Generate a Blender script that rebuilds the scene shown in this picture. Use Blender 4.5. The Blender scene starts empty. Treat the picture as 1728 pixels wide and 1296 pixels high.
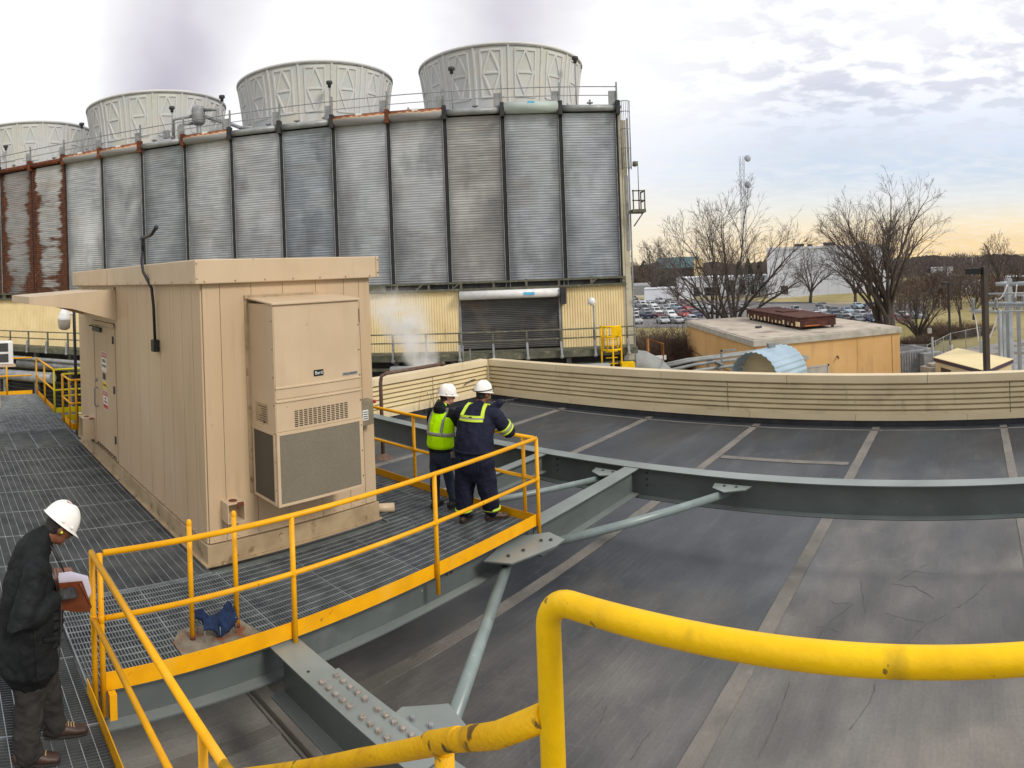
import bpy, bmesh, math, random
from mathutils import Vector, Matrix, noise
R = math.radians
rnd = random.Random(7)
SC = bpy.context.scene
COL = SC.collection

# ------------------------------------------------------------ camera (a phone panorama: cylindrical sweep)
F = 1112.0; YC = 453.0; ROLL = R(-2.08); EYE = 3.25; BANG = R(50.3)
cam = bpy.data.cameras.new('camera'); camo = bpy.data.objects.new('camera', cam); COL.objects.link(camo)
cam.type = 'PANO'; cam.panorama_type = 'CENTRAL_CYLINDRICAL'
cam.central_cylindrical_range_u_min = -864 / F; cam.central_cylindrical_range_u_max = 864 / F
cam.central_cylindrical_range_v_min = -(1296 - YC) / F; cam.central_cylindrical_range_v_max = YC / F
cam.central_cylindrical_radius = 1.0
cam.clip_start = 0.05; cam.clip_end = 6000
_c, _s = math.cos(ROLL), math.sin(ROLL)
m = Matrix(((_c, -_s, 0, 0), (0, 0, -1, 0), (_s, _c, 0, EYE), (0, 0, 0, 1)))
camo.matrix_world = m
SC.camera = camo

# ------------------------------------------------------------ world, sun, exposure
SUN_AZ = R(38)      # compass style, from +Y towards +X is positive; the sun stands behind and to the right
SUN_EL = R(38)
sun_dir = Vector((math.sin(R(125)) * math.cos(SUN_EL), math.cos(R(125)) * math.cos(SUN_EL), math.sin(SUN_EL)))
sl = bpy.data.lights.new('sun', 'SUN'); sl.energy = 2.0; sl.angle = R(14); sl.color = (1.0, 0.93, 0.82)
so = bpy.data.objects.new('sun', sl); COL.objects.link(so)
so.rotation_euler = sun_dir.to_track_quat('Z', 'Y').to_euler()
SC.view_settings.view_transform = 'Standard'; SC.view_settings.look = 'None'
SC.view_settings.exposure = 0.22; SC.view_settings.gamma = 1.0
SC.render.engine = 'CYCLES'
SC.cycles.max_bounces = 6; SC.cycles.transparent_max_bounces = 24; SC.cycles.volume_bounces = 3
SC.cycles.volume_max_steps = 256

W = bpy.data.worlds.new('World'); SC.world = W; W.use_nodes = True
nt = W.node_tree; N = nt.nodes; LK = nt.links; N.clear()
def nn(t, **k):
    n = N.new(t)
    for a, b in k.items(): setattr(n, a, b)
    return n
out = nn('ShaderNodeOutputWorld'); bg = nn('ShaderNodeBackground'); LK.new(bg.outputs[0], out.inputs[0])
sky = nn('ShaderNodeTexSky', sky_type='NISHITA', sun_disc=False, sun_elevation=SUN_EL, sun_rotation=R(125))
skys = nn('ShaderNodeVectorMath', operation='SCALE'); skys.inputs['Scale'].default_value = 0.10
LK.new(sky.outputs[0], skys.inputs[0])
tc = nn('ShaderNodeTexCoord')
sep = nn('ShaderNodeSeparateXYZ'); LK.new(tc.outputs['Generated'], sep.inputs[0])
def wmath(op, a, b=None, clamp=False):
    n = nn('ShaderNodeMath', operation=op, use_clamp=clamp)
    for i, v in enumerate((a, b)):
        if v is None: continue
        if isinstance(v, (int, float)): n.inputs[i].default_value = v
        else: LK.new(v, n.inputs[i])
    return n.outputs[0]
def wramp(fac, stops, interp='LINEAR'):
    n = nn('ShaderNodeValToRGB'); cr = n.color_ramp; cr.interpolation = interp
    while len(cr.elements) < len(stops): cr.elements.new(0.5)
    for e, (p, c) in zip(cr.elements, stops):
        e.position = p; e.color = (c[0], c[1], c[2], 1) if not isinstance(c, (int, float)) else (c, c, c, 1)
    LK.new(fac, n.inputs[0]); return n.outputs[0]
def wmix(fac, a, b):
    n = nn('ShaderNodeMix', data_type='RGBA')
    for s, v in ((n.inputs[0], fac), (n.inputs[6], a), (n.inputs[7], b)):
        if isinstance(v, (int, float)): s.default_value = v
        elif isinstance(v, tuple): s.default_value = (v[0], v[1], v[2], 1)
        else: LK.new(v, s)
    return n.outputs[2]
# the layer of cloud is read on a flat sheet overhead: direction / elevation
zc = wmath('MAXIMUM', sep.outputs[2], 0.0)
den = wmath('ADD', zc, 0.10)
cx = wmath('DIVIDE', sep.outputs[0], den); cy = wmath('DIVIDE', sep.outputs[1], den)
cmb = nn('ShaderNodeCombineXYZ'); LK.new(cx, cmb.inputs[0]); LK.new(cy, cmb.inputs[1])
n1 = nn('ShaderNodeTexNoise'); n1.inputs['Scale'].default_value = 5.2; n1.inputs['Detail'].default_value = 7; n1.inputs['Roughness'].default_value = 0.55
n1.inputs['Distortion'].default_value = 0.15
LK.new(cmb.outputs[0], n1.inputs['Vector'])
n2 = nn('ShaderNodeTexNoise'); n2.inputs['Scale'].default_value = 0.9; n2.inputs['Detail'].default_value = 3
LK.new(cmb.outputs[0], n2.inputs['Vector'])
side = wramp(wmath('MULTIPLY', wmath('ADD', sep.outputs[0], 0.0), 1.0, True), [(0.10, 0.0), (0.52, 1.0)], 'EASE')   # towards the right of the view
elev = sep.outputs[2]
# clouds, from lavender grey shade to white
shade = wmath('MULTIPLY', wramp(n1.outputs[0], [(0.43, 0.0), (0.60, 1.0)], 'EASE'), wramp(n2.outputs[0], [(0.30, 0.35), (0.60, 1.0)]))
big = wramp(n2.outputs[0], [(0.35, 0.0), (0.65, 1.0)])
lav = (0.53, 0.545, 0.65)
white = (0.95, 0.95, 0.965)
cloud = wmix(wmath('MULTIPLY', shade, 0.85), white, lav)
cloud = wmix(wmath('MULTIPLY', wmath('SUBTRACT', 1.0, side), 0.88), cloud, (0.90, 0.905, 0.92))
# lower sky: an even veil of pale blue lavender that turns yellow near the skyline on the right
veil = wramp(elev, [(0.0, (0.88, 0.64, 0.33)), (0.022, (0.88, 0.66, 0.37)), (0.048, (0.86, 0.74, 0.53)), (0.080, (0.74, 0.75, 0.73)), (0.120, (0.58, 0.66, 0.76)), (0.20, (0.56, 0.64, 0.80)), (0.29, (0.70, 0.73, 0.85))])
veil_l = wramp(elev, [(0.0, (0.84, 0.72, 0.50)), (0.06, (0.83, 0.77, 0.64)), (0.13, (0.76, 0.79, 0.84)), (0.28, (0.80, 0.82, 0.87))])
veil = wmix(side, veil_l, veil)
vm = wramp(elev, [(0.12, 1.0), (0.30, 0.0)], 'EASE')
wisp = wmix(wmath('MULTIPLY', wramp(n1.outputs[0], [(0.42, 0.0), (0.62, 1.0)]), 0.30), veil, (0.84, 0.83, 0.82))
sk = wmix(vm, cloud, wisp)
# a few gaps where the clear sky of the Sky Texture shows
sk = wmix(wmath('MULTIPLY', wmath('MULTIPLY', big, side), 0.12), sk, skys.outputs[0])
LK.new(sk, bg.inputs[0]); bg.inputs[1].default_value = 1.0
W.cycles.sampling_method = 'AUTOMATIC'

# ------------------------------------------------------------ helpers
def lin(r, g, b):
    f = lambda v: (v / 255 / 12.92) if v / 255 <= 0.04045 else ((v / 255 + 0.055) / 1.055) ** 2.4
    return (f(r), f(g), f(b))

class MB:
    """collects faces, links them as one mesh object"""
    def __init__(s): s.v = []; s.f = []; s.m = []; s.sm = []
    def add(s, vs, fs, m=0, smooth=False):
        o = len(s.v); s.v += [tuple(v) for v in vs]
        for f in fs: s.f.append(tuple(i + o for i in f)); s.m.append(m); s.sm.append(smooth)
        return s
    def box(s, x0, y0, z0, x1, y1, z1, m=0, M=None):
        x0, x1 = min(x0, x1), max(x0, x1); y0, y1 = min(y0, y1), max(y0, y1); z0, z1 = min(z0, z1), max(z0, z1)
        vs = [Vector(p) for p in ((x0,y0,z0),(x1,y0,z0),(x1,y1,z0),(x0,y1,z0),(x0,y0,z1),(x1,y0,z1),(x1,y1,z1),(x0,y1,z1))]
        if M is not None: vs = [M @ v for v in vs]
        return s.add(vs, [(0,3,2,1),(4,5,6,7),(0,1,5,4),(1,2,6,5),(2,3,7,6),(3,0,4,7)], m)
    def quad(s, a, b, c, d, m=0): return s.add([a, b, c, d], [(0, 1, 2, 3)], m)
    def prism(s, pts, z0, z1, m=0):
        n = len(pts); vs = [(x, y, z0) for x, y in pts] + [(x, y, z1) for x, y in pts]
        fs = [tuple(reversed(range(n))), tuple(range(n, 2*n))] + [(i, (i+1) % n, n+(i+1) % n, n+i) for i in range(n)]
        return s.add(vs, fs, m)
    def extrude(s, prof, a, b, up=(0,0,1), m=0, smooth=False, caps=True):
        """profile [(side, up)] swept straight from a to b"""
        a = Vector(a); b = Vector(b); t = (b - a).normalized(); u = Vector(up); w = t.cross(u).normalized(); u = w.cross(t)
        n = len(prof); vs = [a + w*x + u*y for x, y in prof] + [b + w*x + u*y for x, y in prof]
        fs = [(i, (i+1) % n, n+(i+1) % n, n+i) for i in range(n)]
        if caps: fs += [tuple(reversed(range(n))), tuple(range(n, 2*n))]
        return s.add(vs, fs, m, smooth)
    def ibeam(s, a, b, h, w, tf=0.018, tw=0.012, m=0):
        """I section hanging below the line a-b"""
        hw = w/2; t = tw/2
        pr = [(-hw,0),(hw,0),(hw,-tf),(t,-tf),(t,-h+tf),(hw,-h+tf),(hw,-h),(-hw,-h),(-hw,-h+tf),(-t,-h+tf),(-t,-tf),(-hw,-tf)]
        return s.extrude(pr, a, b, m=m)
    def tube(s, pts, r, n=12, m=0, smooth=True, caps=True, up=None):
        pts = [Vector(p) for p in pts]; k = len(pts)
        rs = r if isinstance(r, (list, tuple)) else [r]*k
        T = []
        for i in range(k):
            t = (pts[min(i+1, k-1)] - pts[max(i-1, 0)])
            T.append(t.normalized() if t.length > 1e-9 else Vector((0,0,1)))
        ref = Vector(up) if up else (Vector((0,0,1)) if abs(T[0].z) < 0.9 else Vector((1,0,0)))
        u = (ref - T[0]*ref.dot(T[0])).normalized(); vs = []
        for i in range(k):
            u = (u - T[i]*u.dot(T[i]))
            u = u.normalized() if u.length > 1e-6 else T[i].orthogonal().normalized()
            w = T[i].cross(u)
            # keep the section round at a bend
            for j in range(n):
                a = 2*math.pi*j/n; vs.append(pts[i] + (u*math.cos(a) + w*math.sin(a))*rs[i])
        fs = [(i*n+j, i*n+(j+1) % n, (i+1)*n+(j+1) % n, (i+1)*n+j) for i in range(k-1) for j in range(n)]
        s.add(vs, fs, m, smooth)
        if caps and n > 2:
            o = len(s.v) - len(vs)
            s.f.append(tuple(o+j for j in reversed(range(n)))); s.m.append(m); s.sm.append(False)
            s.f.append(tuple(o+(k-1)*n+j for j in range(n))); s.m.append(m); s.sm.append(False)
        return s
    def loft(s, rings, right=(0,1,0), n=16, m=0, cap=3, smooth=True):
        """rings (center, half width along 'right', half depth) joined to a closed rounded body"""
        C = [Vector(r[0]) for r in rings]; k = len(C); rt = Vector(right)
        if cap:
            t0 = (C[1]-C[0]).normalized(); t1 = (C[-1]-C[-2]).normalized(); pre = []; post = []
            for i in range(1, cap+1):
                a = math.pi/2*i/(cap+0.35); d = math.sin(a); q = math.cos(a)
                e0 = min(rings[0][1], rings[0][2]); e1 = min(rings[-1][1], rings[-1][2])
                pre.insert(0, (C[0]-t0*e0*d, rings[0][1]*q, rings[0][2]*q)); post.append((C[-1]+t1*e1*d, rings[-1][1]*q, rings[-1][2]*q))
            rings = pre + [tuple(r) for r in rings] + post; C = [Vector(r[0]) for r in rings]; k = len(C)
        vs = []
        for i in range(k):
            t = (C[min(i+1, k-1)] - C[max(i-1, 0)]).normalized()
            u = rt - t*rt.dot(t)
            u = u.normalized() if u.length > 1e-3 else t.orthogonal().normalized()
            w = t.cross(u)
            for j in range(n):
                a = 2*math.pi*j/n; vs.append(C[i] + u*math.cos(a)*rings[i][1] + w*math.sin(a)*rings[i][2])
        fs = [(i*n+j, i*n+(j+1) % n, (i+1)*n+(j+1) % n, (i+1)*n+j) for i in range(k-1) for j in range(n)]
        fs += [tuple(reversed(range(n))), tuple((k-1)*n+j for j in range(n))]
        return s.add(vs, fs, m, smooth)
    def ball(s, c, r, n=14, k=9, m=0, M=None):
        rx, ry, rz = (r, r, r) if isinstance(r, (int, float)) else r; c = Vector(c); vs = []
        for i in range(1, k):
            a = math.pi*i/k
            for j in range(n):
                b = 2*math.pi*j/n; v = Vector((rx*math.sin(a)*math.cos(b), ry*math.sin(a)*math.sin(b), rz*math.cos(a)))
                if M is not None: v = M @ v
                vs.append(c + v)
        tp = Vector((0,0,rz)); bt = Vector((0,0,-rz))
        if M is not None: tp = M @ tp; bt = M @ bt
        vs += [c+tp, c+bt]; a = len(vs)-2
        fs = [(i*n+j, (i+1)*n+j, (i+1)*n+(j+1) % n, i*n+(j+1) % n) for i in range(k-2) for j in range(n)]
        fs += [(a, j, (j+1) % n) for j in range(n)] + [(a+1, (k-2)*n+(j+1) % n, (k-2)*n+j) for j in range(n)]
        return s.add(vs, fs, m, True)
    def lathe(s, prof, c, n=24, m=0, smooth=True, a0=0.0, a1=2*math.pi, M=None):
        full = abs(a1-a0-2*math.pi) < 1e-6; na = n if full else n+1; vs = []; c = Vector(c)
        for r_, z in prof:
            for j in range(na):
                a = a0+(a1-a0)*j/n; v = Vector((r_*math.cos(a), r_*math.sin(a), z))
                if M is not None: v = M @ v
                vs.append(c+v)
        fs = [(i*na+j, i*na+(j+1) % na, (i+1)*na+(j+1) % na, (i+1)*na+j) for i in range(len(prof)-1) for j in range(n if full else n)]
        return s.add(vs, fs, m, smooth)
    def xf(s, M): s.v = [tuple(M @ Vector(v)) for v in s.v]; return s
    def mesh(s, name, mats, org=(0,0,0)):
        me = bpy.data.meshes.new(name); ox, oy, oz = org
        me.from_pydata([(x-ox, y-oy, z-oz) for x, y, z in s.v], [], s.f)
        for mt in (mats if isinstance(mats, (list, tuple)) else [mats]): me.materials.append(mt)
        me.polygons.foreach_set('material_index', s.m); me.polygons.foreach_set('use_smooth', s.sm)
        me.update(); return me

BROT = Matrix.Rotation(BANG, 4, 'Z')
def Bw(p, q, z=0.0): return BROT @ Vector((p, q, z))          # building axes (p, q) to world
def props(o, label, cat, group=None, kind=None):
    if label: o['label'] = label
    if cat: o['category'] = cat
    if group: o['group'] = group
    if kind: o['kind'] = kind
def thing(name, label, cat, loc=(0,0,0), frame='W', rot=0.0, group=None, kind=None):
    """an Empty at the thing's base; its parts are given in the same axes as loc"""
    o = bpy.data.objects.new(name, None); COL.objects.link(o); o.empty_display_size = 0.2
    l = Vector(loc); o.location = BROT @ l if frame == 'B' else l
    o.rotation_euler = (0, 0, rot + (BANG if frame == 'B' else 0)); props(o, label, cat, group, kind)
    o['_b'] = tuple(l); return o
def part(name, mb, mats, parent, org=None, label=None, bevel=0, rel=False):
    """a child mesh; vertices are in the thing's axes, absolute (rel=False) or from its base (rel=True)"""
    base = Vector((0,0,0)) if rel else Vector(parent.get('_b', (0,0,0)))
    g = Vector(org) if org is not None else base
    me = mb.mesh(name, mats, g) if not isinstance(mb, bpy.types.Mesh) else mb
    o = bpy.data.objects.new(name, me); COL.objects.link(o); o.parent = parent; o.location = g - base
    o['_b'] = tuple(g)
    if label: o['label'] = label
    if bevel:
        b = o.modifiers.new('b', 'BEVEL'); b.width = bevel; b.segments = 2; b.limit_method = 'ANGLE'; b.harden_normals = False
    return o
def solo(name, label, cat, mb, mats, loc=(0,0,0), frame='W', rot=0.0, group=None, kind=None, bevel=0):
    me = mb.mesh(name, mats, loc); o = bpy.data.objects.new(name, me); COL.objects.link(o)
    l = Vector(loc); o.location = BROT @ l if frame == 'B' else l
    o.rotation_euler = (0, 0, rot + (BANG if frame == 'B' else 0)); props(o, label, cat, group, kind); o['_b'] = tuple(l)
    if bevel:
        b = o.modifiers.new('b', 'BEVEL'); b.width = bevel; b.segments = 2; b.limit_method = 'ANGLE'
    return o
def clone(root, loc=None, rot=None, label=None):
    c = root.copy(); COL.objects.link(c)
    if loc is not None: c.location = loc
    if rot is not None: c.rotation_euler = (0, 0, rot)
    if label: c['label'] = label
    def rec(a, b):
        for ch in list(a.children):
            if ch is b: continue
            d = ch.copy(); COL.objects.link(d); d.parent = b; rec(ch, d)
    rec(root, c); return c
def ray(x, y):
    """direction seen at pixel (x, y) of the photograph"""
    t = (x-864)/F; v = (YC-y)/F; X, Y = math.sin(t), math.cos(t)
    return Vector((_c*X-_s*v, Y, _s*X+_c*v))
def at_d(x, y, d):
    r = ray(x, y); return Vector((0, 0, EYE)) + r*(d/math.hypot(r.x, r.y))
GZ = -9.2
def on_ground(x, d, z=GZ):
    """ground point at distance d in the direction of column x"""
    p = at_d(x, 430, d); return Vector((p.x, p.y, z))
def text_mesh(body, size, name='lettering', mat=None, ex=0.001, align='CENTER'):
    c = bpy.data.curves.new('t', 'FONT'); c.body = body; c.size = size; c.extrude = ex; c.align_x = align; c.align_y = 'CENTER'; c.resolution_u = 3
    o = bpy.data.objects.new('t', c); COL.objects.link(o); dg = bpy.context.evaluated_depsgraph_get()
    me = bpy.data.meshes.new_from_object(o.evaluated_get(dg)); me.name = name
    bpy.data.objects.remove(o); bpy.data.curves.remove(c); me.materials.clear()
    if mat: me.materials.append(mat)
    return me

# ------------------------------------------------------------ materials
def mat(name, c1, c2=None, scale=3.0, rough=0.6, metal=0.0, bump=0.0, bscale=40.0, detail=5.0, stretch=(1,1,1), lo=0.35, hi=0.65, spec=0.4,
        third=None, tscale=1.0, tlo=0.55, thi=0.62, tstretch=(1,1,1), objtint=False, coord='Object', spots=None, toplight=None):
    m = bpy.data.materials.new(name); m.use_nodes = True; t = m.node_tree; nd = t.nodes; lk = t.links
    p = nd['Principled BSDF']; p.inputs['Roughness'].default_value = rough; p.inputs['Metallic'].default_value = metal
    p.inputs['Specular IOR Level'].default_value = spec
    tc = nd.new('ShaderNodeTexCoord')
    def nz(sc, st, det=detail):
        mp = nd.new('ShaderNodeMapping'); mp.inputs['Scale'].default_value = st; lk.new(tc.outputs[coord], mp.inputs[0])
        n = nd.new('ShaderNodeTexNoise'); n.inputs['Scale'].default_value = sc; n.inputs['Detail'].default_value = det
        lk.new(mp.outputs[0], n.inputs['Vector']); return n.outputs[0]
    def rmp(fac, a, b, ca, cb_):
        r_ = nd.new('ShaderNodeValToRGB'); r_.color_ramp.elements[0].position = a; r_.color_ramp.elements[1].position = b
        r_.color_ramp.elements[0].color = (*ca, 1); r_.color_ramp.elements[1].color = (*cb_, 1); lk.new(fac, r_.inputs[0]); return r_.outputs[0]
    if c2 is None: c2 = tuple(x*0.86 for x in c1)
    col = rmp(nz(scale, stretch), lo, hi, c1, c2)
    if third is not None:
        f = rmp(nz(tscale, tstretch, 8.0), tlo, thi, (0,0,0), (1,1,1))
        mx = nd.new('ShaderNodeMix'); mx.data_type = 'RGBA'; lk.new(f, mx.inputs[0]); lk.new(col, mx.inputs[6]); mx.inputs[7].default_value = (*third, 1); col = mx.outputs[2]
    for (sc_, ss, st_, sl_, sh_, am_) in (spots or []):
        f = rmp(nz(ss, st_, 6.0), sl_, sh_, (0,0,0), (am_,am_,am_))
        mx = nd.new('ShaderNodeMix'); mx.data_type = 'RGBA'; lk.new(f, mx.inputs[0]); lk.new(col, mx.inputs[6]); mx.inputs[7].default_value = (*sc_, 1); col = mx.outputs[2]
    if toplight:      # upward faces painted paler to imitate skylight, mottled with some dust
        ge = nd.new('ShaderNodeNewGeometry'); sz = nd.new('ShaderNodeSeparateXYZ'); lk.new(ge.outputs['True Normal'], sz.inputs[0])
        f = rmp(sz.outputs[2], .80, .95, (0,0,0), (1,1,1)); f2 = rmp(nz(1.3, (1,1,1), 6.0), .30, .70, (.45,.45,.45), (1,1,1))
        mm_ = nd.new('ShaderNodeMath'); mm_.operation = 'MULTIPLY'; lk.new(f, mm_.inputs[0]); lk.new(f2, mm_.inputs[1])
        mx = nd.new('ShaderNodeMix'); mx.data_type = 'RGBA'; lk.new(mm_.outputs[0], mx.inputs[0]); lk.new(col, mx.inputs[6]); mx.inputs[7].default_value = (*toplight, 1); col = mx.outputs[2]
    if objtint:
        oi = nd.new('ShaderNodeObjectInfo'); mx = nd.new('ShaderNodeMix'); mx.data_type = 'RGBA'; mx.blend_type = 'MULTIPLY'; mx.inputs[0].default_value = 1
        lk.new(col, mx.inputs[6]); lk.new(oi.outputs['Color'], mx.inputs[7]); col = mx.outputs[2]
    lk.new(col, p.inputs['Base Color'])
    if bump:
        b = nd.new('ShaderNodeBump'); b.inputs['Strength'].default_value = min(1, bump); b.inputs['Distance'].default_value = 0.02
        lk.new(nz(bscale, stretch, 6.0), b.inputs['Height']); lk.new(b.outputs[0], p.inputs['Normal'])
    return m

M = {}
M['yellow'] = mat('safety_yellow_paint', (0.80, 0.385, 0.002), (0.70, 0.32, 0.002), 6, 0.45, bump=0.08, bscale=90, spec=0.28, third=(0.36,0.17,0.02), tscale=9, tlo=0.70, thi=0.76, spots=[((0.10,0.05,0.025), 22, (1,1,1), .72, .74, .85), ((0.84,0.50,0.06), 3, (1,1,1), .55, .75, .5)])
M['yellow_bright'] = mat('bright_yellow_paint', (0.85, 0.525, 0.0), (0.75, 0.44, 0.0), 5, 0.42, bump=0.16, bscale=38, spec=0.28, third=(0.56,0.33,0.01), tscale=6, tlo=0.62, thi=0.80, spots=[((0.13,0.08,0.02), 34, (1,1,1), .715, .735, .85), ((0.34,0.21,0.01), 11, (1,1,.4), .64, .76, .6), ((0.66,0.40,0.0), 5, (1,1,1), .54, .74, .45)])
M['yellow_worn'] = mat('worn_yellow_paint', (0.82, 0.47, 0.002), (0.68, 0.35, 0.002), 7, 0.5, bump=0.3, bscale=60, spec=.25, third=(0.40,0.24,0.02), tscale=7, tlo=0.58, thi=0.70, spots=[((0.07,0.045,0.02), 13, (1,1,1), .63, .67, .9)])
M['yellow_lime'] = mat('lime_yellow_paint', (0.72, 0.62, 0.01), (0.62, 0.52, 0.01), 5, 0.45)
M['galv'] = mat('galvanised_grating_steel', (0.34, 0.37, 0.38), (0.20, 0.22, 0.235), 5, 0.5, 0.5)
M['galv_dark'] = mat('dull_grating_steel', (0.125, 0.132, 0.138), (0.07, 0.077, 0.08), 3, 0.6, 0.4)
M['girder'] = mat('grey_green_girder_paint', (0.100, 0.118, 0.114), (0.078, 0.094, 0.092), 1.4, 0.36, spec=0.6, third=(0.14,0.155,0.15), tscale=2.2, tlo=0.60, thi=0.80, spots=[((0.16,0.06,0.025), 7, (1,1,1), .70, .76, .7), ((0.42,0.42,0.38), 11, (1,1,1), .735, .76, .8), ((0.05,0.06,0.058), 1.1, (1,1,3), .55, .75, .5)], toplight=(0.235, 0.265, 0.250))
M['brace'] = mat('pale_green_grey_pipe_paint', (0.20, 0.245, 0.24), (0.155, 0.195, 0.19), 4, 0.35, spec=0.5, spots=[((0.16,0.07,0.03), 8, (1,1,1), .70, .76, .6), ((0.38,0.42,0.40), 14, (1,1,1), .66, .76, .5)])
M['bolt'] = mat('zinc_bolt', (0.36, 0.32, 0.28), (0.22, 0.19, 0.165), 30, 0.5, 0.3)
M['tan'] = mat('tan_painted_panel', (0.505, 0.374, 0.240), (0.462, 0.338, 0.213), 1.3, 0.45, bump=0.05, bscale=5, stretch=(1,1,0.35), spots=[((0.30,0.225,0.14), 3.2, (2.6,2.6,0.22), .55, .80, .45), ((0.56,0.46,0.33), 0.7, (1,1,.6), .52, .72, .35), ((0.20,0.12,0.06), 16, (1,1,.5), .735, .76, .7)])
M['tan_light'] = mat('light_tan_painted_metal', (0.535, 0.415, 0.28), (0.48, 0.368, 0.243), 2, 0.42, bump=0.04, bscale=6, third=(0.34,0.25,0.15), tscale=5, tlo=0.70, thi=0.76, spots=[((0.36,0.275,0.175), 3, (2.5,2.5,0.25), .56, .82, .4), ((0.22,0.12,0.06), 18, (1,1,.6), .72, .75, .7)])
M['tan_trim'] = mat('tan_base_trim', (0.40, 0.30, 0.18), (0.30, 0.22, 0.13), 4, 0.6, third=(0.20,0.13,0.07), tscale=6, tlo=0.60, thi=0.7, spots=[((0.12,0.07,0.035), 9, (1,1,1), .66, .72, .8)])
M['joint'] = mat('dark_panel_joint', (0.10, 0.07, 0.045), None, 5, 0.8)
M['black'] = mat('black_metal', (0.012, 0.012, 0.013), (0.02,0.02,0.02), 20, 0.5)
M['darkgrey'] = mat('dark_grey_metal', (0.05, 0.05, 0.052), None, 8, 0.6)
M['steelgrey'] = mat('weathered_grey_steel', (0.30, 0.31, 0.32), (0.19, 0.20, 0.205), 3, 0.55, 0.2)
M['white'] = mat('white_painted_metal', (0.72, 0.72, 0.72), (0.62, 0.62, 0.62), 4, 0.45)
M['cream'] = mat('cream_siding', (0.80, 0.66, 0.38), (0.72, 0.57, 0.31), 1.1, 0.5, third=(0.46,0.34,0.18), tscale=2.0, tstretch=(3,3,0.25), tlo=0.64, thi=0.80)
M['cream_rib'] = mat('cream_ribbed_siding', (0.60, 0.49, 0.30), (0.51, 0.41, 0.245), 0.9, 0.5, stretch=(1,1,3), bump=0.12, bscale=1.6, third=(0.40,0.31,0.18), tscale=1.6, tlo=0.60, thi=0.78, spots=[((0.28,0.22,0.13), 2.4, (2.5,2.5,.5), .62, .78, .5)])
M['coping'] = mat('cream_coping', (0.69, 0.575, 0.38), (0.61, 0.50, 0.315), 0.8, 0.5)
M['dim'] = mat('dirty_green_grey_timber', (0.13, 0.13, 0.09), (0.075, 0.075, 0.055), 3, 0.8, third=(0.20,0.19,0.12), tscale=4, tlo=0.58, thi=0.7)
M['undark'] = mat('blackened_wet_steel', (0.035, 0.035, 0.035), (0.015, 0.016, 0.018), 2, 0.6)
M['rust'] = mat('rust', (0.16, 0.045, 0.018), (0.07, 0.022, 0.012), 5, 0.9, bump=0.3, bscale=30, third=(0.34,0.12,0.04), tscale=7, tlo=0.6, thi=0.7)
M['orange_wall'] = mat('orange_stucco', (0.62, 0.385, 0.160), (0.55, 0.325, 0.125), 0.35, 0.85, bump=0.1, bscale=6, third=(0.40,0.24,0.11), tscale=0.6, tstretch=(2,2,0.35), tlo=0.54, thi=0.80, spots=[((0.30,0.19,0.10), 1.8, (2.5,2.5,.2), .62, .80, .5)])
M['concrete'] = mat('pale_concrete', (0.46, 0.43, 0.37), (0.34, 0.315, 0.275), 1.2, 0.85, bump=0.1, bscale=12, spots=[((0.14,0.12,0.10), 2.2, (1,1,1), .66, .76, .7)])
M['gravelroof'] = mat('pale_gravel_roof', (0.50, 0.44, 0.36), (0.36, 0.31, 0.26), 0.6, 0.95, third=(0.15,0.12,0.10), tscale=0.55, tlo=0.60, thi=0.72, bump=0.4, bscale=10)
M['bark'] = mat('grey_brown_bark', (0.085, 0.068, 0.058), (0.045, 0.036, 0.032), 2, 0.9, stretch=(3,3,0.6))
M['twig'] = mat('brown_grey_twigs', (0.13, 0.105, 0.092), (0.085, 0.068, 0.060), 1, 0.9)
M['twig_far'] = mat('far_bare_wood', (0.135, 0.105, 0.10), (0.085, 0.068, 0.07), 0.25, 0.95)
M['evergreen'] = mat('dark_evergreen', (0.035, 0.045, 0.03), (0.02, 0.028, 0.02), 0.3, 0.95)
M['brush'] = mat('dry_brush', (0.13, 0.085, 0.06), (0.075, 0.05, 0.036), 1, 0.95)
M['skin_dark'] = mat('brown_skin', (0.19, 0.075, 0.04), (0.15, 0.058, 0.03), 20, 0.5)
M['skin_light'] = mat('light_skin', (0.45, 0.23, 0.15), (0.40, 0.20, 0.13), 20, 0.5)
M['hair'] = mat('black_hair', (0.008, 0.007, 0.007), (0.015,0.013,0.012), 60, 0.6, bump=0.4, bscale=120)
M['hair_brown'] = mat('dark_brown_hair', (0.025, 0.015, 0.01), (0.05,0.03,0.02), 60, 0.6, bump=0.4, bscale=120)
M['jacket'] = mat('black_jacket_cloth', (0.006, 0.0075, 0.008), (0.012, 0.014, 0.015), 5, 0.7, spec=0.18, bump=0.25, bscale=60)
M['trousers'] = mat('charcoal_trouser_cloth', (0.036, 0.033, 0.030), (0.026, 0.023, 0.022), 4, 0.85, spec=0.15, bump=0.25, bscale=70)
M['navy'] = mat('navy_coverall_cloth', (0.008, 0.010, 0.024), (0.013, 0.015, 0.034), 5, 0.8, spec=0.2, bump=0.25, bscale=60)
M['jeans'] = mat('dark_denim', (0.013, 0.022, 0.045), (0.022, 0.034, 0.06), 6, 0.85)
M['hivis'] = mat('lime_hi_vis_cloth', (0.55, 1.0, 0.0), (0.46, 0.90, 0.0), 5, 0.7, spec=0.1)
M['hitape'] = mat('lime_reflective_tape', (0.62, 0.80, 0.06), None, 8, 0.4)
M['silver'] = mat('silver_reflective_tape', (0.30, 0.29, 0.26), None, 8, 0.4)
M['helmet'] = mat('white_hard_hat_plastic', (0.80, 0.78, 0.74), (0.74, 0.72, 0.68), 8, 0.28)
M['shoe'] = mat('brown_leather', (0.055, 0.028, 0.02), (0.035,0.018,0.013), 12, 0.5)
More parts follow.
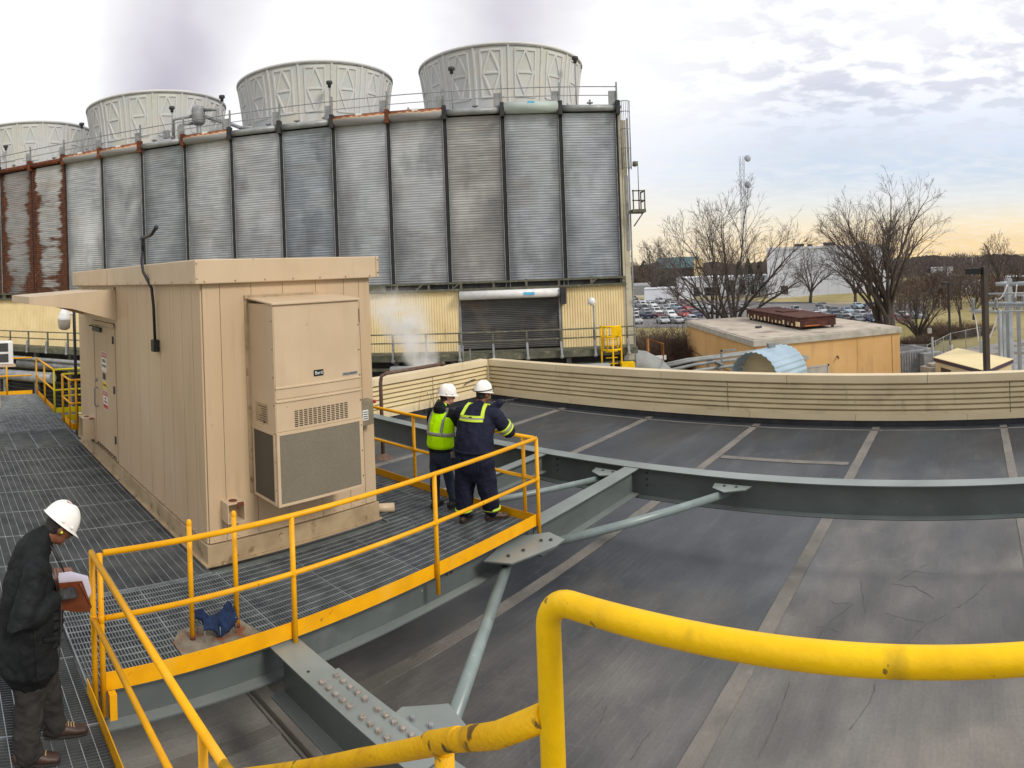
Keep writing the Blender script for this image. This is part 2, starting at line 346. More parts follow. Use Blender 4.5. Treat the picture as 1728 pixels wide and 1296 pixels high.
M['sole'] = mat('dark_rubber_sole', (0.02, 0.015, 0.012), None, 12, 0.8)
M['lace'] = mat('tan_laces', (0.45, 0.32, 0.14), None, 12, 0.8)
M['portfolio'] = mat('chestnut_leather_folder', (0.16, 0.042, 0.015), (0.12,0.03,0.01), 10, 0.4)
M['paper'] = mat('white_paper', (0.66, 0.64, 0.74), (0.60,0.58,0.68), 4, 0.8)
M['glove'] = mat('black_glove', (0.012, 0.012, 0.013), (0.03,0.03,0.03), 30, 0.7)
M['blue_cloth'] = mat('blue_rag', (0.008, 0.026, 0.085), (0.004, 0.012, 0.04), 14, 0.9, bump=0.4, bscale=60)
M['glass'] = mat('dark_glass', (0.02, 0.025, 0.03), None, 3, 0.12)
M['rubber'] = mat('tyre_rubber', (0.012, 0.012, 0.012), None, 3, 0.8)
M['redpl'] = mat('red_plastic', (0.45, 0.02, 0.02), None, 3, 0.4)
M['blue_label'] = mat('blue_label', (0.10, 0.45, 0.70), None, 3, 0.5)
M['brownpipe'] = mat('brown_rusty_pipe', (0.14, 0.085, 0.06), (0.09,0.05,0.035), 8, 0.7)
M['post_brown'] = mat('dark_bronze_paint', (0.065, 0.05, 0.042), (0.045,0.035,0.03), 2, 0.5)
M['duct'] = mat('grey_duct_coating', (0.27, 0.28, 0.27), (0.19, 0.20, 0.195), 1.3, 0.6)
M['vault'] = mat('pale_blue_galvanised_sheet', (0.36, 0.47, 0.55), (0.28, 0.38, 0.46), 0.8, 0.4, 0.2)
M['whitewall'] = mat('white_cladding', (0.74, 0.76, 0.82), (0.66, 0.69, 0.76), 0.08, 0.6, spots=[((0.52,0.54,0.60), .10, (1,1,4), .55, .75, .5)])
M['teal'] = mat('teal_metal_roof', (0.05, 0.12, 0.13), (0.035, 0.09, 0.10), 0.3, 0.5)
M['asphalt'] = mat('lot_asphalt', (0.17, 0.16, 0.165), (0.13, 0.125, 0.13), 0.1, 0.9)
M['kerb'] = mat('pale_road', (0.42, 0.38, 0.34), None, 0.1, 0.9)
M['orangepipe'] = mat('orange_rusty_pipe', (0.36, 0.13, 0.03), (0.22,0.08,0.02), 3, 0.7)
M['badge'] = mat('navy_badge', (0.01, 0.015, 0.03), None, 3, 0.3)
M['switch'] = mat('weathered_olive_box', (0.22, 0.19, 0.13), (0.16,0.14,0.10), 6, 0.5)
M['rust_dark'] = mat('dark_red_brown_rust', (0.085, 0.028, 0.018), (0.05, 0.018, 0.013), 2, 0.85, third=(0.13,0.045,0.025), tscale=3, tlo=0.55, thi=0.7)
M['column'] = mat('pale_grey_cream_column', (0.50, 0.46, 0.34), (0.40, 0.37, 0.28), 1.2, 0.6, stretch=(1,1,.4), third=(0.25,0.22,0.16), tscale=1.5, tlo=0.6, thi=0.75)
M['stucco_joint'] = mat('orange_joint_stain', (0.40, 0.22, 0.085), (0.34, 0.18, 0.07), 1, 0.9)
M['pale_box'] = mat('pale_grey_paint', (0.42, 0.45, 0.47), (0.34, 0.365, 0.385), 1, 0.6)
M['scuffed'] = mat('scuffed_grimy_yellow', (0.80, 0.45, 0.002), (0.60, 0.32, 0.004), 7, 0.55, bump=0.3, bscale=60, spec=.25, spots=[((0.06,0.045,0.025), 16, (1,1,1), .50, .58, .95)])
# ------------------------------------------------------------ special materials
def nodes_of(name):
    m = bpy.data.materials.new(name); m.use_nodes = True; t = m.node_tree
    return m, t, t.nodes, t.links, t.nodes['Principled BSDF']
def mk(nd, lk):
    def math_(op, a, b=None, clamp=False):
        n = nd.new('ShaderNodeMath'); n.operation = op; n.use_clamp = clamp
        for i, v in enumerate((a, b)):
            if v is None: continue
            if isinstance(v, (int, float)): n.inputs[i].default_value = v
            else: lk.new(v, n.inputs[i])
        return n.outputs[0]
    def noise_(vec, scale, detail=5, st=(1,1,1), rot=(0,0,0), loc=(0,0,0), dist=0.0):
        mp = nd.new('ShaderNodeMapping'); mp.inputs['Scale'].default_value = st; mp.inputs['Rotation'].default_value = rot; mp.inputs['Location'].default_value = loc
        lk.new(vec, mp.inputs[0]); n = nd.new('ShaderNodeTexNoise'); n.inputs['Scale'].default_value = scale; n.inputs['Detail'].default_value = detail
        n.inputs['Distortion'].default_value = dist; lk.new(mp.outputs[0], n.inputs['Vector']); return n.outputs[0]
    def ramp(fac, stops):
        n = nd.new('ShaderNodeValToRGB'); cr = n.color_ramp
        while len(cr.elements) < len(stops): cr.elements.new(0.5)
        for e, (p, c) in zip(cr.elements, stops):
            e.position = p; e.color = (*c, 1) if not isinstance(c, (int, float)) else (c, c, c, 1)
        lk.new(fac, n.inputs[0]); return n.outputs[0]
    def mix(fac, a, b, blend='MIX'):
        n = nd.new('ShaderNodeMix'); n.data_type = 'RGBA'; n.blend_type = blend
        for s, v in ((n.inputs[0], fac), (n.inputs[6], a), (n.inputs[7], b)):
            if isinstance(v, (int, float)): s.default_value = v
            elif isinstance(v, tuple): s.default_value = (*v[:3], 1)
            else: lk.new(v, s)
        return n.outputs[2]
    return math_, noise_, ramp, mix

# roofing membrane: sheets between the seams differ; near and right sheets carry warm dust, far ones stay dark with pale ribs
m, t, nd, lk, p = nodes_of('roof_membrane'); ma, no, rp, mx = mk(nd, lk); M['roof'] = m
oc = nd.new('ShaderNodeTexCoord').outputs['Object']; sp = nd.new('ShaderNodeSeparateXYZ'); lk.new(oc, sp.inputs[0]); X_, Y_ = sp.outputs[0], sp.outputs[1]
big = no(oc, 0.30, 6, st=(1, 1.3, 1)); mid_ = no(oc, 1.5, 7, st=(.6, 1.2, 1)); fine = no(oc, 24, 4)
base = rp(big, [(0.36, (0.030, 0.036, 0.046)), (0.64, (0.058, 0.065, 0.074))])
# warm dust: by sheet and by distance from the far edge
right = rp(ma('SUBTRACT', 2.62, Y_), [(0.0, 0.0), (0.03, 1.0)])
g = ma('ADD', ma('MULTIPLY', X_, -0.070), ma('ADD', ma('MULTIPLY', right, 0.26), ma('MULTIPLY', Y_, -0.020)))
g = ma('ADD', g, ma('ADD', ma('MULTIPLY', big, 1.1), ma('MULTIPLY', mid_, 0.45)))
dust = rp(g, [(0.0, 0.0), (0.70, 1.0)])
base = mx(dust, base, rp(mid_, [(0.35, (0.150, 0.137, 0.120)), (0.65, (0.220, 0.200, 0.176))]))
lf = ma('MULTIPLY', rp(ma('SUBTRACT', 3.36, X_), [(0.0, 0.0), (0.04, 1.0)]), rp(ma('ADD', ma('SUBTRACT', Y_, 3.0), ma('MULTIPLY', mid_, 1.2)), [(0.3, 0.0), (0.9, 1.0)]))
base = mx(ma('MULTIPLY', lf, 0.9), base, rp(no(oc, 0.9, 7, dist=.3), [(0.35, (0.235, 0.225, 0.205)), (0.66, (0.34, 0.325, 0.295))]))
# rolled-on ribs along p: pale lines far away, faint near
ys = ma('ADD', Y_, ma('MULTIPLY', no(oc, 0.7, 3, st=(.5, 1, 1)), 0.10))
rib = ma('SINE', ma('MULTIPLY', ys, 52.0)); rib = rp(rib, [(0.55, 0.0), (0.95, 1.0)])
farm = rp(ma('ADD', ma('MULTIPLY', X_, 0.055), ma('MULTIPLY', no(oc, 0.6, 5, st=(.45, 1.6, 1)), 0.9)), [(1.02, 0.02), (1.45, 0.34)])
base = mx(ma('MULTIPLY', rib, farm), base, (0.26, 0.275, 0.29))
base = mx(rp(no(oc, 0.9, 6, st=(0.35, 1.8, 1), loc=(3, 1, 0)), [(0.55, 0.0), (0.78, 0.40)]), base, (0.135, 0.142, 0.150))
base = mx(rp(no(oc, 0.55, 7, st=(1, .8, 1), loc=(8, 3, 0), dist=.4), [(0.55, 0.0), (0.70, 0.50)]), base, (0.060, 0.064, 0.070))
# water marks: thin pale outlines of dried puddles
wm = no(oc, 0.42, 5, loc=(1, 7, 0), dist=.5); ol = rp(ma('ABSOLUTE', ma('SUBTRACT', wm, 0.56)), [(0.0, 0.12), (0.007, 0.0)])
base = mx(ol, base, (0.26, 0.25, 0.23))
base = mx(rp(no(oc, 5, 2, st=(0.16, 2.6, 1), rot=(0, 0, 0.62)), [(0.76, 0.0), (0.79, 0.75)]), base, (0.025, 0.027, 0.03))
base = mx(rp(no(oc, 4, 3, st=(2.4, 0.14, 1), rot=(0, 0, 0.2), loc=(5, 5, 0)), [(0.75, 0.0), (0.78, 0.65)]), base, (0.030, 0.030, 0.032))
base = mx(rp(no(oc, 9, 2, loc=(2, 2, 0)), [(0.765, 0.0), (0.79, 0.7)]), base, (0.33, 0.32, 0.30))
base = mx(ma('MULTIPLY', ma('SUBTRACT', fine, 0.35, True), 0.5), base, (0.02, 0.02, 0.02))
lk.new(base, p.inputs['Base Color'])
lk.new(rp(no(oc, 0.6, 6, st=(.5, 1, 1)), [(0.35, 0.30), (0.62, 0.60)]), p.inputs['Roughness'])
b = nd.new('ShaderNodeBump'); b.inputs['Strength'].default_value = 0.45; b.inputs['Distance'].default_value = 0.02
lk.new(ma('ADD', ma('ADD', no(oc, 2.5, 7), ma('MULTIPLY', rib, 0.10)), ma('MULTIPLY', fine, 0.10)), b.inputs['Height']); lk.new(b.outputs[0], p.inputs['Normal'])
M['seam'] = mat('dusty_roof_seam', (0.195, 0.180, 0.160), (0.140, 0.130, 0.117), 1.6, 0.85, bump=0.4, bscale=25, third=(0.22,0.205,0.185), tscale=5, tlo=0.58, thi=0.76, spots=[((0.07,0.065,0.06), 2.2, (1,1,1), .60, .74, .5)])
M['scuff'] = mat('dark_scuff_line', (0.06, 0.058, 0.055), (0.11, 0.105, 0.10), 6, 0.7)
M['flash'] = mat('black_flashing', (0.02, 0.021, 0.024), (0.035,0.036,0.04), 3, 0.5)

# ribbed damper panels: brushed horizontal streaks, cloudy wear, tinted per panel
def louver(name, rust=0.0):
    m, t, nd, lk, p = nodes_of(name); ma, no, rp, mx = mk(nd, lk)
    oc = nd.new('ShaderNodeTexCoord').outputs['Object']; sp = nd.new('ShaderNodeSeparateXYZ'); lk.new(oc, sp.inputs[0])
    oi = nd.new('ShaderNodeObjectInfo')
    ofs = nd.new('ShaderNodeVectorMath'); ofs.operation = 'MULTIPLY_ADD'; lk.new(oi.outputs['Random'], ofs.inputs[0]); ofs.inputs[1].default_value = (37, 61, 23); lk.new(oc, ofs.inputs[2]); v = ofs.outputs[0]
    base = rp(no(v, 0.42, 4, st=(0.7, 1, 0.45)), [(0.30, (0.21, 0.228, 0.25)), (0.70, (0.40, 0.418, 0.438))])
    base = mx(rp(no(v, 0.9, 6, st=(0.5, 1, 0.5), loc=(3, 0, 3)), [(0.50, 0.0), (0.72, 0.45)]), base, (0.56, 0.575, 0.60))
    base = mx(rp(no(v, 3.2, 6, st=(0.28, 1, 3.2)), [(0.42, 0.0), (0.70, 0.42)]), base, (0.58, 0.60, 0.62))
    base = mx(rp(no(v, 1.1, 5, st=(0.4, 1, 0.9), loc=(9, 0, 4)), [(0.50, 0.0), (0.72, 0.40)]), base, (0.24, 0.205, 0.17))
    base = mx(rp(no(v, 0.8, 5, st=(1.1, 1, 0.5), loc=(2, 0, 9)), [(0.54, 0.0), (0.72, 0.50)]), base, (0.105, 0.115, 0.125))
    ed = ma('POWER', ma('ABSOLUTE', ma('SUBTRACT', ma('MULTIPLY', sp.outputs[0], 0.735), 1.0)), 2.5)
    so_ = ma('ADD', ma('ADD', ma('MULTIPLY', ed, 0.35), ma('MULTIPLY', ma('SUBTRACT', 8.6, sp.outputs[2]), 0.030)), ma('MULTIPLY', no(v, 0.55, 7, st=(1.0, 1, 0.55), loc=(6, 0, 2)), 1.0))
    base = mx(rp(so_, [(0.66, 0.0), (1.02, 0.75)]), base, (0.105, 0.112, 0.122))
    base = mx(1.0, base, oi.outputs['Color'], 'MULTIPLY')
    if rust:
        ex = ma('ABSOLUTE', ma('SUBTRACT', ma('MULTIPLY', sp.outputs[0], 0.74), 1.0))
        ex = ma('POWER', ex, 3.0)
        lo = ma('SUBTRACT', 1.0, ma('MULTIPLY', sp.outputs[2], 0.116))
        band = ma('MULTIPLY', ma('SINE', ma('MULTIPLY', sp.outputs[2], 2.3)), 0.10)
        f = ma('ADD', ma('ADD', ma('MULTIPLY', ex, 0.62), ma('MULTIPLY', lo, 0.30)), ma('ADD', ma('MULTIPLY', no(v, 0.9, 8, st=(0.9, 1, 4.2)), 1.0), band))
        base = mx(rp(f, [(0.93-rust, 0.0), (1.10-rust, 1.0)]), base, rp(no(v, 5, 6), [(0.35, (0.055, 0.020, 0.011)), (0.68, (0.14, 0.050, 0.022))]))
    lk.new(base, p.inputs['Base Color']); p.inputs['Metallic'].default_value = 0.15; p.inputs['Roughness'].default_value = 0.5
    b = nd.new('ShaderNodeBump'); b.inputs['Strength'].default_value = 0.2; lk.new(no(v, 8, 4, st=(0.3, 1, 3)), b.inputs['Height']); lk.new(b.outputs[0], p.inputs['Normal'])
    return m
M['louver'] = louver('galvanised_ribbed_steel'); M['louver_rust'] = louver('rusting_ribbed_steel', 0.12); M['louver_rust2'] = louver('heavily_rusted_ribbed_steel', 0.20)
# roller tube: grey underneath, rusted along its top
m, t, nd, lk, p = nodes_of('rust_topped_tube'); ma, no, rp, mx = mk(nd, lk); M['roller_rust'] = m
oc = nd.new('ShaderNodeTexCoord').outputs['Object']; sp = nd.new('ShaderNodeSeparateXYZ'); lk.new(oc, sp.inputs[0])
f = ma('ADD', ma('MULTIPLY', sp.outputs[2], 2.6), ma('MULTIPLY', no(oc, 3.5, 7, st=(1, 1, 0.4)), 0.9))
base = mx(rp(f, [(0.50, 0.0), (0.60, 1.0)]), (0.27, 0.27, 0.275), (0.50, 0.36, 0.20))
base = mx(rp(f, [(0.66, 0.0), (0.74, 1.0)]), base, (0.26, 0.075, 0.022))
base = mx(rp(f, [(0.98, 0.0), (1.02, 1.0)]), base, (0.11, 0.035, 0.015))
lk.new(base, p.inputs['Base Color']); p.inputs['Roughness'].default_value = 0.6
M['roller_grey'] = mat('grey_tube_sheet', (0.33, 0.35, 0.355), (0.24, 0.255, 0.26), 2, 0.45, 0.2)
M['roller_pale'] = mat('pale_green_tube_sheet', (0.42, 0.49, 0.46), (0.36, 0.43, 0.40), 1, 0.5)
M['stack'] = mat('stained_fibreglass', (0.52, 0.535, 0.545), (0.44, 0.455, 0.47), 0.35, 0.7, stretch=(1,1,0.5), third=(0.58,0.54,0.43), tscale=0.35, tlo=0.48, thi=0.66, spots=[((0.34,0.28,0.19), .9, (3,3,.25), .60, .80, .6), ((0.46,0.53,0.53), .22, (1,1,1), .54, .62, .5)])
M['stack_rib'] = mat('raised_fibreglass_rib', (0.58, 0.585, 0.58), (0.51, 0.52, 0.52), 0.5, 0.7, third=(0.46,0.41,0.31), tscale=1.0, tlo=0.60, thi=0.80)

def perforated(name, c, d, pitch):
    """sheet with a fine grid of openings cut through its look"""
    m, t, nd, lk, p = nodes_of(name); ma, no, rp, mx = mk(nd, lk)
    oc = nd.new('ShaderNodeTexCoord').outputs['Object']; vo = nd.new('ShaderNodeTexVoronoi'); vo.inputs['Scale'].default_value = 1/pitch; vo.inputs['Randomness'].default_value = 0.25
    lk.new(oc, vo.inputs['Vector']); base = mx(rp(vo.outputs['Distance'], [(0.25, 0.0), (0.5, 1.0)]), d, c)
    base = mx(rp(no(oc, 3, 4), [(0.4, 0.0), (0.7, 0.3)]), base, tuple(x*0.7 for x in c))
    lk.new(base, p.inputs['Base Color']); p.inputs['Roughness'].default_value = 0.6; return m
M['filter'] = perforated('woven_metal_filter', (0.185, 0.162, 0.12), (0.075, 0.064, 0.046), 0.011)
M['filter_dark'] = perforated('woven_metal_filter_dark', (0.085, 0.073, 0.056), (0.035, 0.030, 0.024), 0.011)

# ------------------------------------------------------------ the roof and its parapet
ZR = -1.4; PX = 17.7; QX = 16.0
mb = MB(); mb.box(-12, -16, ZR-0.6, PX+0.35, QX+0.15, ZR)
solo('roof', None, None, mb, M['roof'], (0, 0, ZR), 'B', kind='structure')
mb = MB(); mb.box(-11.9, -15.9, GZ, PX+0.25, QX+0.05, ZR-0.6)
solo('roof_building_wall', None, None, mb, M['concrete'], (0, 0, GZ), 'B', kind='structure')
def wob_strip(a, b, w, z, n=40, seed=1, ax=0):
    """strip from a to b (p or q run), with slightly uneven edges"""
    rr = random.Random(seed); mb = MB(); vs = []
    for i in range(n+1):
        f_ = i/n; x = a[0]+(b[0]-a[0])*f_; y = a[1]+(b[1]-a[1])*f_; e = w/2*(1+rr.uniform(-.03, .03)); o = rr.uniform(-.004, .004)
        for s_ in (-1, 1):
            if ax == 0: vs.append((x, y+s_*e+o, z))
            else: vs.append((x+s_*e+o, y, z))
    k = len(vs); vs += [(x, y, z+0.012) for x, y, z in vs]
    fs = []
    for i in range(n):
        a0 = 2*i; fs.append((k+a0, k+a0+2, k+a0+3, k+a0+1)); fs.append((a0, a0+2, k+a0+2, k+a0)); fs.append((a0+1, k+a0+1, k+a0+3, a0+3))
    return mb.add(vs, fs)
seam = thing('roof_seam_strips', None, None, (0, 0, ZR), 'B', kind='structure')
for i, q in enumerate((-7.6, -4.2, -0.8, 2.62, 6.0, 9.4, 12.6)):
    part('seam_strip', wob_strip((-11, q), (PX-0.1, q), 0.19 if i != 3 else 0.21, ZR+0.001, 90, i), M['seam'], seam)
part('seam_strip', wob_strip((14.45, 2.8), (14.45, 5.86), 0.20, ZR+0.001, 20, 11, 1), M['seam'], seam)
part('seam_strip', wob_strip((PX-0.42, -14), (PX-0.42, QX-0.6), 0.07, ZR+0.001, 90, 12, 1), M['seam'], seam)
def on_roof(x, y, z=ZR+0.003):
    r_ = ray(x, y); k = (z-EYE)/r_.z; w = Vector((0, 0, EYE))+r_*k; return BROT.inverted() @ w
crk = thing('roof_cracks', None, None, (0, 0, ZR), 'B', kind='structure')
for pts in ([(1478, 1155), (1470, 1180), (1452, 1207), (1430, 1238)], [(1662, 985), (1645, 1005), (1617, 1024), (1590, 1040), (1560, 1055), (1528, 1088)], [(1332, 1150), (1320, 1190), (1300, 1235), (1276, 1285)], [(1588, 941), (1560, 955), (1535, 968), (1512, 984)], [(1440, 1018), (1405, 1045), (1385, 1070), (1372, 1085)], [(1522, 962), (1560, 966), (1600, 969)], [(1505, 985), (1545, 991), (1583, 1013)], [(1492, 1034), (1530, 1045), (1568, 1052)], [(1100, 1232), (1085, 1250), (1058, 1290)], [(1024, 1190), (1018, 1205), (1012, 1222)], [(1452, 980), (1455, 1000), (1462, 1040)], [(1395, 1012), (1410, 1018), (1440, 1016)], [(1378, 1058), (1400, 1060), (1418, 1068)]):
    mb = MB(); rr = random.Random(len(pts)+pts[0][0]); P_ = []
    for (x0, y0), (x1, y1) in zip(pts, pts[1:]):
        for k in range(6): P_.append(on_roof(x0+(x1-x0)*k/6+rr.uniform(-1.2, 1.2), y0+(y1-y0)*k/6+rr.uniform(-1.2, 1.2)))
    vs = []
    for i in range(len(P_)):
        t_ = (P_[min(i+1, len(P_)-1)]-P_[max(i-1, 0)]).normalized(); n_ = Vector((-t_.y, t_.x, 0))*0.0042*(0.3+rr.random()); vs += [P_[i]-n_, P_[i]+n_]
    mb.add(vs, [(2*i, 2*i+1, 2*i+3, 2*i+2) for i in range(len(P_)-1)]); part('crack', mb, M['scuff'], crk)
mb = MB(); mb.box(3.30, 4.2, ZR, 3.46, 15.0, ZR+0.10); mb.box(3.26, 4.2, ZR, 3.30, 15.0, ZR+0.03)
solo('curb', None, None, mb, M['seam'], (3.36, 6, ZR), 'B', kind='structure', bevel=0.015)
# parapets: black flashing, base trim, seven ribs of siding, boxed coping with joints
def parapet(name, label, along, fixed, a, b, sgn, joints, group):
    """siding on the plane 'fixed', run a..b; sgn: side the camera sees"""
    def P(u, d, z): return (fixed+sgn*d, u, z) if along == 'q' else (u, fixed+sgn*d, z)
    def bx(mb, u0, u1, d0, d1, z0, z1, m=0):
        A = P(u0, d0, z0); B = P(u1, d1, z1); mb.box(A[0], A[1], A[2], B[0], B[1], B[2], m)
    t = thing(name, label, 'parapet wall', P((a+b)/2, 0, ZR), 'B', group=group)
    mb = MB(); bx(mb, a, b, -0.06, 0.035, ZR, ZR+0.17)
    u = a+0.8
    while u < b: bx(mb, u, u+0.12, 0.035, 0.05, ZR, ZR+0.16); u += 3.4
    part('flashing', mb, M['flash'], t)
    # ribs
    z0 = ZR+0.34; z1 = -0.21; n = 6; h = (z1-z0)/n
    prof = []
    for i in range(n):
        z = z0+i*h
        prof += [(0.075, z), (0.055, z+h*0.62), (-0.01, z+h*0.70), (-0.015, z+h*0.90)]
    prof += [(0.05, z1)]
    cuts = [a]+[j for j in joints if a < j < b]+[b]
    mb = MB()
    for c0, c1 in zip(cuts, cuts[1:]):
        c1 = c1-0.022; vs = []
        for d, z in prof: vs += [P(c0, d, z), P(c1, d, z)]
        mb.add(vs, [(2*i, 2*i+1, 2*i+3, 2*i+2) for i in range(len(prof)-1)])
    bx(mb, a, b, -0.20, -0.03, ZR+0.2, z1)
    part('siding', mb, M['cream_rib' if along == 'q' else 'cream_rib_sunlit'], t)
    mb = MB()
    c = a+0.4; cs = [a]
    while c < b: cs.append(c); c += 3.05
    cs.append(b)
    for c0, c1 in zip(cs, cs[1:]): bx(mb, c0, c1-0.008, -0.01, 0.075, ZR+0.17, ZR+0.338)
    part('base_trim', mb, M['coping'], t, bevel=0.004)
    mb = MB(); c = a+1.1; cs = [a]
    while c < b: cs.append(c); c += 3.9
    cs.append(b)
    for c0, c1 in zip(cs, cs[1:]):
        bx(mb, c0, c1-0.01, -0.24, 0.105, -0.205, 0.015)
        bx(mb, c1-0.07, c1-0.012, -0.243, 0.108, -0.21, 0.018)
    part('coping', mb, M['coping'], t, bevel=0.006)
    return t
M['cream_rib_sunlit'] = mat('sunlit_cream_ribbed_siding', (0.66, 0.54, 0.31), (0.60, 0.48, 0.265), 0.9, 0.5, stretch=(1,1,3), third=(0.42,0.33,0.19), tscale=1.6, tlo=0.62, thi=0.78)  # sunlit copy of the ribbed siding: sunshine painted in as brighter, yellower colour
par = parapet('parapet_wall', 'long cream ribbed metal parapet curving across the view behind the dark roof', 'q', PX, -15.5, QX-0.10, -1, (-8, -1.0, 6.9), 'cream parapet walls round the roof')
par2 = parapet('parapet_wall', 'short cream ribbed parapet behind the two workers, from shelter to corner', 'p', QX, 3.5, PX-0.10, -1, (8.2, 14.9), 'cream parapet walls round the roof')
mb = MB(); mb.box(PX-0.13, QX-0.13, ZR, PX+0.02, QX+0.02, -0.21)
part('corner_post', mb, M['coping'], par, bevel=0.006)
mb = MB(); mb.tube([(17.0, QX-0.04, -0.62), (16.75, QX-0.12, -0.60), (16.4, QX-0.16, -0.64), (16.3, QX-0.16, -0.72)], 0.018, 8)
solo('pipe_outlet', 'small bent dark pipe on the cream parapet by its corner', 'pipe', mb, M['darkgrey'], (17.0, QX-0.04, -0.62), 'B')
for x_, h_, lb_ in ((16.55, .62, 'taller thin grey rod standing on the parapet near its corner'), (16.9, .45, 'shorter thin grey rod standing on the parapet near its corner')):
    mb = MB(); mb.tube([(x_, QX+0.1, -0.05), (x_, QX+0.1, h_)], 0.012, 6)
    solo('thin_rod', lb_, 'rod', mb, M['steelgrey'], (x_, QX+0.1, -0.05), 'B', group='thin rods on the parapet')
# brown vent pipe that rises beside the shelter and turns over the roof
mb = MB(); P0 = Vector((10.35, 13.0, 0)); mb.tube([(10.35, 13.0, ZR), (10.35, 13.0, 0.50), (10.37, 12.98, 0.66), (10.50, 12.93, 0.72), (12.1, 12.52, 0.80)], 0.048, 12)
mb.tube([(12.02, 12.54, 0.797), (12.13, 12.515, 0.803)], 0.06, 12)
mb.lathe([(0.02, 0.12), (0.09, 0.10), (0.22, 0.02), (0.26, 0.0)], (10.35, 13.0, ZR+0.001), 16)
solo('vent_pipe', 'brown pipe bent over the roof between tan shelter and parapet', 'pipe', mb, M['brownpipe'], (10.35, 13.0, ZR), 'B')
# dry weed stalks against the short parapet
mb = MB(); rr = random.Random(5)
for i in range(9):
    x = 14.2+rr.uniform(-.5, .7); pts = [(x, QX-0.25, ZR+0.0)]; dx = rr.uniform(-.1, .1)
    for k in range(1, 5): pts.append((x+dx*k+rr.uniform(-.03, .03), QX-0.25-0.03*k, ZR+k*rr.uniform(.16, .27)))
    mb.tube(pts, [0.008, 0.007, 0.006, 0.005, 0.003], 4)
solo('dry_weed', 'thin dry weed stalks on roof before the short parapet', 'weed', mb, M['brush'], (14.2, QX-0.25, ZR), 'B')

def bolt_at(parent, x, y, z, r_=0.022, h_=0.022, mt='bolt', M_=None):
    mb = MB(); mb.lathe([(0.0, 0.0), (r_, 0.0), (r_, h_*.85), (r_*.83, h_), (0.0, h_)], (x, y, z), 6, smooth=False, M=M_ if M_ is not None else Matrix.Rotation(rnd.uniform(0, 1), 4, 'Z')); return part('bolt', mb, M[mt], parent)
# ------------------------------------------------------------ girders, braces
gird = thing('roof_girder', 'long grey-green steel girder spanning the roof from behind the shelter to the right', 'girder', (9.45, 5, ZR), 'B')
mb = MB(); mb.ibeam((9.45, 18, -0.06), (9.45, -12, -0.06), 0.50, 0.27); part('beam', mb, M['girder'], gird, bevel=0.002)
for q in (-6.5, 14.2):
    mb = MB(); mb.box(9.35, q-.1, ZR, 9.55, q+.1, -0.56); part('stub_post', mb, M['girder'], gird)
for q in (7.15, 5.35):
    for zz in (-0.17, -0.27, -0.37): bolt_at(gird, 9.435, q-0.20, zz, .018, .02, 'darkgrey', Matrix.Rotation(R(-90), 4, 'Y'))
mb = MB(); mb.ibeam((6.70, 5.36, -0.07), (9.31, 5.36, -0.07), 0.42, 0.26)
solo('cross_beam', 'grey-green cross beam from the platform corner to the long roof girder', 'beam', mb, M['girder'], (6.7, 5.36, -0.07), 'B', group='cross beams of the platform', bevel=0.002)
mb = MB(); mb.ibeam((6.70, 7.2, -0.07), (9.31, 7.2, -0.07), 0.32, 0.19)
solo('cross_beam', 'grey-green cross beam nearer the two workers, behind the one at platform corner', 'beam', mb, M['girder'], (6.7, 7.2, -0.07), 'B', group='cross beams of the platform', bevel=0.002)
near = thing('cross_beam', 'grey-green cross beam in front with rows of bolts on its splice plate', 'beam', (2.96, 5.2, -0.07), 'B', group='cross beams of the platform')
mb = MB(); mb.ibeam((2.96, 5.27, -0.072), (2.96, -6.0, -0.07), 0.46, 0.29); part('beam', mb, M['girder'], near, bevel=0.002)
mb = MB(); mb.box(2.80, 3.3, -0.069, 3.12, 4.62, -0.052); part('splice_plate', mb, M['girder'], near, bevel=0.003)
for q0 in (4.52, 3.98):
    for i in range(5):
        for pp in (2.888, 3.032): bolt_at(near, pp, q0-i*0.095, -0.0515, .0265, .027)
mb = MB(); mb.lathe([(0.0, 0.0), (0.012, 0.0), (0.012, 0.004), (0.0, 0.004)], (2.90, 4.75, -0.069), 8); part('hole', mb, M['black'], near)
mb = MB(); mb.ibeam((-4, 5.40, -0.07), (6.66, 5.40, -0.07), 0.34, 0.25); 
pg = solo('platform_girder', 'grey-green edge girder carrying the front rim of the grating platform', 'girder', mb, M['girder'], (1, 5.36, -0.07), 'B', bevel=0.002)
for p_, zz in ((5.15, -0.17), (5.22, -0.17), (5.85, -0.15), (5.85, -0.24), (5.95, -0.15), (5.95, -0.24)): bolt_at(pg, p_, 5.394, zz, .016, .02, 'darkgrey', Matrix.Rotation(R(90), 4, 'X'))
df = thing('deck_substructure', 'grey-green beams under the grating deck round the tan shelter', 'substructure', (1, 9, -0.075), 'B')
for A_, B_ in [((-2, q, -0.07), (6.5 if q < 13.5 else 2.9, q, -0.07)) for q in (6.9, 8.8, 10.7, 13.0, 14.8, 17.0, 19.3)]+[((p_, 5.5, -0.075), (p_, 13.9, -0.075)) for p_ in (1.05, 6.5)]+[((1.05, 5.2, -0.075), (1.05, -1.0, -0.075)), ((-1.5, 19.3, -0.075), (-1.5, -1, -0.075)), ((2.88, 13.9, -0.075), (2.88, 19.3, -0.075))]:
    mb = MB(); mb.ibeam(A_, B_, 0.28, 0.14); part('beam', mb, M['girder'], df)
def brace(name, label, a, b, r=0.062):
    t = thing(name, label, 'brace', a, 'B', group='round braces between the girders')
    a = Vector(a); b = Vector(b); d = (b-a).normalized()
    mb = MB(); mb.tube([a, b], r, 16); part('pipe', mb, M['brace'], t); return t, d
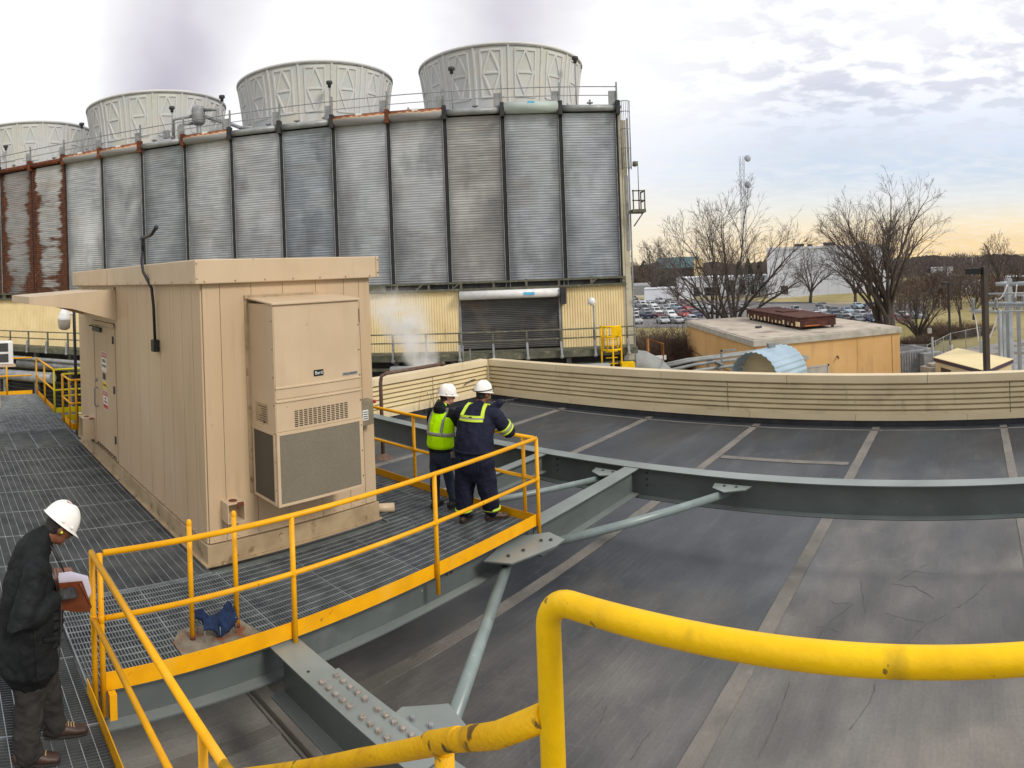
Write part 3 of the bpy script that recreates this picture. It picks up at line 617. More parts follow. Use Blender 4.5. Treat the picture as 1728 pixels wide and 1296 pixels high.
b1, _ = brace('pipe_brace', 'thick pale grey-green pipe brace running from platform corner down to bolted beam', (5.93, 5.16, -0.27), (3.38, 3.62, -0.27))
b2, _ = brace('pipe_brace', 'pale grey-green pipe brace from platform corner out to the long girder', (6.62, 5.05, -0.24), (9.22, 3.62, -0.24), 0.058)
b3, _ = brace('pipe_brace', 'slim grey-green pipe brace seen through the rails beyond the two workers', (6.7, 7.0, -0.24), (9.25, 5.75, -0.24), 0.045)
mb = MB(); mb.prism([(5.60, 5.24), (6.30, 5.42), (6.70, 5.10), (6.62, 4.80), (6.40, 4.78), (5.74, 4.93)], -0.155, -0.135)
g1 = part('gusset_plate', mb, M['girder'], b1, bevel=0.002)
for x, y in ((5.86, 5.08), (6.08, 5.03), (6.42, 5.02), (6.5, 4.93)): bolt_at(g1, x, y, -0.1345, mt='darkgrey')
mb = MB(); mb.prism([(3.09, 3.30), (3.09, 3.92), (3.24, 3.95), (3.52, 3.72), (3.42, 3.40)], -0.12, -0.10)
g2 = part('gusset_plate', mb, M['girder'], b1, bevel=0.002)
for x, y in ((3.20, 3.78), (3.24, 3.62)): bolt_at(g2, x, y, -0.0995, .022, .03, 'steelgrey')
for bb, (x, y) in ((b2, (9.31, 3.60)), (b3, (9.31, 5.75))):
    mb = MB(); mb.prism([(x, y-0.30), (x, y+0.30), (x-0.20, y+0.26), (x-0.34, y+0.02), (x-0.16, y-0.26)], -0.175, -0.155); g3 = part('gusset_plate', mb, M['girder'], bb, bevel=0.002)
    for dy in (-0.09, 0.10): bolt_at(g3, x-0.10, y+dy, -0.1545, .02, .02, 'darkgrey')

# ------------------------------------------------------------ grating decks
def grating(t, p0, p1, q0, q1, bars, z=0.0, pitch=0.03, rod=0.10, matb='galv', matr='galv', th=0.005, h=0.032, joint=0.9):
    mb = MB()
    if bars == 'p':        # bearing bars run along p
        k = q0+pitch/2
        while k < q1: mb.box(p0, k-th/2, z-h, p1, k+th/2, z-0.001); k += pitch
    else:
        k = p0+pitch/2
        while k < p1: mb.box(k-th/2, q0, z-h, k+th/2, q1, z-0.001); k += pitch
    part('bearing_bars', mb, M[matb], t)
    mb = MB()
    if bars == 'p':
        k = p0+rod/2
        while k < p1: mb.box(k-0.0035, q0, z-0.008, k+0.0035, q1, z+0.0005); k += rod
        k = q0
        while k < q1: mb.box(p0, k+0.002, z-h, p1, k+0.012, z+0.001); k += joint
    else:
        k = q0+rod/2
        while k < q1: mb.box(p0, k-0.0035, z-0.008, p1, k+0.0035, z+0.0005); k += rod
        k = p0
        while k < p1: mb.box(k+0.002, q0, z-h, k+0.012, q1, z+0.001); k += joint
    part('cross_rods', mb, M[matr], t)
deck = thing('grating_platform', None, None, (1.2, 9, 0), 'B', kind='structure')
grating(deck, -1.6, 1.13, 1.2, 6.74, 'p', matb='galv_dark')
grating(deck, 1.15, 6.58, 5.245, 6.74, 'q', th=0.0055)
grating(deck, 5.42, 6.58, 6.76, 13.4, 'q', th=0.0055)
grating(deck, -1.6, 2.92, 6.76, 12.96, 'p', matb='galv_dark')
grating(deck, -1.6, 2.98, 12.98, 14.58, 'q', matb='galv_dark', joint=0.45)
grating(deck, -1.6, 2.96, 14.60, 19.5, 'p', matr='galv')
grating(deck, 2.99, 6.0, 15.7, 16.5, 'q', z=-0.01, matr='galv')

# ------------------------------------------------------------ guard rails
def rail_run(name, label, pts, posts, z=0.0, h=1.07, mid=0.55, toe=True, r=0.0245, mm='yellow', post_drop=0.22, group='yellow guard rails of the platform', toe_h=(0.10, -0.045), toe_side=1, round_ends=False, toes=None):
    """pts: (p, q) corners; posts: (p, q)"""
    t = thing(name, label, 'guard rail', (pts[0][0], pts[0][1], z), 'B', group=group)
    def path(hh, rr=0.09):
        P = [Vector((a, b, z+hh)) for a, b in pts]; out = [P[0]]
        for i in range(1, len(P)-1):
            d0 = (P[i-1]-P[i]).normalized(); d1 = (P[i+1]-P[i]).normalized()
            A = P[i]+d0*rr; B = P[i]+d1*rr
            for k in range(5):
                f_ = k/4; out.append((A*(1-f_)+P[i]*f_)*(1-f_)+(P[i]*(1-f_)+B*f_)*f_)
        out.append(P[-1]); return out
    mb = MB(); mb.tube(path(h), r, 14); part('top_rail', mb, M[mm], t)
    mb = MB(); mb.tube(path(mid), r*0.92, 14); part('mid_rail', mb, M[mm], t)
    for a, b in posts:
        mb = MB(); mb.tube([(a, b, z-post_drop), (a, b, z+h-0.004)], r, 14); mb.tube([(a, b, z+mid-.031), (a, b, z+mid-.026), (a, b, z+mid+.026), (a, b, z+mid+.031)], [r, r+.004, r+.004, r], 14); part('post', mb, M[mm], t)
    if toe:
        mb = MB(); prs = toes or list(zip(pts, pts[1:]))
        for (a0, b0), (a1, b1) in prs:
            d = Vector((a1-a0, b1-b0, 0)).normalized(); n = Vector((d.y, -d.x, 0))*toe_side
            A = Vector((a0, b0, 0)); B = Vector((a1, b1, 0)); o = n*(-r-0.009)
            q4 = [A+o, B+o, B+o+n*0.008, A+o+n*0.008]
            mb.prism([(v.x, v.y) for v in q4], z+toe_h[1], z+toe_h[0])
        part('toe_board', mb, M[mm], t)
    return t
rail_run('guard_rail', 'yellow guard rail along the front of the platform in front of the tan shelter', [(1.30, 5.20), (6.62, 5.20)], [(1.27, 5.20), (3.05, 5.20), (4.83, 5.20), (6.62, 5.20)])
rail_run('guard_rail', 'yellow end rail the navy worker leans on, running back behind the shelter', [(6.62, 5.24), (6.62, 13.5)], [(6.62, 5.42), (6.62, 7.55), (6.62, 9.6), (6.62, 11.6), (6.62, 13.4)], toe_side=1)
# rail going down the left of the gap, ends at the stair
t = rail_run('guard_rail', 'yellow guard rail beside the man in black, running towards the stair', [(1.21, 5.24), (1.21, 2.74)], [(1.21, 5.22), (1.21, 2.98)], toe_side=-1, toes=[((1.17, 5.20), (1.17, 1.0))])
mb = MB(); mb.box(1.30, 5.12, -0.22, 1.36, 5.18, -0.02); part('clip', mb, M['yellow'], t)
# landing rail and stair rail in front of the camera
lr = thing('landing_rail', 'bright yellow pipe rail of the upper landing, closest to the camera', 'guard rail', (0.92, 0.71, 1.6), 'B', group='yellow guard rails of the platform')
arc = [(0.92, 0.71-0.05*(1-math.cos(a_)), 2.618+0.05*math.sin(a_)) for a_ in [math.pi/2*k/8 for k in range(9)]]
mb = MB(); mb.tube([(0.92, 0.71, 1.45), (0.92, 0.71, 2.3), (0.92, 0.71, 2.55)]+arc+[(0.92, 0.60, 2.668), (0.925, 0.20, 2.668), (0.93, -2.2, 2.668)], 0.0222, 28)
part('top_rail', mb, M['yellow_bright'], lr)
mb = MB(); mb.tube([(0.92, 0.69, 2.12), (0.93, -2.2, 2.12)], 0.0225, 16); part('mid_rail', mb, M['yellow_bright'], lr)
mb = MB(); mb.tube([(0.93, -1.4, 1.45), (0.93, -1.4, 2.65)], 0.0222, 16); part('post', mb, M['yellow_bright'], lr)
sr = thing('stair_rail', 'worn yellow stair handrail sloping down from the landing post to the platform', 'handrail', (1.0, 1.5, 0.4), 'B', group='yellow guard rails of the platform')
mb = MB(); mb.tube([(0.92, 0.72, 2.455), (0.94, 0.86, 2.35), (1.03, 1.08, 2.19), (1.11, 1.55, 1.86), (1.17, 2.30, 1.33), (1.20, 2.62, 1.10), (1.21, 2.74, 1.07)], 0.0235, 18); part('top_rail', mb, M['yellow_worn'], sr)
mb = MB(); mb.tube([(1.05, 1.13, 2.13), (1.05, 1.13, 0.9)], 0.0235, 16); part('post', mb, M['yellow_worn'], sr)
mb = MB(); mb.tube([(0.94, 0.80, 1.90), (1.21, 2.6, 0.58)], 0.0225, 14); part('mid_rail', mb, M['yellow_worn'], sr)
mb = MB()
for (p0_, p1_, an) in (((1.010, 1.035, 2.226), (1.055, 1.19, 2.118), 200), ((0.975, 0.95, 2.286), (0.99, 0.985, 2.26), 250)):
    A_ = Vector(p0_); B_ = Vector(p1_); mb.tube([A_, A_.lerp(B_, .1), A_.lerp(B_, .9), B_], [.0228, .0243, .0243, .0228], 18)
part('scuffed_paint', mb, M['scuffed'], sr)
# landing floor and stair flight under the camera
ld = thing('landing_stair', 'grating landing with a short steel stair down to the platform', 'stair', (0.3, 0, 1.6), 'B')
mb = MB(); k = -1.6
while k < 0.72: mb.box(-0.6, k, 1.57, 0.88, k+0.005, 1.60); k += 0.03
for k in range(15): mb.box(-0.55+k*0.1, -1.6, 1.592, -0.543+k*0.1, 0.72, 1.601)
part('landing_floor', mb, M['galv'], ld)
mb = MB()
for i in range(7): mb.box(0.0, 0.78+i*0.28, 1.38-i*0.2, 0.86, 1.02+i*0.28, 1.41-i*0.2)
part('treads', mb, M['galv'], ld)
mb = MB(); mb.extrude([(-0.01, -0.12), (0.01, -0.12), (0.01, 0.12), (-0.01, 0.12)], (0.89, 0.72, 1.5), (0.89, 2.75, 0.05)); mb.extrude([(-0.01, -0.12), (0.01, -0.12), (0.01, 0.12), (-0.01, 0.12)], (-0.02, 0.72, 1.5), (-0.02, 2.75, 0.05))
mb.box(0.885, -1.6, 1.4, 0.9, 0.74, 1.7); part('stringer', mb, M['yellow_bright'], ld)
# far left rails
rail_run('guard_rail', 'yellow rail across the far end of the grating deck at the left', [(-1.5, 19.5), (2.86, 19.5)], [(2.1, 19.5), (0.4, 19.5), (-1.2, 19.5)], toe_side=1, post_drop=0.05)
t = rail_run('guard_rail', 'yellow rail along the far right side of the deck, left of the shelter', [(2.98, 19.42), (2.98, 16.55)], [(2.98, 19.42), (2.98, 18.0)], toe_side=1, post_drop=0.05)
rail_run('guard_rail', 'lime yellow rail of the side walkway behind the shelter door', [(2.98, 16.52), (7.0, 16.52)], [(2.98, 16.52), (4.6, 16.52), (6.2, 16.52)], mm='yellow_lime', toe_side=1, post_drop=0.05)
t = rail_run('guard_rail', 'lime yellow rail on the near side of the side walkway behind shelter door', [(3.02, 15.62), (7.0, 15.62)], [(3.02, 15.62), (4.6, 15.62), (6.2, 15.62)], mm='yellow_lime', toe_side=-1, post_drop=0.05)
rail_run('guard_rail', 'short yellow corner rail beside the lamp pole and the shelter door', [(3.0, 15.55), (3.0, 14.56), (5.0, 14.56)], [(3.0, 15.50), (3.0, 14.72), (3.12, 14.56), (4.4, 14.56)], toe_side=1, post_drop=0.05)
# two stub posts on a rusty plate, blue rag hung on a small rack
def stub(p, q, label):
    t = thing('stub_post', label, 'post', (p, q, 0), 'B', group='capped stub posts')
    mb = MB(); mb.tube([(p, q, 0.02), (p, q, 1.045)], 0.0235, 16); part('pole', mb, M['yellow'], t)
    mb = MB(); mb.lathe([(0.0, 0.035), (0.014, 0.032), (0.022, 0.02), (0.0262, 0.0), (0.0262, -0.012)], (p, q, 1.05), 14); part('cap', mb, M['yellow'], t)
    mb = MB(); mb.tube([(p, q, 0.012), (p, q, 0.045)], 0.0265, 16); part('rusty_foot', mb, M['rust'], t)
stub(2.20, 5.58, 'lone yellow stub post left of the blue rag'); stub(2.65, 5.58, 'lone yellow stub post right of the blue rag')
M['plate'] = mat('stained_base_plate', (0.23, 0.20, 0.15), (0.13, 0.11, 0.085), 7, 0.5, third=(0.20,0.07,0.03), tscale=6, tlo=0.52, thi=0.66)
mb = MB(); mb.prism([(2.02, 5.36), (2.02, 5.60), (2.14, 5.78), (2.72, 5.72), (2.80, 5.36)], 0.003, 0.012)
solo('base_plate', 'rust stained steel plate on the grating under the stub posts', 'plate', mb, M['plate'], (2.4, 5.55, 0.003), 'B', bevel=0.002)
t = thing('blue_rag', 'blue rags draped over a small wire rack between stub posts', 'rag', (2.43, 5.55, 0.012), 'B')
def rag(mb, p0, p1, q0, q1, zf, n=18):
    rr = random.Random(3); vs = []
    for i in range(n+1):
        for j in range(n+1):
            a = i/n; b = j/n; x = p0+(p1-p0)*a; y = q0+(q1-q0)*b
            nzv = noise.noise(Vector((x*14, y*14, 2)))
            vs.append((x+0.02*nzv, y+0.02*noise.noise(Vector((x*11, y*11, 8))), zf(a, b)+0.045*nzv+0.022*noise.noise(Vector((x*33, y*33, 5)))-.05*max(0, .12-min(a, 1-a, b, 1-b))/.12*(.5+nzv)))
    k = n+1; top = [(i*k+j, (i+1)*k+j, (i+1)*k+j+1, i*k+j+1) for i in range(n) for j in range(n)]
    mb.add(vs, top, 0, True); return mb
mb = MB(); rag(mb, 2.26, 2.43, 5.46, 5.68, lambda a, b: 0.20-0.10*a*a+0.02*b-0.04*(1-b)**4)
rag(mb, 2.43, 2.61, 5.46, 5.68, lambda a, b: 0.10+0.12*a**1.2+0.02*b-0.05*(1-b)**4)
o = part('cloth', mb, M['blue_cloth'], t); sd = o.modifiers.new('s', 'SOLIDIFY'); sd.thickness = 0.022
mb = MB()
for p_ in (2.28, 2.43, 2.59):
    for q_ in (5.48, 5.66): mb.tube([(p_, q_, 0.012), (p_, q_, 0.11 if p_ == 2.43 else 0.16)], 0.004, 6)
part('wire_rack', mb, M['steelgrey'], t)

# ------------------------------------------------------------ the tan equipment shelter
SP0, SP1, SQ0, SQ1, ST = 2.95, 5.37, 6.90, 13.30, 3.20
sh = thing('equipment_shelter', 'tan metal equipment shelter with overhanging roof band on the grating platform', 'shelter', (SP0, SQ0, 0), 'B')
mb = MB(); mb.box(SP0+.02, SQ0+.02, 0.25, SP1-.02, SQ1-.02, ST, 1)
def wall_panels(mb, axis, fixed, cuts, z0, z1, outw):
    for a, b in zip(cuts, cuts[1:]):
        if axis == 'p': mb.box(fixed, a+0.003, z0, fixed-outw, b-0.003, z1, 0)
        else: mb.box(a+0.003, fixed, z0, b-0.003, fixed-outw, z1, 0)
wall_panels(mb, 'q', SQ0+.02, [SP0+.02, 3.19, 3.60, 4.03, 4.51, 4.94, 5.18, SP1-.02], 0.25, ST, 0.02)
DQ0, DQ1 = 10.62, 11.98
wall_panels(mb, 'p', SP0+.02, [SQ0+.02, 7.18, 7.51, 7.91, 8.32, 8.83, 9.30, 9.79, 10.2, DQ0-0.08], 0.25, ST, 0.02)
wall_panels(mb, 'p', SP0+.02, [DQ1+0.08, 12.4, 12.85, SQ1-.02], 0.25, ST, 0.02)
mb.box(SP0, DQ0-0.08, 2.56, SP0+.02, DQ1+0.08, ST)
mb.box(SP1-0.02, SQ0+.02, 0.25, SP1, SQ1-.02, ST); mb.box(SP0+.02, SQ1-.02, 0.25, SP1-.02, SQ1, ST)
part('wall', mb, [M['tan'], M['joint']], sh)
mb = MB(); mb.box(SP0-.02, SQ0-.02, 0.004, SP1+.01, SQ1+.02, 0.235)
mb.box(SP0-.055, SQ0-.05, 0.004, SP1+.03, SQ1+.02, 0.03)
base = part('skid_base', mb, M['tan_trim'], sh, bevel=0.004)
mb = MB()
for i in range(16): mb.ball((SP0+.08+i*0.15, SQ0-.004, 0.285), 0.010, 8, 5)
for i in range(42): mb.ball((SP0-.004, SQ0+.1+i*0.15, 0.285), 0.010, 8, 5)
part('rivets', mb, M['tan_light'], sh)
mb = MB(); mb.box(SP0-.09, SQ0-.08, ST-.005, SP1+.10, SQ1+.08, 3.475)
rf = part('roof', mb, M['tan_light'], sh, bevel=0.012)
mb = MB()
for i in range(7): mb.ball((SP0+.02+i*0.39, SQ0-.08, ST+.025), 0.012, 8, 5)
for i in range(10): mb.ball((SP0-.09, SQ0+.05+i*0.62, ST+.025), 0.012, 8, 5)
mb.box(SP1+.045, SQ0-.083, ST, SP1+.055, SQ0-.079, 3.47); mb.box(SP0-.093, 10.6, ST, SP0-.089, 10.61, 3.47)
for z in (3.26, 3.43): mb.ball((SP0-.07, SQ0-.08, z), 0.012, 8, 5); mb.ball((SP1+.08, SQ0-.08, z), 0.012, 8, 5)
part('rivets', mb, M['tan_trim'], rf)
# hood over the door
mb = MB(); A = [(2.95, 10.42), (2.95, 12.75)]
vs = [(2.94, 10.42, 3.12), (2.94, 12.75, 3.12), (1.52, 12.75, 3.04), (1.52, 10.42, 3.04), (2.94, 10.42, 2.62), (2.94, 12.75, 2.62), (1.52, 12.75, 2.93), (1.52, 10.42, 2.93), (2.2, 10.42, 2.84), (2.2, 12.75, 2.84)]
# roof sheet with drop edges and triangular cheeks
mb.add(vs, [(0,3,2,1), (0,8,7,3), (0,4,8), (1,2,6,9), (1,9,5), (3,7,6,2)])
hood = part('door_hood', mb, M['tan_light'], sh); sd = hood.modifiers.new('s', 'SOLIDIFY'); sd.thickness = 0.012
mb = MB(); mb.box(2.915, 10.44, 3.125, 2.948, 12.7, 3.165)
for i in range(6): mb.ball((2.914, 10.6+i*0.4, 3.145), 0.012, 8, 5)
part('flange', mb, M['yellow'] if False else M['tan_trim'], hood)
# door with frame, hinges, signs, handle
mb = MB(); mb.box(SP0-.015, DQ0-0.07, 0.28, SP0+.02, DQ0, 2.55); mb.box(SP0-.015, DQ1, 0.28, SP0+.02, DQ1+.07, 2.55); mb.box(SP0-.015, DQ0-0.07, 2.47, SP0+.02, DQ1+.07, 2.55)
dr = part('door', (lambda q: (q.box(SP0-.004, DQ0+.006, 0.32, SP0+.03, DQ1-.006, 2.465), q)[1])(MB()), M['door_tan'] if 'door_tan' in M else M['tan'], sh, bevel=0.004)
part('door_frame', mb, M['tan'], sh, bevel=0.003)
for z in (2.28, 1.45, 0.62):
    mb = MB(); mb.box(SP0-.028, DQ0-.035, z-.06, SP0-.012, DQ0+.03, z+.06); mb.tube([(SP0-.03, DQ0-.003, z-.065), (SP0-.03, DQ0-.003, z+.065)], 0.010, 8); part('hinge', mb, M['darkgrey'], dr)
mb = MB(); mb.tube([(SP0-.01, 11.82, 1.32), (SP0-.06, 11.82, 1.32), (SP0-.07, 11.82, 1.28), (SP0-.07, 11.82, 1.02), (SP0-.06, 11.82, 0.98), (SP0-.01, 11.82, 0.98)], 0.012, 8); part('handle', mb, M['steelgrey'], dr)
mb = MB(); mb.lathe([(0.0, 0.04), (0.03, 0.035), (0.03, 0.0)], (SP0-.004, 11.85, 1.46), 14, M=Matrix.Rotation(R(-90), 4, 'Y')); part('lock', mb, M['steelgrey'], dr)
mb = MB(); mb.box(SP0-.05, 11.4, 2.36, SP0-.004, 11.96, 2.44); mb.tube([(SP0-.05, 11.9, 2.46), (SP0-.25, 11.3, 2.5)], 0.012, 6); part('door_closer', mb, M['darkgrey'], dr)
RQ = Matrix.Rotation(R(-90), 4, 'Z') @ Matrix.Rotation(R(90), 4, 'X')     # text plane facing -p
def sign(parent, y0, y1, z0, z1, bands, texts, name='sign', lab=None):
    mb = MB(); mats = [M['sign_white'], M['sign_red'], M['sign_yellow'], M['black']]
    x = SP0-.0045
    mb.box(x-.002, y0, z0, x, y1, z1, 0)
    for (b0, b1, mi) in bands: mb.box(x-.003, y0+.006, b0, x-.0015, y1-.006, b1, mi)
    s_ = part(name, mb, mats, parent, label=lab)
    for body, size, zc_, mt in texts:
        me = text_mesh(body, size, mat=M[mt]); o = bpy.data.objects.new('lettering', me); COL.objects.link(o); o.parent = s_
        b_ = Vector(s_['_b']); o.matrix_local = Matrix.Translation(Vector((x-.0045, (y0+y1)/2, zc_))-b_) @ RQ
for nm, c in (('sign_white', (0.72,0.72,0.70)), ('sign_red', (0.50,0.03,0.03)), ('sign_yellow', (0.75,0.50,0.03))): M[nm] = mat(nm+'_enamel', c, None, 5, 0.4)
sign(dr, 11.14, 11.48, 1.68, 2.02, [(1.92, 2.01, 1)], [('DANGER', 0.075, 1.965, 'sign_white'), ('HIGH', 0.085, 1.86, 'black'), ('VOLTAGE', 0.06, 1.77, 'black')], lab='white danger sign with a red heading')
sign(dr, 11.20, 11.42, 1.52, 1.66, [(1.53, 1.65, 3)], [])
sign(dr, 11.14, 11.44, 1.37, 1.50, [(1.375, 1.495, 2)], [('CAUTION', 0.05, 1.435, 'black')], lab='small yellow caution sign')
sign(dr, 11.12, 11.42, 1.02, 1.34, [(1.25, 1.33, 1), (1.03, 1.10, 1)], [('NOTICE', 0.055, 1.29, 'sign_white'), ('KEEP', 0.055, 1.205, 'sign_red'), ('CLOSED', 0.05, 1.145, 'sign_red')], lab='white notice sign with red bands')
# lifting lug boxes
def lug(name, box, face):
    p0, p1, q0, q1, z0, z1 = box; mb = MB(); w = 0.012
    mb.box(p0, q0, z1-w, p1, q1, z1); mb.box(p0, q0, z0, p1, q1, z0+w)
    if face == 'q':
        mb.box(p0, q0, z0+w, p0+w, q1, z1-w); mb.box(p1-w, q0, z0+w, p1, q1, z1-w)
    else:
        mb.box(p0, q0, z0+w, p1, q0+w, z1-w); mb.box(p0, q1-w, z0+w, p1, q1, z1-w)
    o = part(name, mb, M['tan_light'], sh)
    mb = MB(); mb.lathe([(0.0, 0.0), (0.05, 0.0), (0.05, 0.004), (0.0, 0.004)], ((p0+p1)/2, (q0+q1)/2, z1+.0005), 12); mb.box(p1-.10, q0-.004, z1-.03, p1-.02, q0+.003, z1+.004); part('rust_stain', mb, M['rust'], o)
lug('lifting_bracket', (3.12, 3.34, 6.72, 6.90, 0.50, 0.72), 'q'); lug('lifting_bracket', (2.72, 2.95, 12.15, 12.50, 0.30, 0.70), 'p')
mb = MB(); mb.box(5.10, SQ0-.006, 2.62, 5.17, SQ0, 2.80, 0); mb.box(5.10, SQ0-.006, 2.44, 5.17, SQ0, 2.60, 1); part('vent_window', mb, [M['glass'], M['concrete']], sh)
mb = MB(); mb.tube([(5.38, 7.3, 0.02), (5.55, 7.1, 0.05), (5.72, 6.98, 0.05)], 0.06, 12); part('drain_pipe', mb, M['tan_light'], sh)

# ------------------------------------------------------------ wall mounted air conditioner
ac = thing('air_conditioner', 'tall tan wall-mounted air conditioning unit on the front of the shelter', 'air conditioner', (4.14, 6.9, 0.72), 'B')
A0, A1, B0, B1, Z0_, Z1_ = 3.55, 4.73, 6.32, 6.895, 0.72, 2.97
mb = MB(); mb.box(A0, B0, Z0_, A1, B1, Z1_-.02); mb.box(A0+.01, B0-.008, 1.90, A1-.01, B0, Z1_-.05); mb.box(A0+.01, B0-.006, 1.54, A1-.01, B0, 1.885)
part('casing', mb, M['tan_light'], ac, bevel=0.006)
mb = MB(); vs = [(A0-.02, B0-.03, Z1_-.03), (A1+.02, B0-.03, Z1_-.03), (A1+.02, B1, Z1_+.03), (A0-.02, B1, Z1_+.03)]
mb.add(vs+[(x, y, z+.02) for x, y, z in vs], [(0,3,2,1), (4,5,6,7), (0,1,5,4), (1,2,6,5), (2,3,7,6), (3,0,4,7)]); part('top_cover', mb, M['tan_light'], ac, bevel=0.003)
mb = MB()
for z in (2.035, 1.885): mb.extrude([(0, 0), (0.012, -0.006), (0.012, -0.022), (0, -0.026)], (A0+.005, B0-.008, z), (A1-.005, B0-.008, z))
mb.box(A0+.0, B0-.014, 1.50, A1-.0, B0-.006, 1.535); mb.box(A0, B0-.012, Z0_, A0+.035, B0-.004, 1.50); mb.box(A1-.05, B0-.012, Z0_, A1, B0-.004, 1.50); mb.box(A0+.035, B0-.012, Z0_, A1-.05, B0-.004, Z0_+.03)
part('panel_trim', mb, M['tan_light'], ac, bevel=0.002)
mb = MB(); mb.box(A0+.036, B0-.009, Z0_+.031, A1-.051, B0-.003, 1.499); part('filter_grille', mb, M['filter'], ac)
mb = MB(); mb.box(A0-.004, B0+.06, Z0_+.04, A0-.0005, B1-.06, 1.50); part('side_grille', mb, M['filter_dark'], ac)
mb = MB()
for a, b, c, d in ((B0+.03, B0+.06, Z0_+.01, 1.53), (B1-.06, B1-.03, Z0_+.01, 1.53), (B0+.06, B1-.06, 1.50, 1.53), (B0+.06, B1-.06, Z0_+.01, Z0_+.04)): mb.box(A0-.010, a, c, A0-.0005, b, d)
part('side_grille_frame', mb, M['tan_light'], ac)
mb = MB()
for i in range(12):
    x = 3.79+i*0.062
    for k in range(9): mb.box(x, B0-.0095, 1.572+k*0.021, x+0.045, B0-.0065, 1.582+k*0.021)
part('vent_slots', mb, M['black'], ac)
mb = MB(); mb.box(4.06, B0-.014, 2.105, 4.19, B0-.0085, 2.175, 0); bd = part('maker_badge', mb, [M['badge'] if 'badge' in M else M['glass']], ac)
def front_text(body, size, x, z, y, mt, parent):
    me = text_mesh(body, size, mat=M[mt]); o = bpy.data.objects.new('lettering', me); COL.objects.link(o); o.parent = parent
    o.matrix_local = Matrix.Translation(Vector((x, y, z))-Vector(parent['_b'])) @ Matrix.Rotation(R(90), 4, 'X')
front_text('Bard', 0.055, 4.125, 2.14, B0-.0155, 'sign_white', bd)
mb = MB(); mb.box(4.46, B0-.012, 2.065, 4.68, B0-.0085, 2.10); lb = part('label_plate', mb, M['steelgrey'], ac)
front_text('WALL-MOUNT', 0.03, 4.57, 2.082, B0-.0135, 'black', lb)
mb = MB(); mb.box(A0-.003, 6.50, 1.60, A0-.0005, 6.78, 1.82); ll = part('side_label', mb, M['tan_trim'], ac)
mb = MB()
for k in range(7): mb.box(A0-.0045, 6.52, 1.62+k*.027, A0-.0032, 6.52+rnd.uniform(.1, .24), 1.629+k*.027)
mb.box(A0-.0045, 6.56, 1.60, A0-.0032, 6.60, 1.63); part('print', mb, M['darkgrey'], ll)
mb = MB(); mb.box(A0-.05, B1-.006, Z0_+.02, A0, B1+.003, Z1_+.03); mb.box(A1, B1-.006, Z0_+.02, A1+.05, B1+.003, Z1_+.03); mb.box(A0-.05, B1-.02, Z1_+.03, A1-.2, B1+.003, Z1_+.075)
for i in range(6): mb.ball((A0+.05+i*.17, B1-.02, Z1_+.055), 0.009, 6, 4)
part('wall_flange', mb, M['tan_trim'], ac)
mb = MB()
for i in range(7): mb.ball((A0-.001, B0+.03+0.0, 0.9+i*.31), 0.008, 6, 4); mb.ball((A1-.02, B0-.014, 0.85+i*.3), 0.008, 6, 4)
part('screws', mb, M['joint'], ac)
# disconnect switch
dc = thing('disconnect_switch', 'small grey switch box with a red handle on the shelter corner', 'switch box', (5.14, 6.9, 1.3), 'B')
mb = MB(); mb.box(5.03, 6.76, 1.30, 5.25, 6.895, 1.62); part('box', mb, M['switch'] if 'switch' in M else M['steelgrey'], dc, bevel=0.005)
mb = MB(); mb.box(5.25, 6.80, 1.40, 5.28, 6.84, 1.56); part('lever', mb, M['black'], dc)
mb = MB(); mb.ball((5.30, 6.80, 1.58), 0.026, 10, 6); part('handle', mb, M['redpl'], dc)
mb = MB(); mb.box(5.07, 6.757, 1.37, 5.16, 6.7595, 1.50); nt_ = part('notice', mb, M['sign_white'], dc)
mb = MB()
for k in range(4): mb.box(5.08, 6.755, 1.385+k*.028, 5.15, 6.7565, 1.397+k*.028)
part('print', mb, M['darkgrey'], nt_)
mb = MB(); mb.tube([(5.10, 6.85, 1.30), (5.10, 6.86, 1.10), (5.06, 6.88, 0.98)], 0.016, 8); mb.tube([(5.08, 6.86, 1.62), (5.08, 6.88, 1.70)], 0.02, 8); part('conduit', mb, M['black'], dc)
# cable mast on the left face
cm_ = thing('cable_mast', 'thin black cable mast clipped to the shelter, bent arm above its roof', 'mast', (2.93, 8.38, 2.3), 'B')
mb = MB(); mb.tube([(2.90, 8.38, 2.42), (2.90, 8.40, 2.9), (2.88, 8.40, 3.15), (2.80, 8.50, 3.38), (2.80, 8.55, 3.52), (2.83, 8.56, 3.72)], 0.021, 10); part('conduit', mb, M['black'], cm_)
mb = MB(); mb.box(2.86, 8.33, 2.30, 2.94, 8.45, 2.46); mb.tube([(2.90, 8.30, 2.33), (2.90, 8.38, 2.33)], 0.02, 8); part('junction_box', mb, M['black'], cm_, bevel=0.006)
mb = MB(); mb.tube([(2.83, 8.56, 3.66), (2.83, 8.56, 3.86)], 0.028, 10); mb.tube([(2.83, 8.63, 3.83), (2.83, 8.18, 3.86), (2.83, 8.02, 3.93)], 0.024, 10); mb.ball((2.83, 8.0, 3.935), 0.034, 8, 6); part('arm', mb, M['black'], cm_)
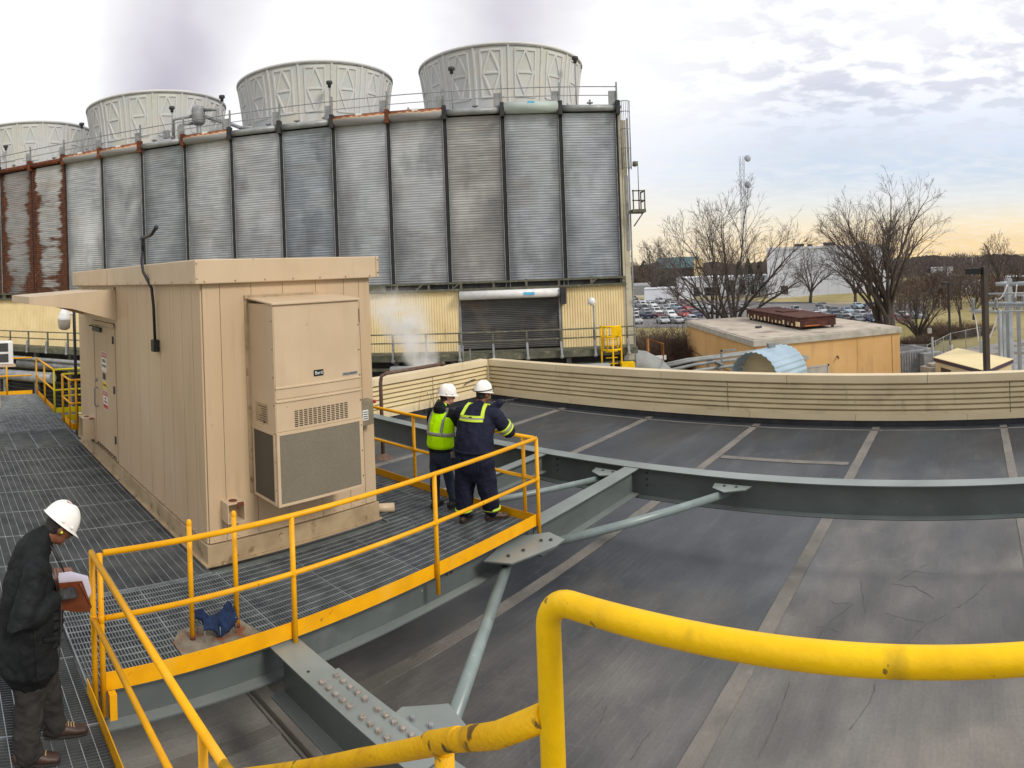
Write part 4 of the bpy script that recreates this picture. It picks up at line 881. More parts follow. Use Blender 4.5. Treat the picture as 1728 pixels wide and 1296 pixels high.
# lamp on a black pole by the door
lp = thing('lamp_pole', 'jar lamp with white hood on a slim black pole by the shelter door', 'lamp', (3.19, 14.85, 0), 'B')
mb = MB(); mb.tube([(3.19, 14.85, 0.0), (3.19, 14.85, 2.7)], 0.038, 12); mb.tube([(3.19, 14.85, 0.55), (3.19, 14.85, 0.62)], 0.055, 12); part('pole', mb, M['black'], lp)
Ml = Matrix.Rotation(R(12), 4, 'X')
mb = MB(); mb.lathe([(0.0, 0.20), (0.07, 0.20), (0.09, 0.14), (0.12, 0.13), (0.12, 0.04), (0.15, 0.03), (0.15, -0.02)], (2.97, 14.9, 2.46), 20, M=Ml); mb.tube([(2.97, 14.9, 2.55), (3.16, 14.85, 2.55)], 0.03, 8); part('hood', mb, M['white'], lp)
M['lampglass'] = mat('ribbed_lamp_glass', (0.50, 0.46, 0.40), (0.42,0.38,0.33), 9, 0.15)
mb = MB(); mb.lathe([(0.145, -0.021), (0.15, -0.10), (0.13, -0.24), (0.09, -0.27), (0.0, -0.275)], (2.97, 14.9, 2.46), 20, M=Ml); part('glass_jar', mb, M['lampglass'], lp)
# split air conditioner at the far left edge, on a bracket
wa = thing('outdoor_fan_unit', 'white boxy fan unit on a bracket at the left edge above the rails', 'fan unit', (1.75, 17.5, 0), 'B')
mb = MB(); mb.box(1.10, 17.3, 1.16, 2.05, 17.7, 1.76); part('casing', mb, M['white'], wa, bevel=0.02)
mb = MB()
for z in (1.22, 1.50):
    mb.box(1.25, 17.292, z, 1.92, 17.299, z+0.22)
part('fan_grille', mb, M['darkgrey'], wa)
mb = MB(); mb.box(1.05, 17.25, 1.10, 2.10, 17.75, 1.155); mb.box(1.2, 17.45, 0, 1.27, 17.55, 1.10); mb.box(1.62, 17.45, 0, 1.69, 17.55, 1.10); part('bracket', mb, M['tan_light'], wa)
# ------------------------------------------------------------ cooling tower
TY = 34.0; TX = 5.75; PWD = 2.985; NP = 15; TL = TX-NP*PWD
tw = thing('cooling_tower', 'huge grey ribbed cooling tower with four round fan stacks steaming on top', 'cooling tower', (-10, TY, GZ))
mb = MB(); mb.box(TL-6, TY+0.16, GZ, TX-0.1, TY+14, 11.45); part('body', mb, M['undark'], tw)
mb = MB(); mb.box(TL-6, TY-0.25, 11.40, TX+0.2, TY+14.2, 11.52); part('deck', mb, M['steelgrey'], tw)
TINT = [(.95,1.0,1.05), (1.0,1.03,1.07), (1.0,.955,.90), (1.02,1.02,1.02), (1.0,1.02,1.04), (.86,.92,.98), (1.06,1.07,1.08), (1.20,1.21,1.21), (.82,.87,.91), (.98,1.0,1.01), (1.28,1.29,1.30), (1.15,1.12,1.08), (.85,.80,.78), (.9,.9,.9), (1,1,1)]
RUSTR = {3, 4, 7, 9, 10, 11, 12}
for k in range(NP):
    x1 = TX-k*PWD-0.13; x0 = x1-PWD+0.26
    mb = MB(); z0, z1 = 2.62, 11.18; n = 66; h = (z1-z0)/n; vs = []
    for i in range(n):
        z = z0+i*h
        for d, zz in ((0.0, z), (-0.022, z+h*0.35), (-0.022, z+h*0.60), (0.0, z+h*0.72)):
            vs += [(x0, TY+d, zz), (x1, TY+d, zz)]
    vs += [(x0, TY, z1), (x1, TY, z1)]
    mb.add(vs, [(2*i, 2*i+1, 2*i+3, 2*i+2) for i in range(len(vs)//2-1)])
    lm = 'louver_rust2' if k == 11 else 'louver_rust' if k in (12, 13) else 'louver'
    lab = {11: 'panel eaten by heavy rust', 12: 'panel with rusty edges'}.get(k)
    o = part('ribbed_panel', mb, M[lm], tw, org=(x0, TY, z0), label=lab); o.color = (*TINT[k], 1)
    mb = MB(); r_ = 0.30 if k == 1 else 0.29 if k in RUSTR and k < 11 else 0.17
    zc_ = 11.40 if k != 1 else 11.48
    mb.tube([(x0-0.02, TY-0.16, zc_), (x1+0.02, TY-0.16, zc_)], r_, 18, up=(0,0,1))
    rm = 'roller_pale' if k == 1 else 'roller_rust' if k in RUSTR and k < 11 else 'rust' if k >= 11 else 'roller_grey'
    o = part('roller_tube', mb, M[rm], tw, org=((x0+x1)/2, TY-0.16, zc_), label='rust streaked tube' if rm == 'roller_rust' else None)
    if k in (1, 3, 4, 7, 9, 10):
        mb = MB(); mb.box((x0+x1)/2-.17, TY-0.16-r_*0.72-.03, zc_+r_*0.45, (x0+x1)/2+.17, TY-0.16-r_*0.72+.02, zc_+r_*0.45+0.14); part('label', mb, M['blue_label'] if k == 1 else M['sign_white'], o)
    # guides either side and the dark slot
    mb = MB()
    for gx in (x0-0.035, x1+0.005): mb.box(gx, TY-0.07, 2.3, gx+0.03, TY+0.16, 11.3)
    part('panel_guide', mb, M['steelgrey'] if k not in (11, 12) else M['rust'], tw)
mb = MB()
for k in range(NP+1):
    x = TX-k*PWD
    mb.box(x-0.07, TY-0.02, 2.2, x+0.07, TY+0.15, 11.4)
part('slot_posts', mb, M['black'], tw)
for k in range(NP+1):
    x = TX-k*PWD
    mb = MB(); mb.box(x-0.10, TY-0.42, 11.05, x+0.10, TY-0.05, 11.75)
    part('roller_bracket', mb, M['undark'] if k not in (4, 8, 9, 10, 11, 12) else M['rust'], tw)
    mb = MB(); mb.box(x-0.42, TY-0.12, 11.60, x-0.06, TY+0.05, 12.30, 0); mb.box(x-0.05, TY-0.16, 11.5, x+0.03, TY-0.06, 12.75, 0)
    part('rail_post', mb, M['steelgrey'], tw)
mb = MB(); mb.tube([(TL-5, TY-0.1, 12.50), (TX, TY-0.1, 12.52)], 0.028, 6); mb.tube([(TL-5, TY-0.1, 12.05), (TX, TY-0.1, 12.07)], 0.022, 6)
mb.tube([(TL-5, TY+0.9, 11.72), (TX, TY+0.9, 11.72)], 0.09, 8)
part('deck_rail', mb, M['steelgrey'], tw)
mb = MB(); rr = random.Random(8)
for i in range(26):
    x = TX-1.1-i*1.6+rr.uniform(-.4, .4); mb.tube([(x, TY+0.7, 11.5), (x, TY+0.7, 11.85+rr.uniform(0, .2))], 0.06, 7); mb.box(x-.16, TY+.6, 11.85, x+.16, TY+.8, 11.9)
part('deck_fittings', mb, M['steelgrey'], tw)
# lower storey: stained ledge with rail, cream ribbed wall, roller door, walkway
mb = MB(); mb.box(TL-6, TY-0.22, 2.18, TX+0.15, TY+0.15, 2.30); mb.box(TL-6, TY-0.20, 2.55, TX+0.1, TY-0.12, 2.64)
x = TX+0.0; i = 0
while x > TL: mb.box(x-0.06, TY-0.19, 2.25, x+0.06, TY-0.08, 2.70 if i % 2 else 2.62); x -= 1.68; i += 1
for x in (-5.0, -3.1, 4.0): mb.extrude([(-.04,-.04), (.04,-.04), (.04,.04), (-.04,.04)], (x, TY-0.15, 2.3), (x+0.38, TY-0.15, 2.6))
mb.box(-7.5, TY-.26, 2.2, -6.6, TY-.18, 2.62)
part('ledge', mb, M['dim'], tw)
mb = MB(); x = TL-6
vs = []
while x < TX+0.02:
    for dx, d in ((0, 0), (0.03, -0.032), (0.085, -0.032), (0.115, 0)):
        vs += [(x+dx, TY+d, -0.93), (x+dx, TY+d, 2.18)]
    x += 0.135
k = len(vs)//2
mb.add(vs, [(2*i, 2*i+2, 2*i+3, 2*i+1) for i in range(k-1) if not (-2.85 < vs[2*i][0] < 2.45)])
part('cream_wall', mb, M['cream'], tw)
dr2 = MB(); z = -0.85; vs = []
while z < 1.75:
    for dz, d in ((0, 0.02), (0.03, -0.012), (0.06, -0.012), (0.085, 0.02)): vs += [(-2.72, TY+d, z+dz), (2.35, TY+d, z+dz)]
    z += 0.095
dr2.add(vs, [(2*i, 2*i+1, 2*i+3, 2*i+2) for i in range(len(vs)//2-1)])
M['door_dark'] = mat('grimy_roller_door', (0.115, 0.115, 0.11), (0.045, 0.045, 0.045), 0.7, 0.6, stretch=(0.35,1,1.6), third=(0.17,0.13,0.09), tscale=0.8, tlo=0.52, thi=0.72)
o = part('roller_door', dr2, M['door_dark'], tw)
mb = MB(); mb.tube([(-2.75, TY-0.28, 1.94), (2.40, TY-0.28, 1.94)], 0.23, 20, up=(0,0,1)); rt = part('door_roller', mb, M['white'], o)
mb = MB(); mb.box(0.55, TY-0.53, 1.88, 1.1, TY-0.5, 2.02); part('label', mb, M['blue_label'], rt)
mb = MB(); mb.box(2.42, TY-0.6, 1.35, 2.70, TY-0.02, 2.2); part('end_bracket', mb, M['undark'], o)
mb = MB(); mb.box(-2.80, TY-0.08, -0.93, -2.70, TY+0.1, 1.75); mb.box(2.34, TY-0.08, -0.93, 2.44, TY+0.1, 1.75); part('door_guide', mb, M['steelgrey'], o)
# walkway
mb = MB(); mb.box(TL-6, TY-1.35, -1.05, TX+0.4, TY+0.1, -0.93); mb.box(TL-6, TY-1.40, -1.25, TX+0.4, TY-1.33, -0.93)
mb.box(TL-6, TY-1.2, -1.75, TX+0.3, TY-1.1, -1.60); mb.box(TL-6, TY-0.9, -2.4, TX+0.3, TY-0.8, -2.2)
part('walkway', mb, M['dim'], tw)
mb = MB()
for z in (0.10, -0.34): mb.tube([(TL-6, TY-1.30, z), (TX+0.35, TY-1.30, z+.02)], 0.035, 6)
part('walkway_rail', mb, M['steelgrey'] if 0 else M['dim'], tw)
x = 5.65
while x > TL:
    mb = MB(); mb.box(x-0.045, TY-1.34, -0.95, x+0.045, TY-1.26, 0.13); part('rail_post', mb, M['dim'], tw)
    mb = MB(); mb.extrude([(-.05,-.06), (.05,-.06), (.05,.06), (-.05,.06)], (x, TY-1.42, -0.45), (x+0.02, TY-1.55, -1.15)); mb.ball((x+.02, TY-1.55, -1.2), (.11,.08,.10), 8, 5); part('hanger', mb, M['steelgrey'], tw)
    x -= 1.68
# under storey: columns, slats, pipes
mb = MB(); x = TX
while x > TL-5: mb.box(x-0.12, TY-0.2, GZ, x+0.12, TY+0.15, -1.05); x -= PWD
part('column', mb, M['steelgrey'], tw)
mb = MB(); z = -2.6
while z > GZ: mb.box(TL-6, TY-0.02, z, TX, TY+0.14, z+0.05); z -= 0.28
for z in (-1.45, -3.4, -5.2): mb.box(TL-6, TY-0.25, z, TX, TY+0.15, z+0.16)
part('slats', mb, M['darkgrey'], tw)
mb = MB(); mb.tube([(-30, TY-1.9, -1.9), (-23.0, TY-1.9, -1.9)], 0.30, 14); mb.tube([(-33, TY-2.6, -2.7), (-26.5, TY-2.6, -2.6)], 0.34, 14); mb.box(-24.6, TY-2.3, -2.15, -22.4, TY-1.6, -1.55)
mb.tube([(-36, TY-2.2, -1.5), (-21.5, TY-2.2, -1.62)], 0.12, 10)
part('pipe_header', mb, M['steelgrey'], tw)
mb = MB(); mb.box(-6.2, TY-1.9, -1.9, -4.2, TY-1.4, -1.45); mb.box(2.5, TY-2.2, -2.5, 4.6, TY-1.6, -1.6); part('service_box', mb, M['pale_box'], tw)
# right end: corner cladding, caged ladder, small balcony
mb = MB(); mb.box(TX+0.02, TY-0.05, GZ, TX+0.14, TY+0.5, 11.1); mb.box(TX+0.17, TY+0.02, GZ, TX+0.44, TY+0.5, 10.8)
mb.box(TX+0.14, TY-0.10, -0.95, TX+0.44, TY+0.1, 2.7)
part('corner_column', mb, M['column'], tw)
mb = MB(); mb.box(TX+0.50, TY+0.02, -5, TX+0.57, TY+0.1, 10.9); mb.box(TX+.32, TY-.03, 4.0, TX+.46, TY+0.02, 7.9); part('corner_pipe', mb, M['steelgrey'], tw)
mb = MB()
for a in range(9):
    an = R(180*a/8); mb.tube([(TX+0.42+0.24*math.cos(an), TY-0.02-0.30*math.sin(an), 8.2), (TX+0.40+0.27*math.cos(an), TY-0.02-0.30*math.sin(an), 11.75)], 0.016, 5)
for z in (8.3, 9.3, 10.3, 11.2, 11.75): mb.tube([(TX+0.41+0.26*math.cos(R(180*a/10)), TY-0.02-0.30*math.sin(R(180*a/10)), z) for a in range(11)], 0.022, 5)
part('ladder_cage', mb, M['steelgrey'], tw)
mb = MB(); mb.box(TX+0.55, TY-0.6, 5.92, TX+1.25, TY+0.5, 6.08)
for x, y in ((.6, -.55), (1.2, -.55), (1.2, .45), (.9, -.55)): mb.box(TX+x-.03, TY+y-.03, 6.05, TX+x+.03, TY+y+.03, 7.08)
for z in (6.5, 7.0): mb.box(TX+.55, TY-.58, z, TX+1.23, TY-.52, z+.06); mb.box(TX+1.17, TY-.58, z, TX+1.23, TY+.48, z+.06)
mb.tube([(TX+.6, TY-.5, 5.2), (TX+1.15, TY-.5, 5.95)], .035, 5)
mb.tube([(TX+.95, TY-.3, 7.0), (TX+.95, TY-.3, 8.6)], .02, 5); mb.lathe([(0, .1), (.12, .08), (.14, -.15), (0, -.2)], (TX+.8, TY-.3, 8.5), 10)
part('balcony', mb, M['dim'], tw)
mb = MB()
for a in range(7):
    an = R(180*a/6); mb.tube([(4.8+0.5*math.cos(an), TY-1.45-0.5*math.sin(an), -2.8 if a in (0, 3, 6) else -1.0), (4.8+0.5*math.cos(an), TY-1.45-0.5*math.sin(an), 0.22)], 0.045, 6)
for z in (-0.95, -0.3, 0.2): mb.tube([(4.8+0.5*math.cos(R(18*a)), TY-1.45-0.5*math.sin(R(18*a)), z) for a in range(11)], 0.05, 6)
mb.box(4.75, TY-2.0, -0.25, 5.25, TY-1.9, 0.22); mb.box(5.2, TY-2.1, -2.6, 5.85, TY-1.5, -1.6)
for k in range(8): mb.box(4.5, TY-1.5, -2.6+k*.3, 5.1, TY-1.45, -2.56+k*.3)
part('ladder_cage', mb, M['yellow_bright'], tw, label='yellow ladder cage')
mb = MB(); mb.tube([(4.0, TY-1.35, -0.9), (4.0, TY-1.3, 1.25)], 0.05, 8); l_ = part('lamp_post', mb, M['steelgrey'], tw)
mb = MB(); mb.lathe([(0, .22), (.12, .18), (.2, .05), (.2, -.1), (0, -.22)], (3.9, TY-1.35, 1.45), 12); part('lamp_head', mb, M['white'], l_)
for px, hy, zt in ((375, 36, 14.15), (764, 36, 14.25), (557, 36, 14.1), (290, 36, 14.0), (973, 37, 14.9), (137, 37, 14.4), (8, 36, 13.7)):
    p_ = at_d(px, 180, 36); x = p_.x*hy/p_.y
    mb = MB(); mb.tube([(x, hy, 11.5), (x, hy, zt-.2)], 0.04, 6); l_ = part('lamp_post', mb, M['steelgrey'], tw)
    mb = MB(); mb.lathe([(0, .2), (.18, .15), (.19, 0), (.10, -.05), (.10, -.2), (0, -.22)], (x, hy, zt), 10); part('lamp_head', mb, M['darkgrey'], l_)
mb = MB()
for x, h_ in ((-18.2, 13.4),): mb.lathe([(0, h_+.5), (.35, h_+.45), (.42, h_+.3), (.42, h_-.5), (.3, h_-.65), (0, h_-.7)], (x, 36, 0), 14)
mb.tube([(-18.2, 36, 12.8), (-18.2, 36, 11.5)], .16, 8)
for pts in ([(-20.0, 36, 11.5), (-20.0, 36, 13.3), (-18.6, 36, 13.35)], [(-19.5, 36, 11.5), (-19.5, 36, 12.9), (-18.6, 36, 12.9)], [(-17.8, 36, 13.6), (-16.9, 36, 13.5), (-16.9, 36, 12.9), (-15.4, 36, 12.2), (-14.6, 36, 12.1)], [(-17.8, 36, 13.2), (-16.4, 36, 12.6), (-16.4, 36, 11.5)], [(-20.9, 36, 11.9), (-17, 36, 12.0)], [(-17.2, 36, 12.3), (-17.2, 36, 11.5)]): mb.tube(pts, 0.11, 8)
mb.box(-20.7, 35.9, 12.2, -20.3, 36.1, 12.7)
part('pipework', mb, M['steelgrey'], tw)
# the fan stacks
def srad(z):
    t = (z-11.5)/4.1; return 4.60+0.28*t+0.17*t*t*t
stack_meshes = {}
def stack(cx, cy):
    mb = MB(); prof = [(srad(11.5+i*4.1/12), 11.5+i*4.1/12) for i in range(13)]
    mb.lathe(prof, (0, 0, 0), 96); shell = mb.mesh('fan_stack', M['stack'])
    o = part('fan_stack', shell, None, tw, org=(cx, cy, 0)); return o
def surf(a, z, off=0.0): r_ = srad(z)+off; return Vector((r_*math.cos(a), r_*math.sin(a), z))
def sbar(mb, a0, z0, a1, z1, w=0.10, n=8):
    vs = []
    for i in range(n+1):
        f_ = i/n; a = a0+(a1-a0)*f_; z = z0+(z1-z0)*f_; c = surf(a, z)
        t = (surf(a0+(a1-a0)*min(1, f_+.01), z0+(z1-z0)*min(1, f_+.01)) - surf(a0+(a1-a0)*max(0, f_-.01), z0+(z1-z0)*max(0, f_-.01))).normalized()
        nrm = Vector((math.cos(a), math.sin(a), -0.15)).normalized(); s_ = t.cross(nrm).normalized()
        vs += [c-s_*w, c-s_*w*0.7+nrm*0.045, c+s_*w*0.7+nrm*0.045, c+s_*w]
    mb.add(vs, [(4*i+j, 4*i+j+1, 4*i+j+5, 4*i+j+4) for i in range(n) for j in range(3)])
rb = MB(); NS = 16
for i in range(NS):
    a0 = 2*math.pi*(i+0.12)/NS; a1 = 2*math.pi*(i+0.88)/NS; am = (a0+a1)/2; zb, zm, zt = 12.75, 14.05, 15.25
    ai = a0+(a1-a0)*0.10; aj = a1-(a1-a0)*0.10
    for q in ((ai, zb, ai, zt), (aj, zb, aj, zt), (ai, zt, aj, zt), (ai, zb, aj, zb), (ai+.03, zm, aj-.03, zm), (ai+.02, zm, am, zt), (aj-.02, zm, am, zt), (ai+.02, zm, am, zb), (aj-.02, zm, am, zb)): sbar(rb, *q, w=0.07)
    e = 2*math.pi*i/NS
    sbar(rb, e, 11.5, e, 15.55, w=0.07)
rbm = rb.mesh('stack_ribs', M['stack_rib'])
rimb = MB(); rimb.lathe([(5.04, 15.50), (5.09, 15.51), (5.10, 15.57), (5.09, 15.64), (4.96, 15.64), (4.93, 15.45)], (0, 0, 0), 96); rimm = rimb.mesh('stack_rim', M['stack_rib'])
rimd = MB(); rimd.lathe([(5.045, 15.44), (5.075, 15.445), (5.075, 15.495), (5.045, 15.50)], (0, 0, 0), 96); rimdm = rimd.mesh('rim_dark_band', M['steelgrey'])  # thin darker band just below the pale rim
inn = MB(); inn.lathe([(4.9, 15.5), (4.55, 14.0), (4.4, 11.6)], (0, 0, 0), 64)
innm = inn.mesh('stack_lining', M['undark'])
shell0 = None
for k in range(5):
    cx = -0.28-11.94*k; cy = 41.0
    if shell0 is None: o = stack(cx, cy); shell0 = o.data
    else: o = part('fan_stack', shell0, None, tw, org=(cx, cy, 0))
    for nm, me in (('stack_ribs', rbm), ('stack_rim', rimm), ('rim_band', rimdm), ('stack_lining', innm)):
        c_ = part(nm, me, None, o, org=(cx, cy, 0)); c_.rotation_euler = (0, 0, 0.1)

# ------------------------------------------------------------ ground, lot, roads
m, t_, nd, lk, p = nodes_of('winter_grass'); ma, no, rp, mx = mk(nd, lk); M['grass'] = m
oc = nd.new('ShaderNodeTexCoord').outputs['Object']
base = rp(no(oc, 0.05, 6), [(0.38, (0.24, 0.20, 0.075)), (0.62, (0.34, 0.27, 0.12))])
base = mx(rp(no(oc, 0.35, 6, loc=(4, 4, 0)), [(0.45, 0.0), (0.7, 0.6)]), base, (0.20, 0.19, 0.06))
base = mx(rp(no(oc, 1.6, 5), [(0.5, 0.0), (0.75, 0.5)]), base, (0.16, 0.12, 0.07))
lk.new(base, p.inputs['Base Color']); p.inputs['Roughness'].default_value = 1.0
mb = MB(); S = 3000; mb.quad((-S, -S, GZ), (S, -S, GZ), (S, S, GZ), (-S, S, GZ))
solo('ground', None, None, mb, M['grass'], (0, 0, GZ), kind='structure')
def flat(name, pts, z, mt, label=None):
    mb = MB(); mb.prism([(a, b) for a, b in pts], z-0.05, z); return solo(name, None, None, mb, mt, (pts[0][0], pts[0][1], z), kind='structure')
def gp(x, d): v = on_ground(x, d); return (v.x, v.y)
flat('parking_lot', [gp(1000, 132), gp(1290, 122), gp(1560, 112), gp(1560, 166), gp(1400, 174), gp(1290, 205), gp(1000, 238)], GZ+0.06, M['asphalt'])
flat('yard', [(-20, 24), (60, 24), (62, 60), (20, 66), (14, 50), (-20, 50)], GZ+0.05, M['concrete'])
flat('road', [gp(1000, 262), gp(1200, 232), gp(1330, 214), gp(1330, 219), gp(1200, 240), gp(1000, 272)], GZ+0.06, M['kerb'])
flat('path', [gp(1290, 186), gp(1560, 172), gp(1560, 175), gp(1290, 189)], GZ+0.06, M['kerb'])
M['gravel'] = mat('grey_yard_gravel', (0.30, 0.28, 0.27), (0.20, 0.19, 0.185), 0.5, 0.95, third=(0.14,0.09,0.06), tscale=0.3, tlo=0.55, thi=0.62)
flat('gravel_yard', [(44, 44), (75, 44), (78, 66), (50, 66.5), (44, 60)], GZ+0.09, M['gravel'])
# low bank with brush at the right
def mound(name, c, rx, ry, h, mt, rot=0):
    mb = MB(); vs = []; fs = []; n, k = 24, 8; Mr = Matrix.Rotation(rot, 3, 'Z')
    for i in range(k+1):
        for j in range(n):
            a = 2*math.pi*j/n; f_ = i/k; v = Mr @ Vector((rx*f_*math.cos(a), ry*f_*math.sin(a), 0)); vs.append((c[0]+v.x, c[1]+v.y, GZ-0.1+h*math.cos(f_*math.pi/2)**2))
    fs = [(i*n+j, (i+1)*n+j, (i+1)*n+(j+1) % n, i*n+(j+1) % n) for i in range(k) for j in range(n)]
    mb.add(vs, fs, 0, True); return solo(name, None, None, mb, mt, (c[0], c[1], GZ), kind='structure')
mound('hill', gp(1560, 108), 22, 7, 2.0, M['grass'], -0.5)
mound('hill', gp(1440, 196), 40, 14, 1.6, M['grass'], -0.6)

# ------------------------------------------------------------ buildings beyond
ob = thing('flat_roofed_building', 'orange flat-roofed stucco building with pale roof edge and rusty roof unit', 'building', (19, 50, GZ))
OX0, OY0, OX1, OY1 = 19.05, 50.0, 33.1, 71.0
mb = MB(); mb.box(OX0, OY0, GZ, OX1, OY1, -3.75); part('wall', mb, M['orange_wall'], ob)
mb = MB(); mb.box(OX0-.18, OY0-.18, -3.80, OX1+.18, OY1+.18, -3.30); part('roof_edge', mb, M['concrete'], ob, bevel=0.02)
mb = MB(); mb.box(OX0+.05, OY0+.05, -3.31, OX1-.05, OY1-.05, -3.24); part('roof', mb, M['gravelroof'], ob)
mb = MB(); mb.box(21.2, 49.94, GZ, 25.6, 50.1, -6.0); mb.box(25.6, 49.90, GZ, 25.75, 50.1, -5.85); mb.box(21.1, 49.90, -6.0, 25.75, 50.1, -5.85); part('garage_door', mb, M['concrete'], ob)
mb = MB(); mb.box(22.9, 49.6, -5.25, 23.7, 50.0, -4.9); mb.box(22.8, 49.55, -4.9, 23.2, 50.0, -4.8); part('wall_lamp', mb, M['concrete'], ob)
mb = MB(); mb.tube([(26.6, 50, -5.3), (26.6, 49.8, -5.3), (26.6, 49.8, -5.5)], .07, 8); part('wall_spout', mb, M['brownpipe'], ob)
mb = MB(); mb.tube([(18.98, 50.5, -7.0), (18.98, 70, -6.3), (18.98, 70, -8.6)], .04, 6); part('conduit', mb, M['brownpipe'], ob)
mb = MB(); mb.box(28.6, 49.985, GZ, 28.62, 50.0, -3.8); mb.box(19.04, 49.985, GZ, 19.1, 49.999, -3.8); mb.box(32.2, 49.98, GZ, 32.28, 50.0, -3.8); part('joint', mb, M['stucco_joint'], ob)
# rusty condenser on the roof
ru = thing('rooftop_unit', 'long rusty brown steel unit lying on the pale flat roof', 'rooftop unit', (26, 60, -3.24))
def RP(x, y, d): v = at_d(x, y, d); return v
mb = MB(); x0, x1, y0, y1 = 24.9, 28.6, 53.8, 67.5
mb.box(x0, y0, -3.0, x1, y1, -2.15)
for i in range(9): mb.box(x0-.04, y0+.2+i*1.5, -3.02, x0, y0+.4+i*1.5, -2.1)
part('casing', mb, M['rust_dark'], ru, bevel=0.03)
mb = MB(); mb.box(x0-.1, y0-.1, -2.17, x1+.1, y1+.1, -2.07); mb.box(x0+1, y0+6, -2.07, x1-1, y0+8, -1.95); part('top', mb, M['rust_dark'], ru, bevel=0.03)
for i in range(5):
    for xx in (x0+.05, x1-.25): mb = MB(); mb.box(xx, y0+.3+i*3.1, -3.24, xx+.2, y0+.5+i*3.1, -3.0); part('leg', mb, M['darkgrey'], ru)
mb = MB(); rr = random.Random(4)
for i in range(14):
    y = y0+.5+i*.95; mb.box(x0-.055, y, -2.95, x0-.045, y+rr.uniform(.15, .4), -2.75+rr.uniform(0, .25))
mb.box(x0-.05, y0-.03, -2.9, x0+.0, y0+.8, -2.5)
part('bare_metal_patch', mb, M['cream'], ru)
mb = MB(); mb.box(x0+.5, y0-.012, -2.93, x0+2.0, y0-.002, -2.84); part('orange_rust_stripe', mb, mat('fresh_orange_rust', (0.50, 0.16, 0.04), None, 3, 0.9), ru)
mb = MB(); mb.box(22.4, 58, -3.24, 22.7, 58.5, -3.05); mb.ball((22.9, 58.3, -3.15), .12, 8, 5)
solo('roof_debris', 'small dark vent lying on the pale roof left of the rusty unit', 'vent', mb, M['darkgrey'], (22.5, 58.2, -3.24))
# barrel vault
vt = thing('vaulted_cover', 'pale blue corrugated barrel-shaped cover in front of the orange building', 'cover', (15, 38, GZ))
vd = Vector((0.80, 0.60, 0)); vn = Vector((vd.y, -vd.x, 0)); VR = 1.55; VL = 1.75
VC = at_d(1297, 589, 39.0); VC.z -= VR
mb = MB(); n = 66; vs = []
for s_ in (-1, 1):
    for i in range(n+1):
        a = R(-14)+R(208)*i/n; r_ = VR+(0.045 if (i // 2) % 2 else 0.0); vs.append(VC+vd*VL*s_+Vector((0, 0, r_*math.sin(a)))+vn*(r_*math.cos(a)))
mb.add(vs, [(i, i+1, n+2+i, n+1+i) for i in range(n)]); o = part('curved_sheet', mb, M['vault'], vt); sd = o.modifiers.new('s', 'SOLIDIFY'); sd.thickness = 0.03
mb = MB(); n = 24; pts = [VC-vd*(VL-1.1)+Vector((0, 0, (VR-.06)*math.sin(math.pi*i/n)))+vn*((VR-.06)*math.cos(math.pi*i/n)) for i in range(n+1)]
mb.add(pts, [tuple(range(n+1))]); part('end_wall', mb, M['cream_rib'], vt)
mb = MB(); a_ = [VC-vd*VL+vn*VR*.97, VC+vd*VL+vn*VR*.97, VC+vd*VL-vn*VR*.97, VC-vd*VL-vn*VR*.97]; mb.prism([(v.x, v.y) for v in a_], GZ, VC.z-.3); part('plinth', mb, M['concrete'], vt)
mb = MB(); q = VC+vd*0.3+Vector((0, 0, VR)); mb.box(q.x-.22, q.y-.15, q.z-.05, q.x+.22, q.y+.15, q.z+.32); part('vent_cap', mb, M['steelgrey'], vt)
# pipe rack between tower and vault
pr = thing('pipe_rack', 'low grey pipe run between the tower duct and the barrel cover', 'pipe rack', (10, 37, GZ))
for i, (y, z) in enumerate(((39.5, -3.15), (40.2, -3.0), (41.2, -3.05), (38.8, -3.4))):
    mb = MB(); mb.tube([(7.8, y-1, z-.25), (11, y, z), (17.5, y+1, z+.1)], 0.10, 8); part('pipe', mb, M['duct'], pr)
mb = MB()
for x in (9, 12.5, 16): mb.box(x-.08, 39, GZ, x+.08, 39.2, -3.1); mb.box(x-.1, 38.4, -3.2, x+.1, 42, -3.08); mb.box(x-.08, 41.4, GZ, x+.08, 41.6, -3.1)
mb.box(12.6, 39, -3, 12.7, 39.1, -2.3); mb.box(12.6, 39.0, -2.4, 13.6, 39.1, -2.3)
part('frame', mb, M['steelgrey'], pr)
dk = thing('duct_elbow', 'large grey duct bending down beside the right foot of the cooling tower', 'duct', (6, 36, GZ))
mb = MB(); C0 = [(5.3, 36.2, -2.35), (6.3, 36.2, -2.3), (7.0, 36.2, -2.45), (7.6, 36.2, -2.8), (8.1, 36.2, -3.3), (8.5, 36.2, -4.0), (8.7, 36.2, -5.0), (8.7, 36.2, GZ)]
mb.tube(C0, 0.85, 22); part('duct', mb, M['duct'], dk)
for i in (1, 3, 5):
    mb = MB(); a = Vector(C0[i]); d = (Vector(C0[i+1])-a).normalized(); mb.tube([a-d*.04, a+d*.04], 0.89, 22); part('flange', mb, M['duct'], dk)
# rusty-orange pipe frame in the grass
fr = thing('pipe_gate', 'rusty orange pipe frame standing in the grass before the brown bush', 'pipe frame', on_ground(1105, 60))
a = at_d(1093, 572, 60); b = at_d(1118, 580, 62); a2 = Vector((a.x, a.y, GZ)); b2_ = Vector((b.x, b.y, GZ))
mb = MB(); mb.tube([a2, a, b, b2_], 0.12, 8); part('pipe', mb, M['orangepipe'] if 'orangepipe' in M else M['brownpipe'], fr)
mb = MB(); mb.box(b.x-.9, b.y-.1, b.z-1.5, b.x+.3, b.y+.1, b.z-1.1); part('valve_box', mb, M['white'], fr)
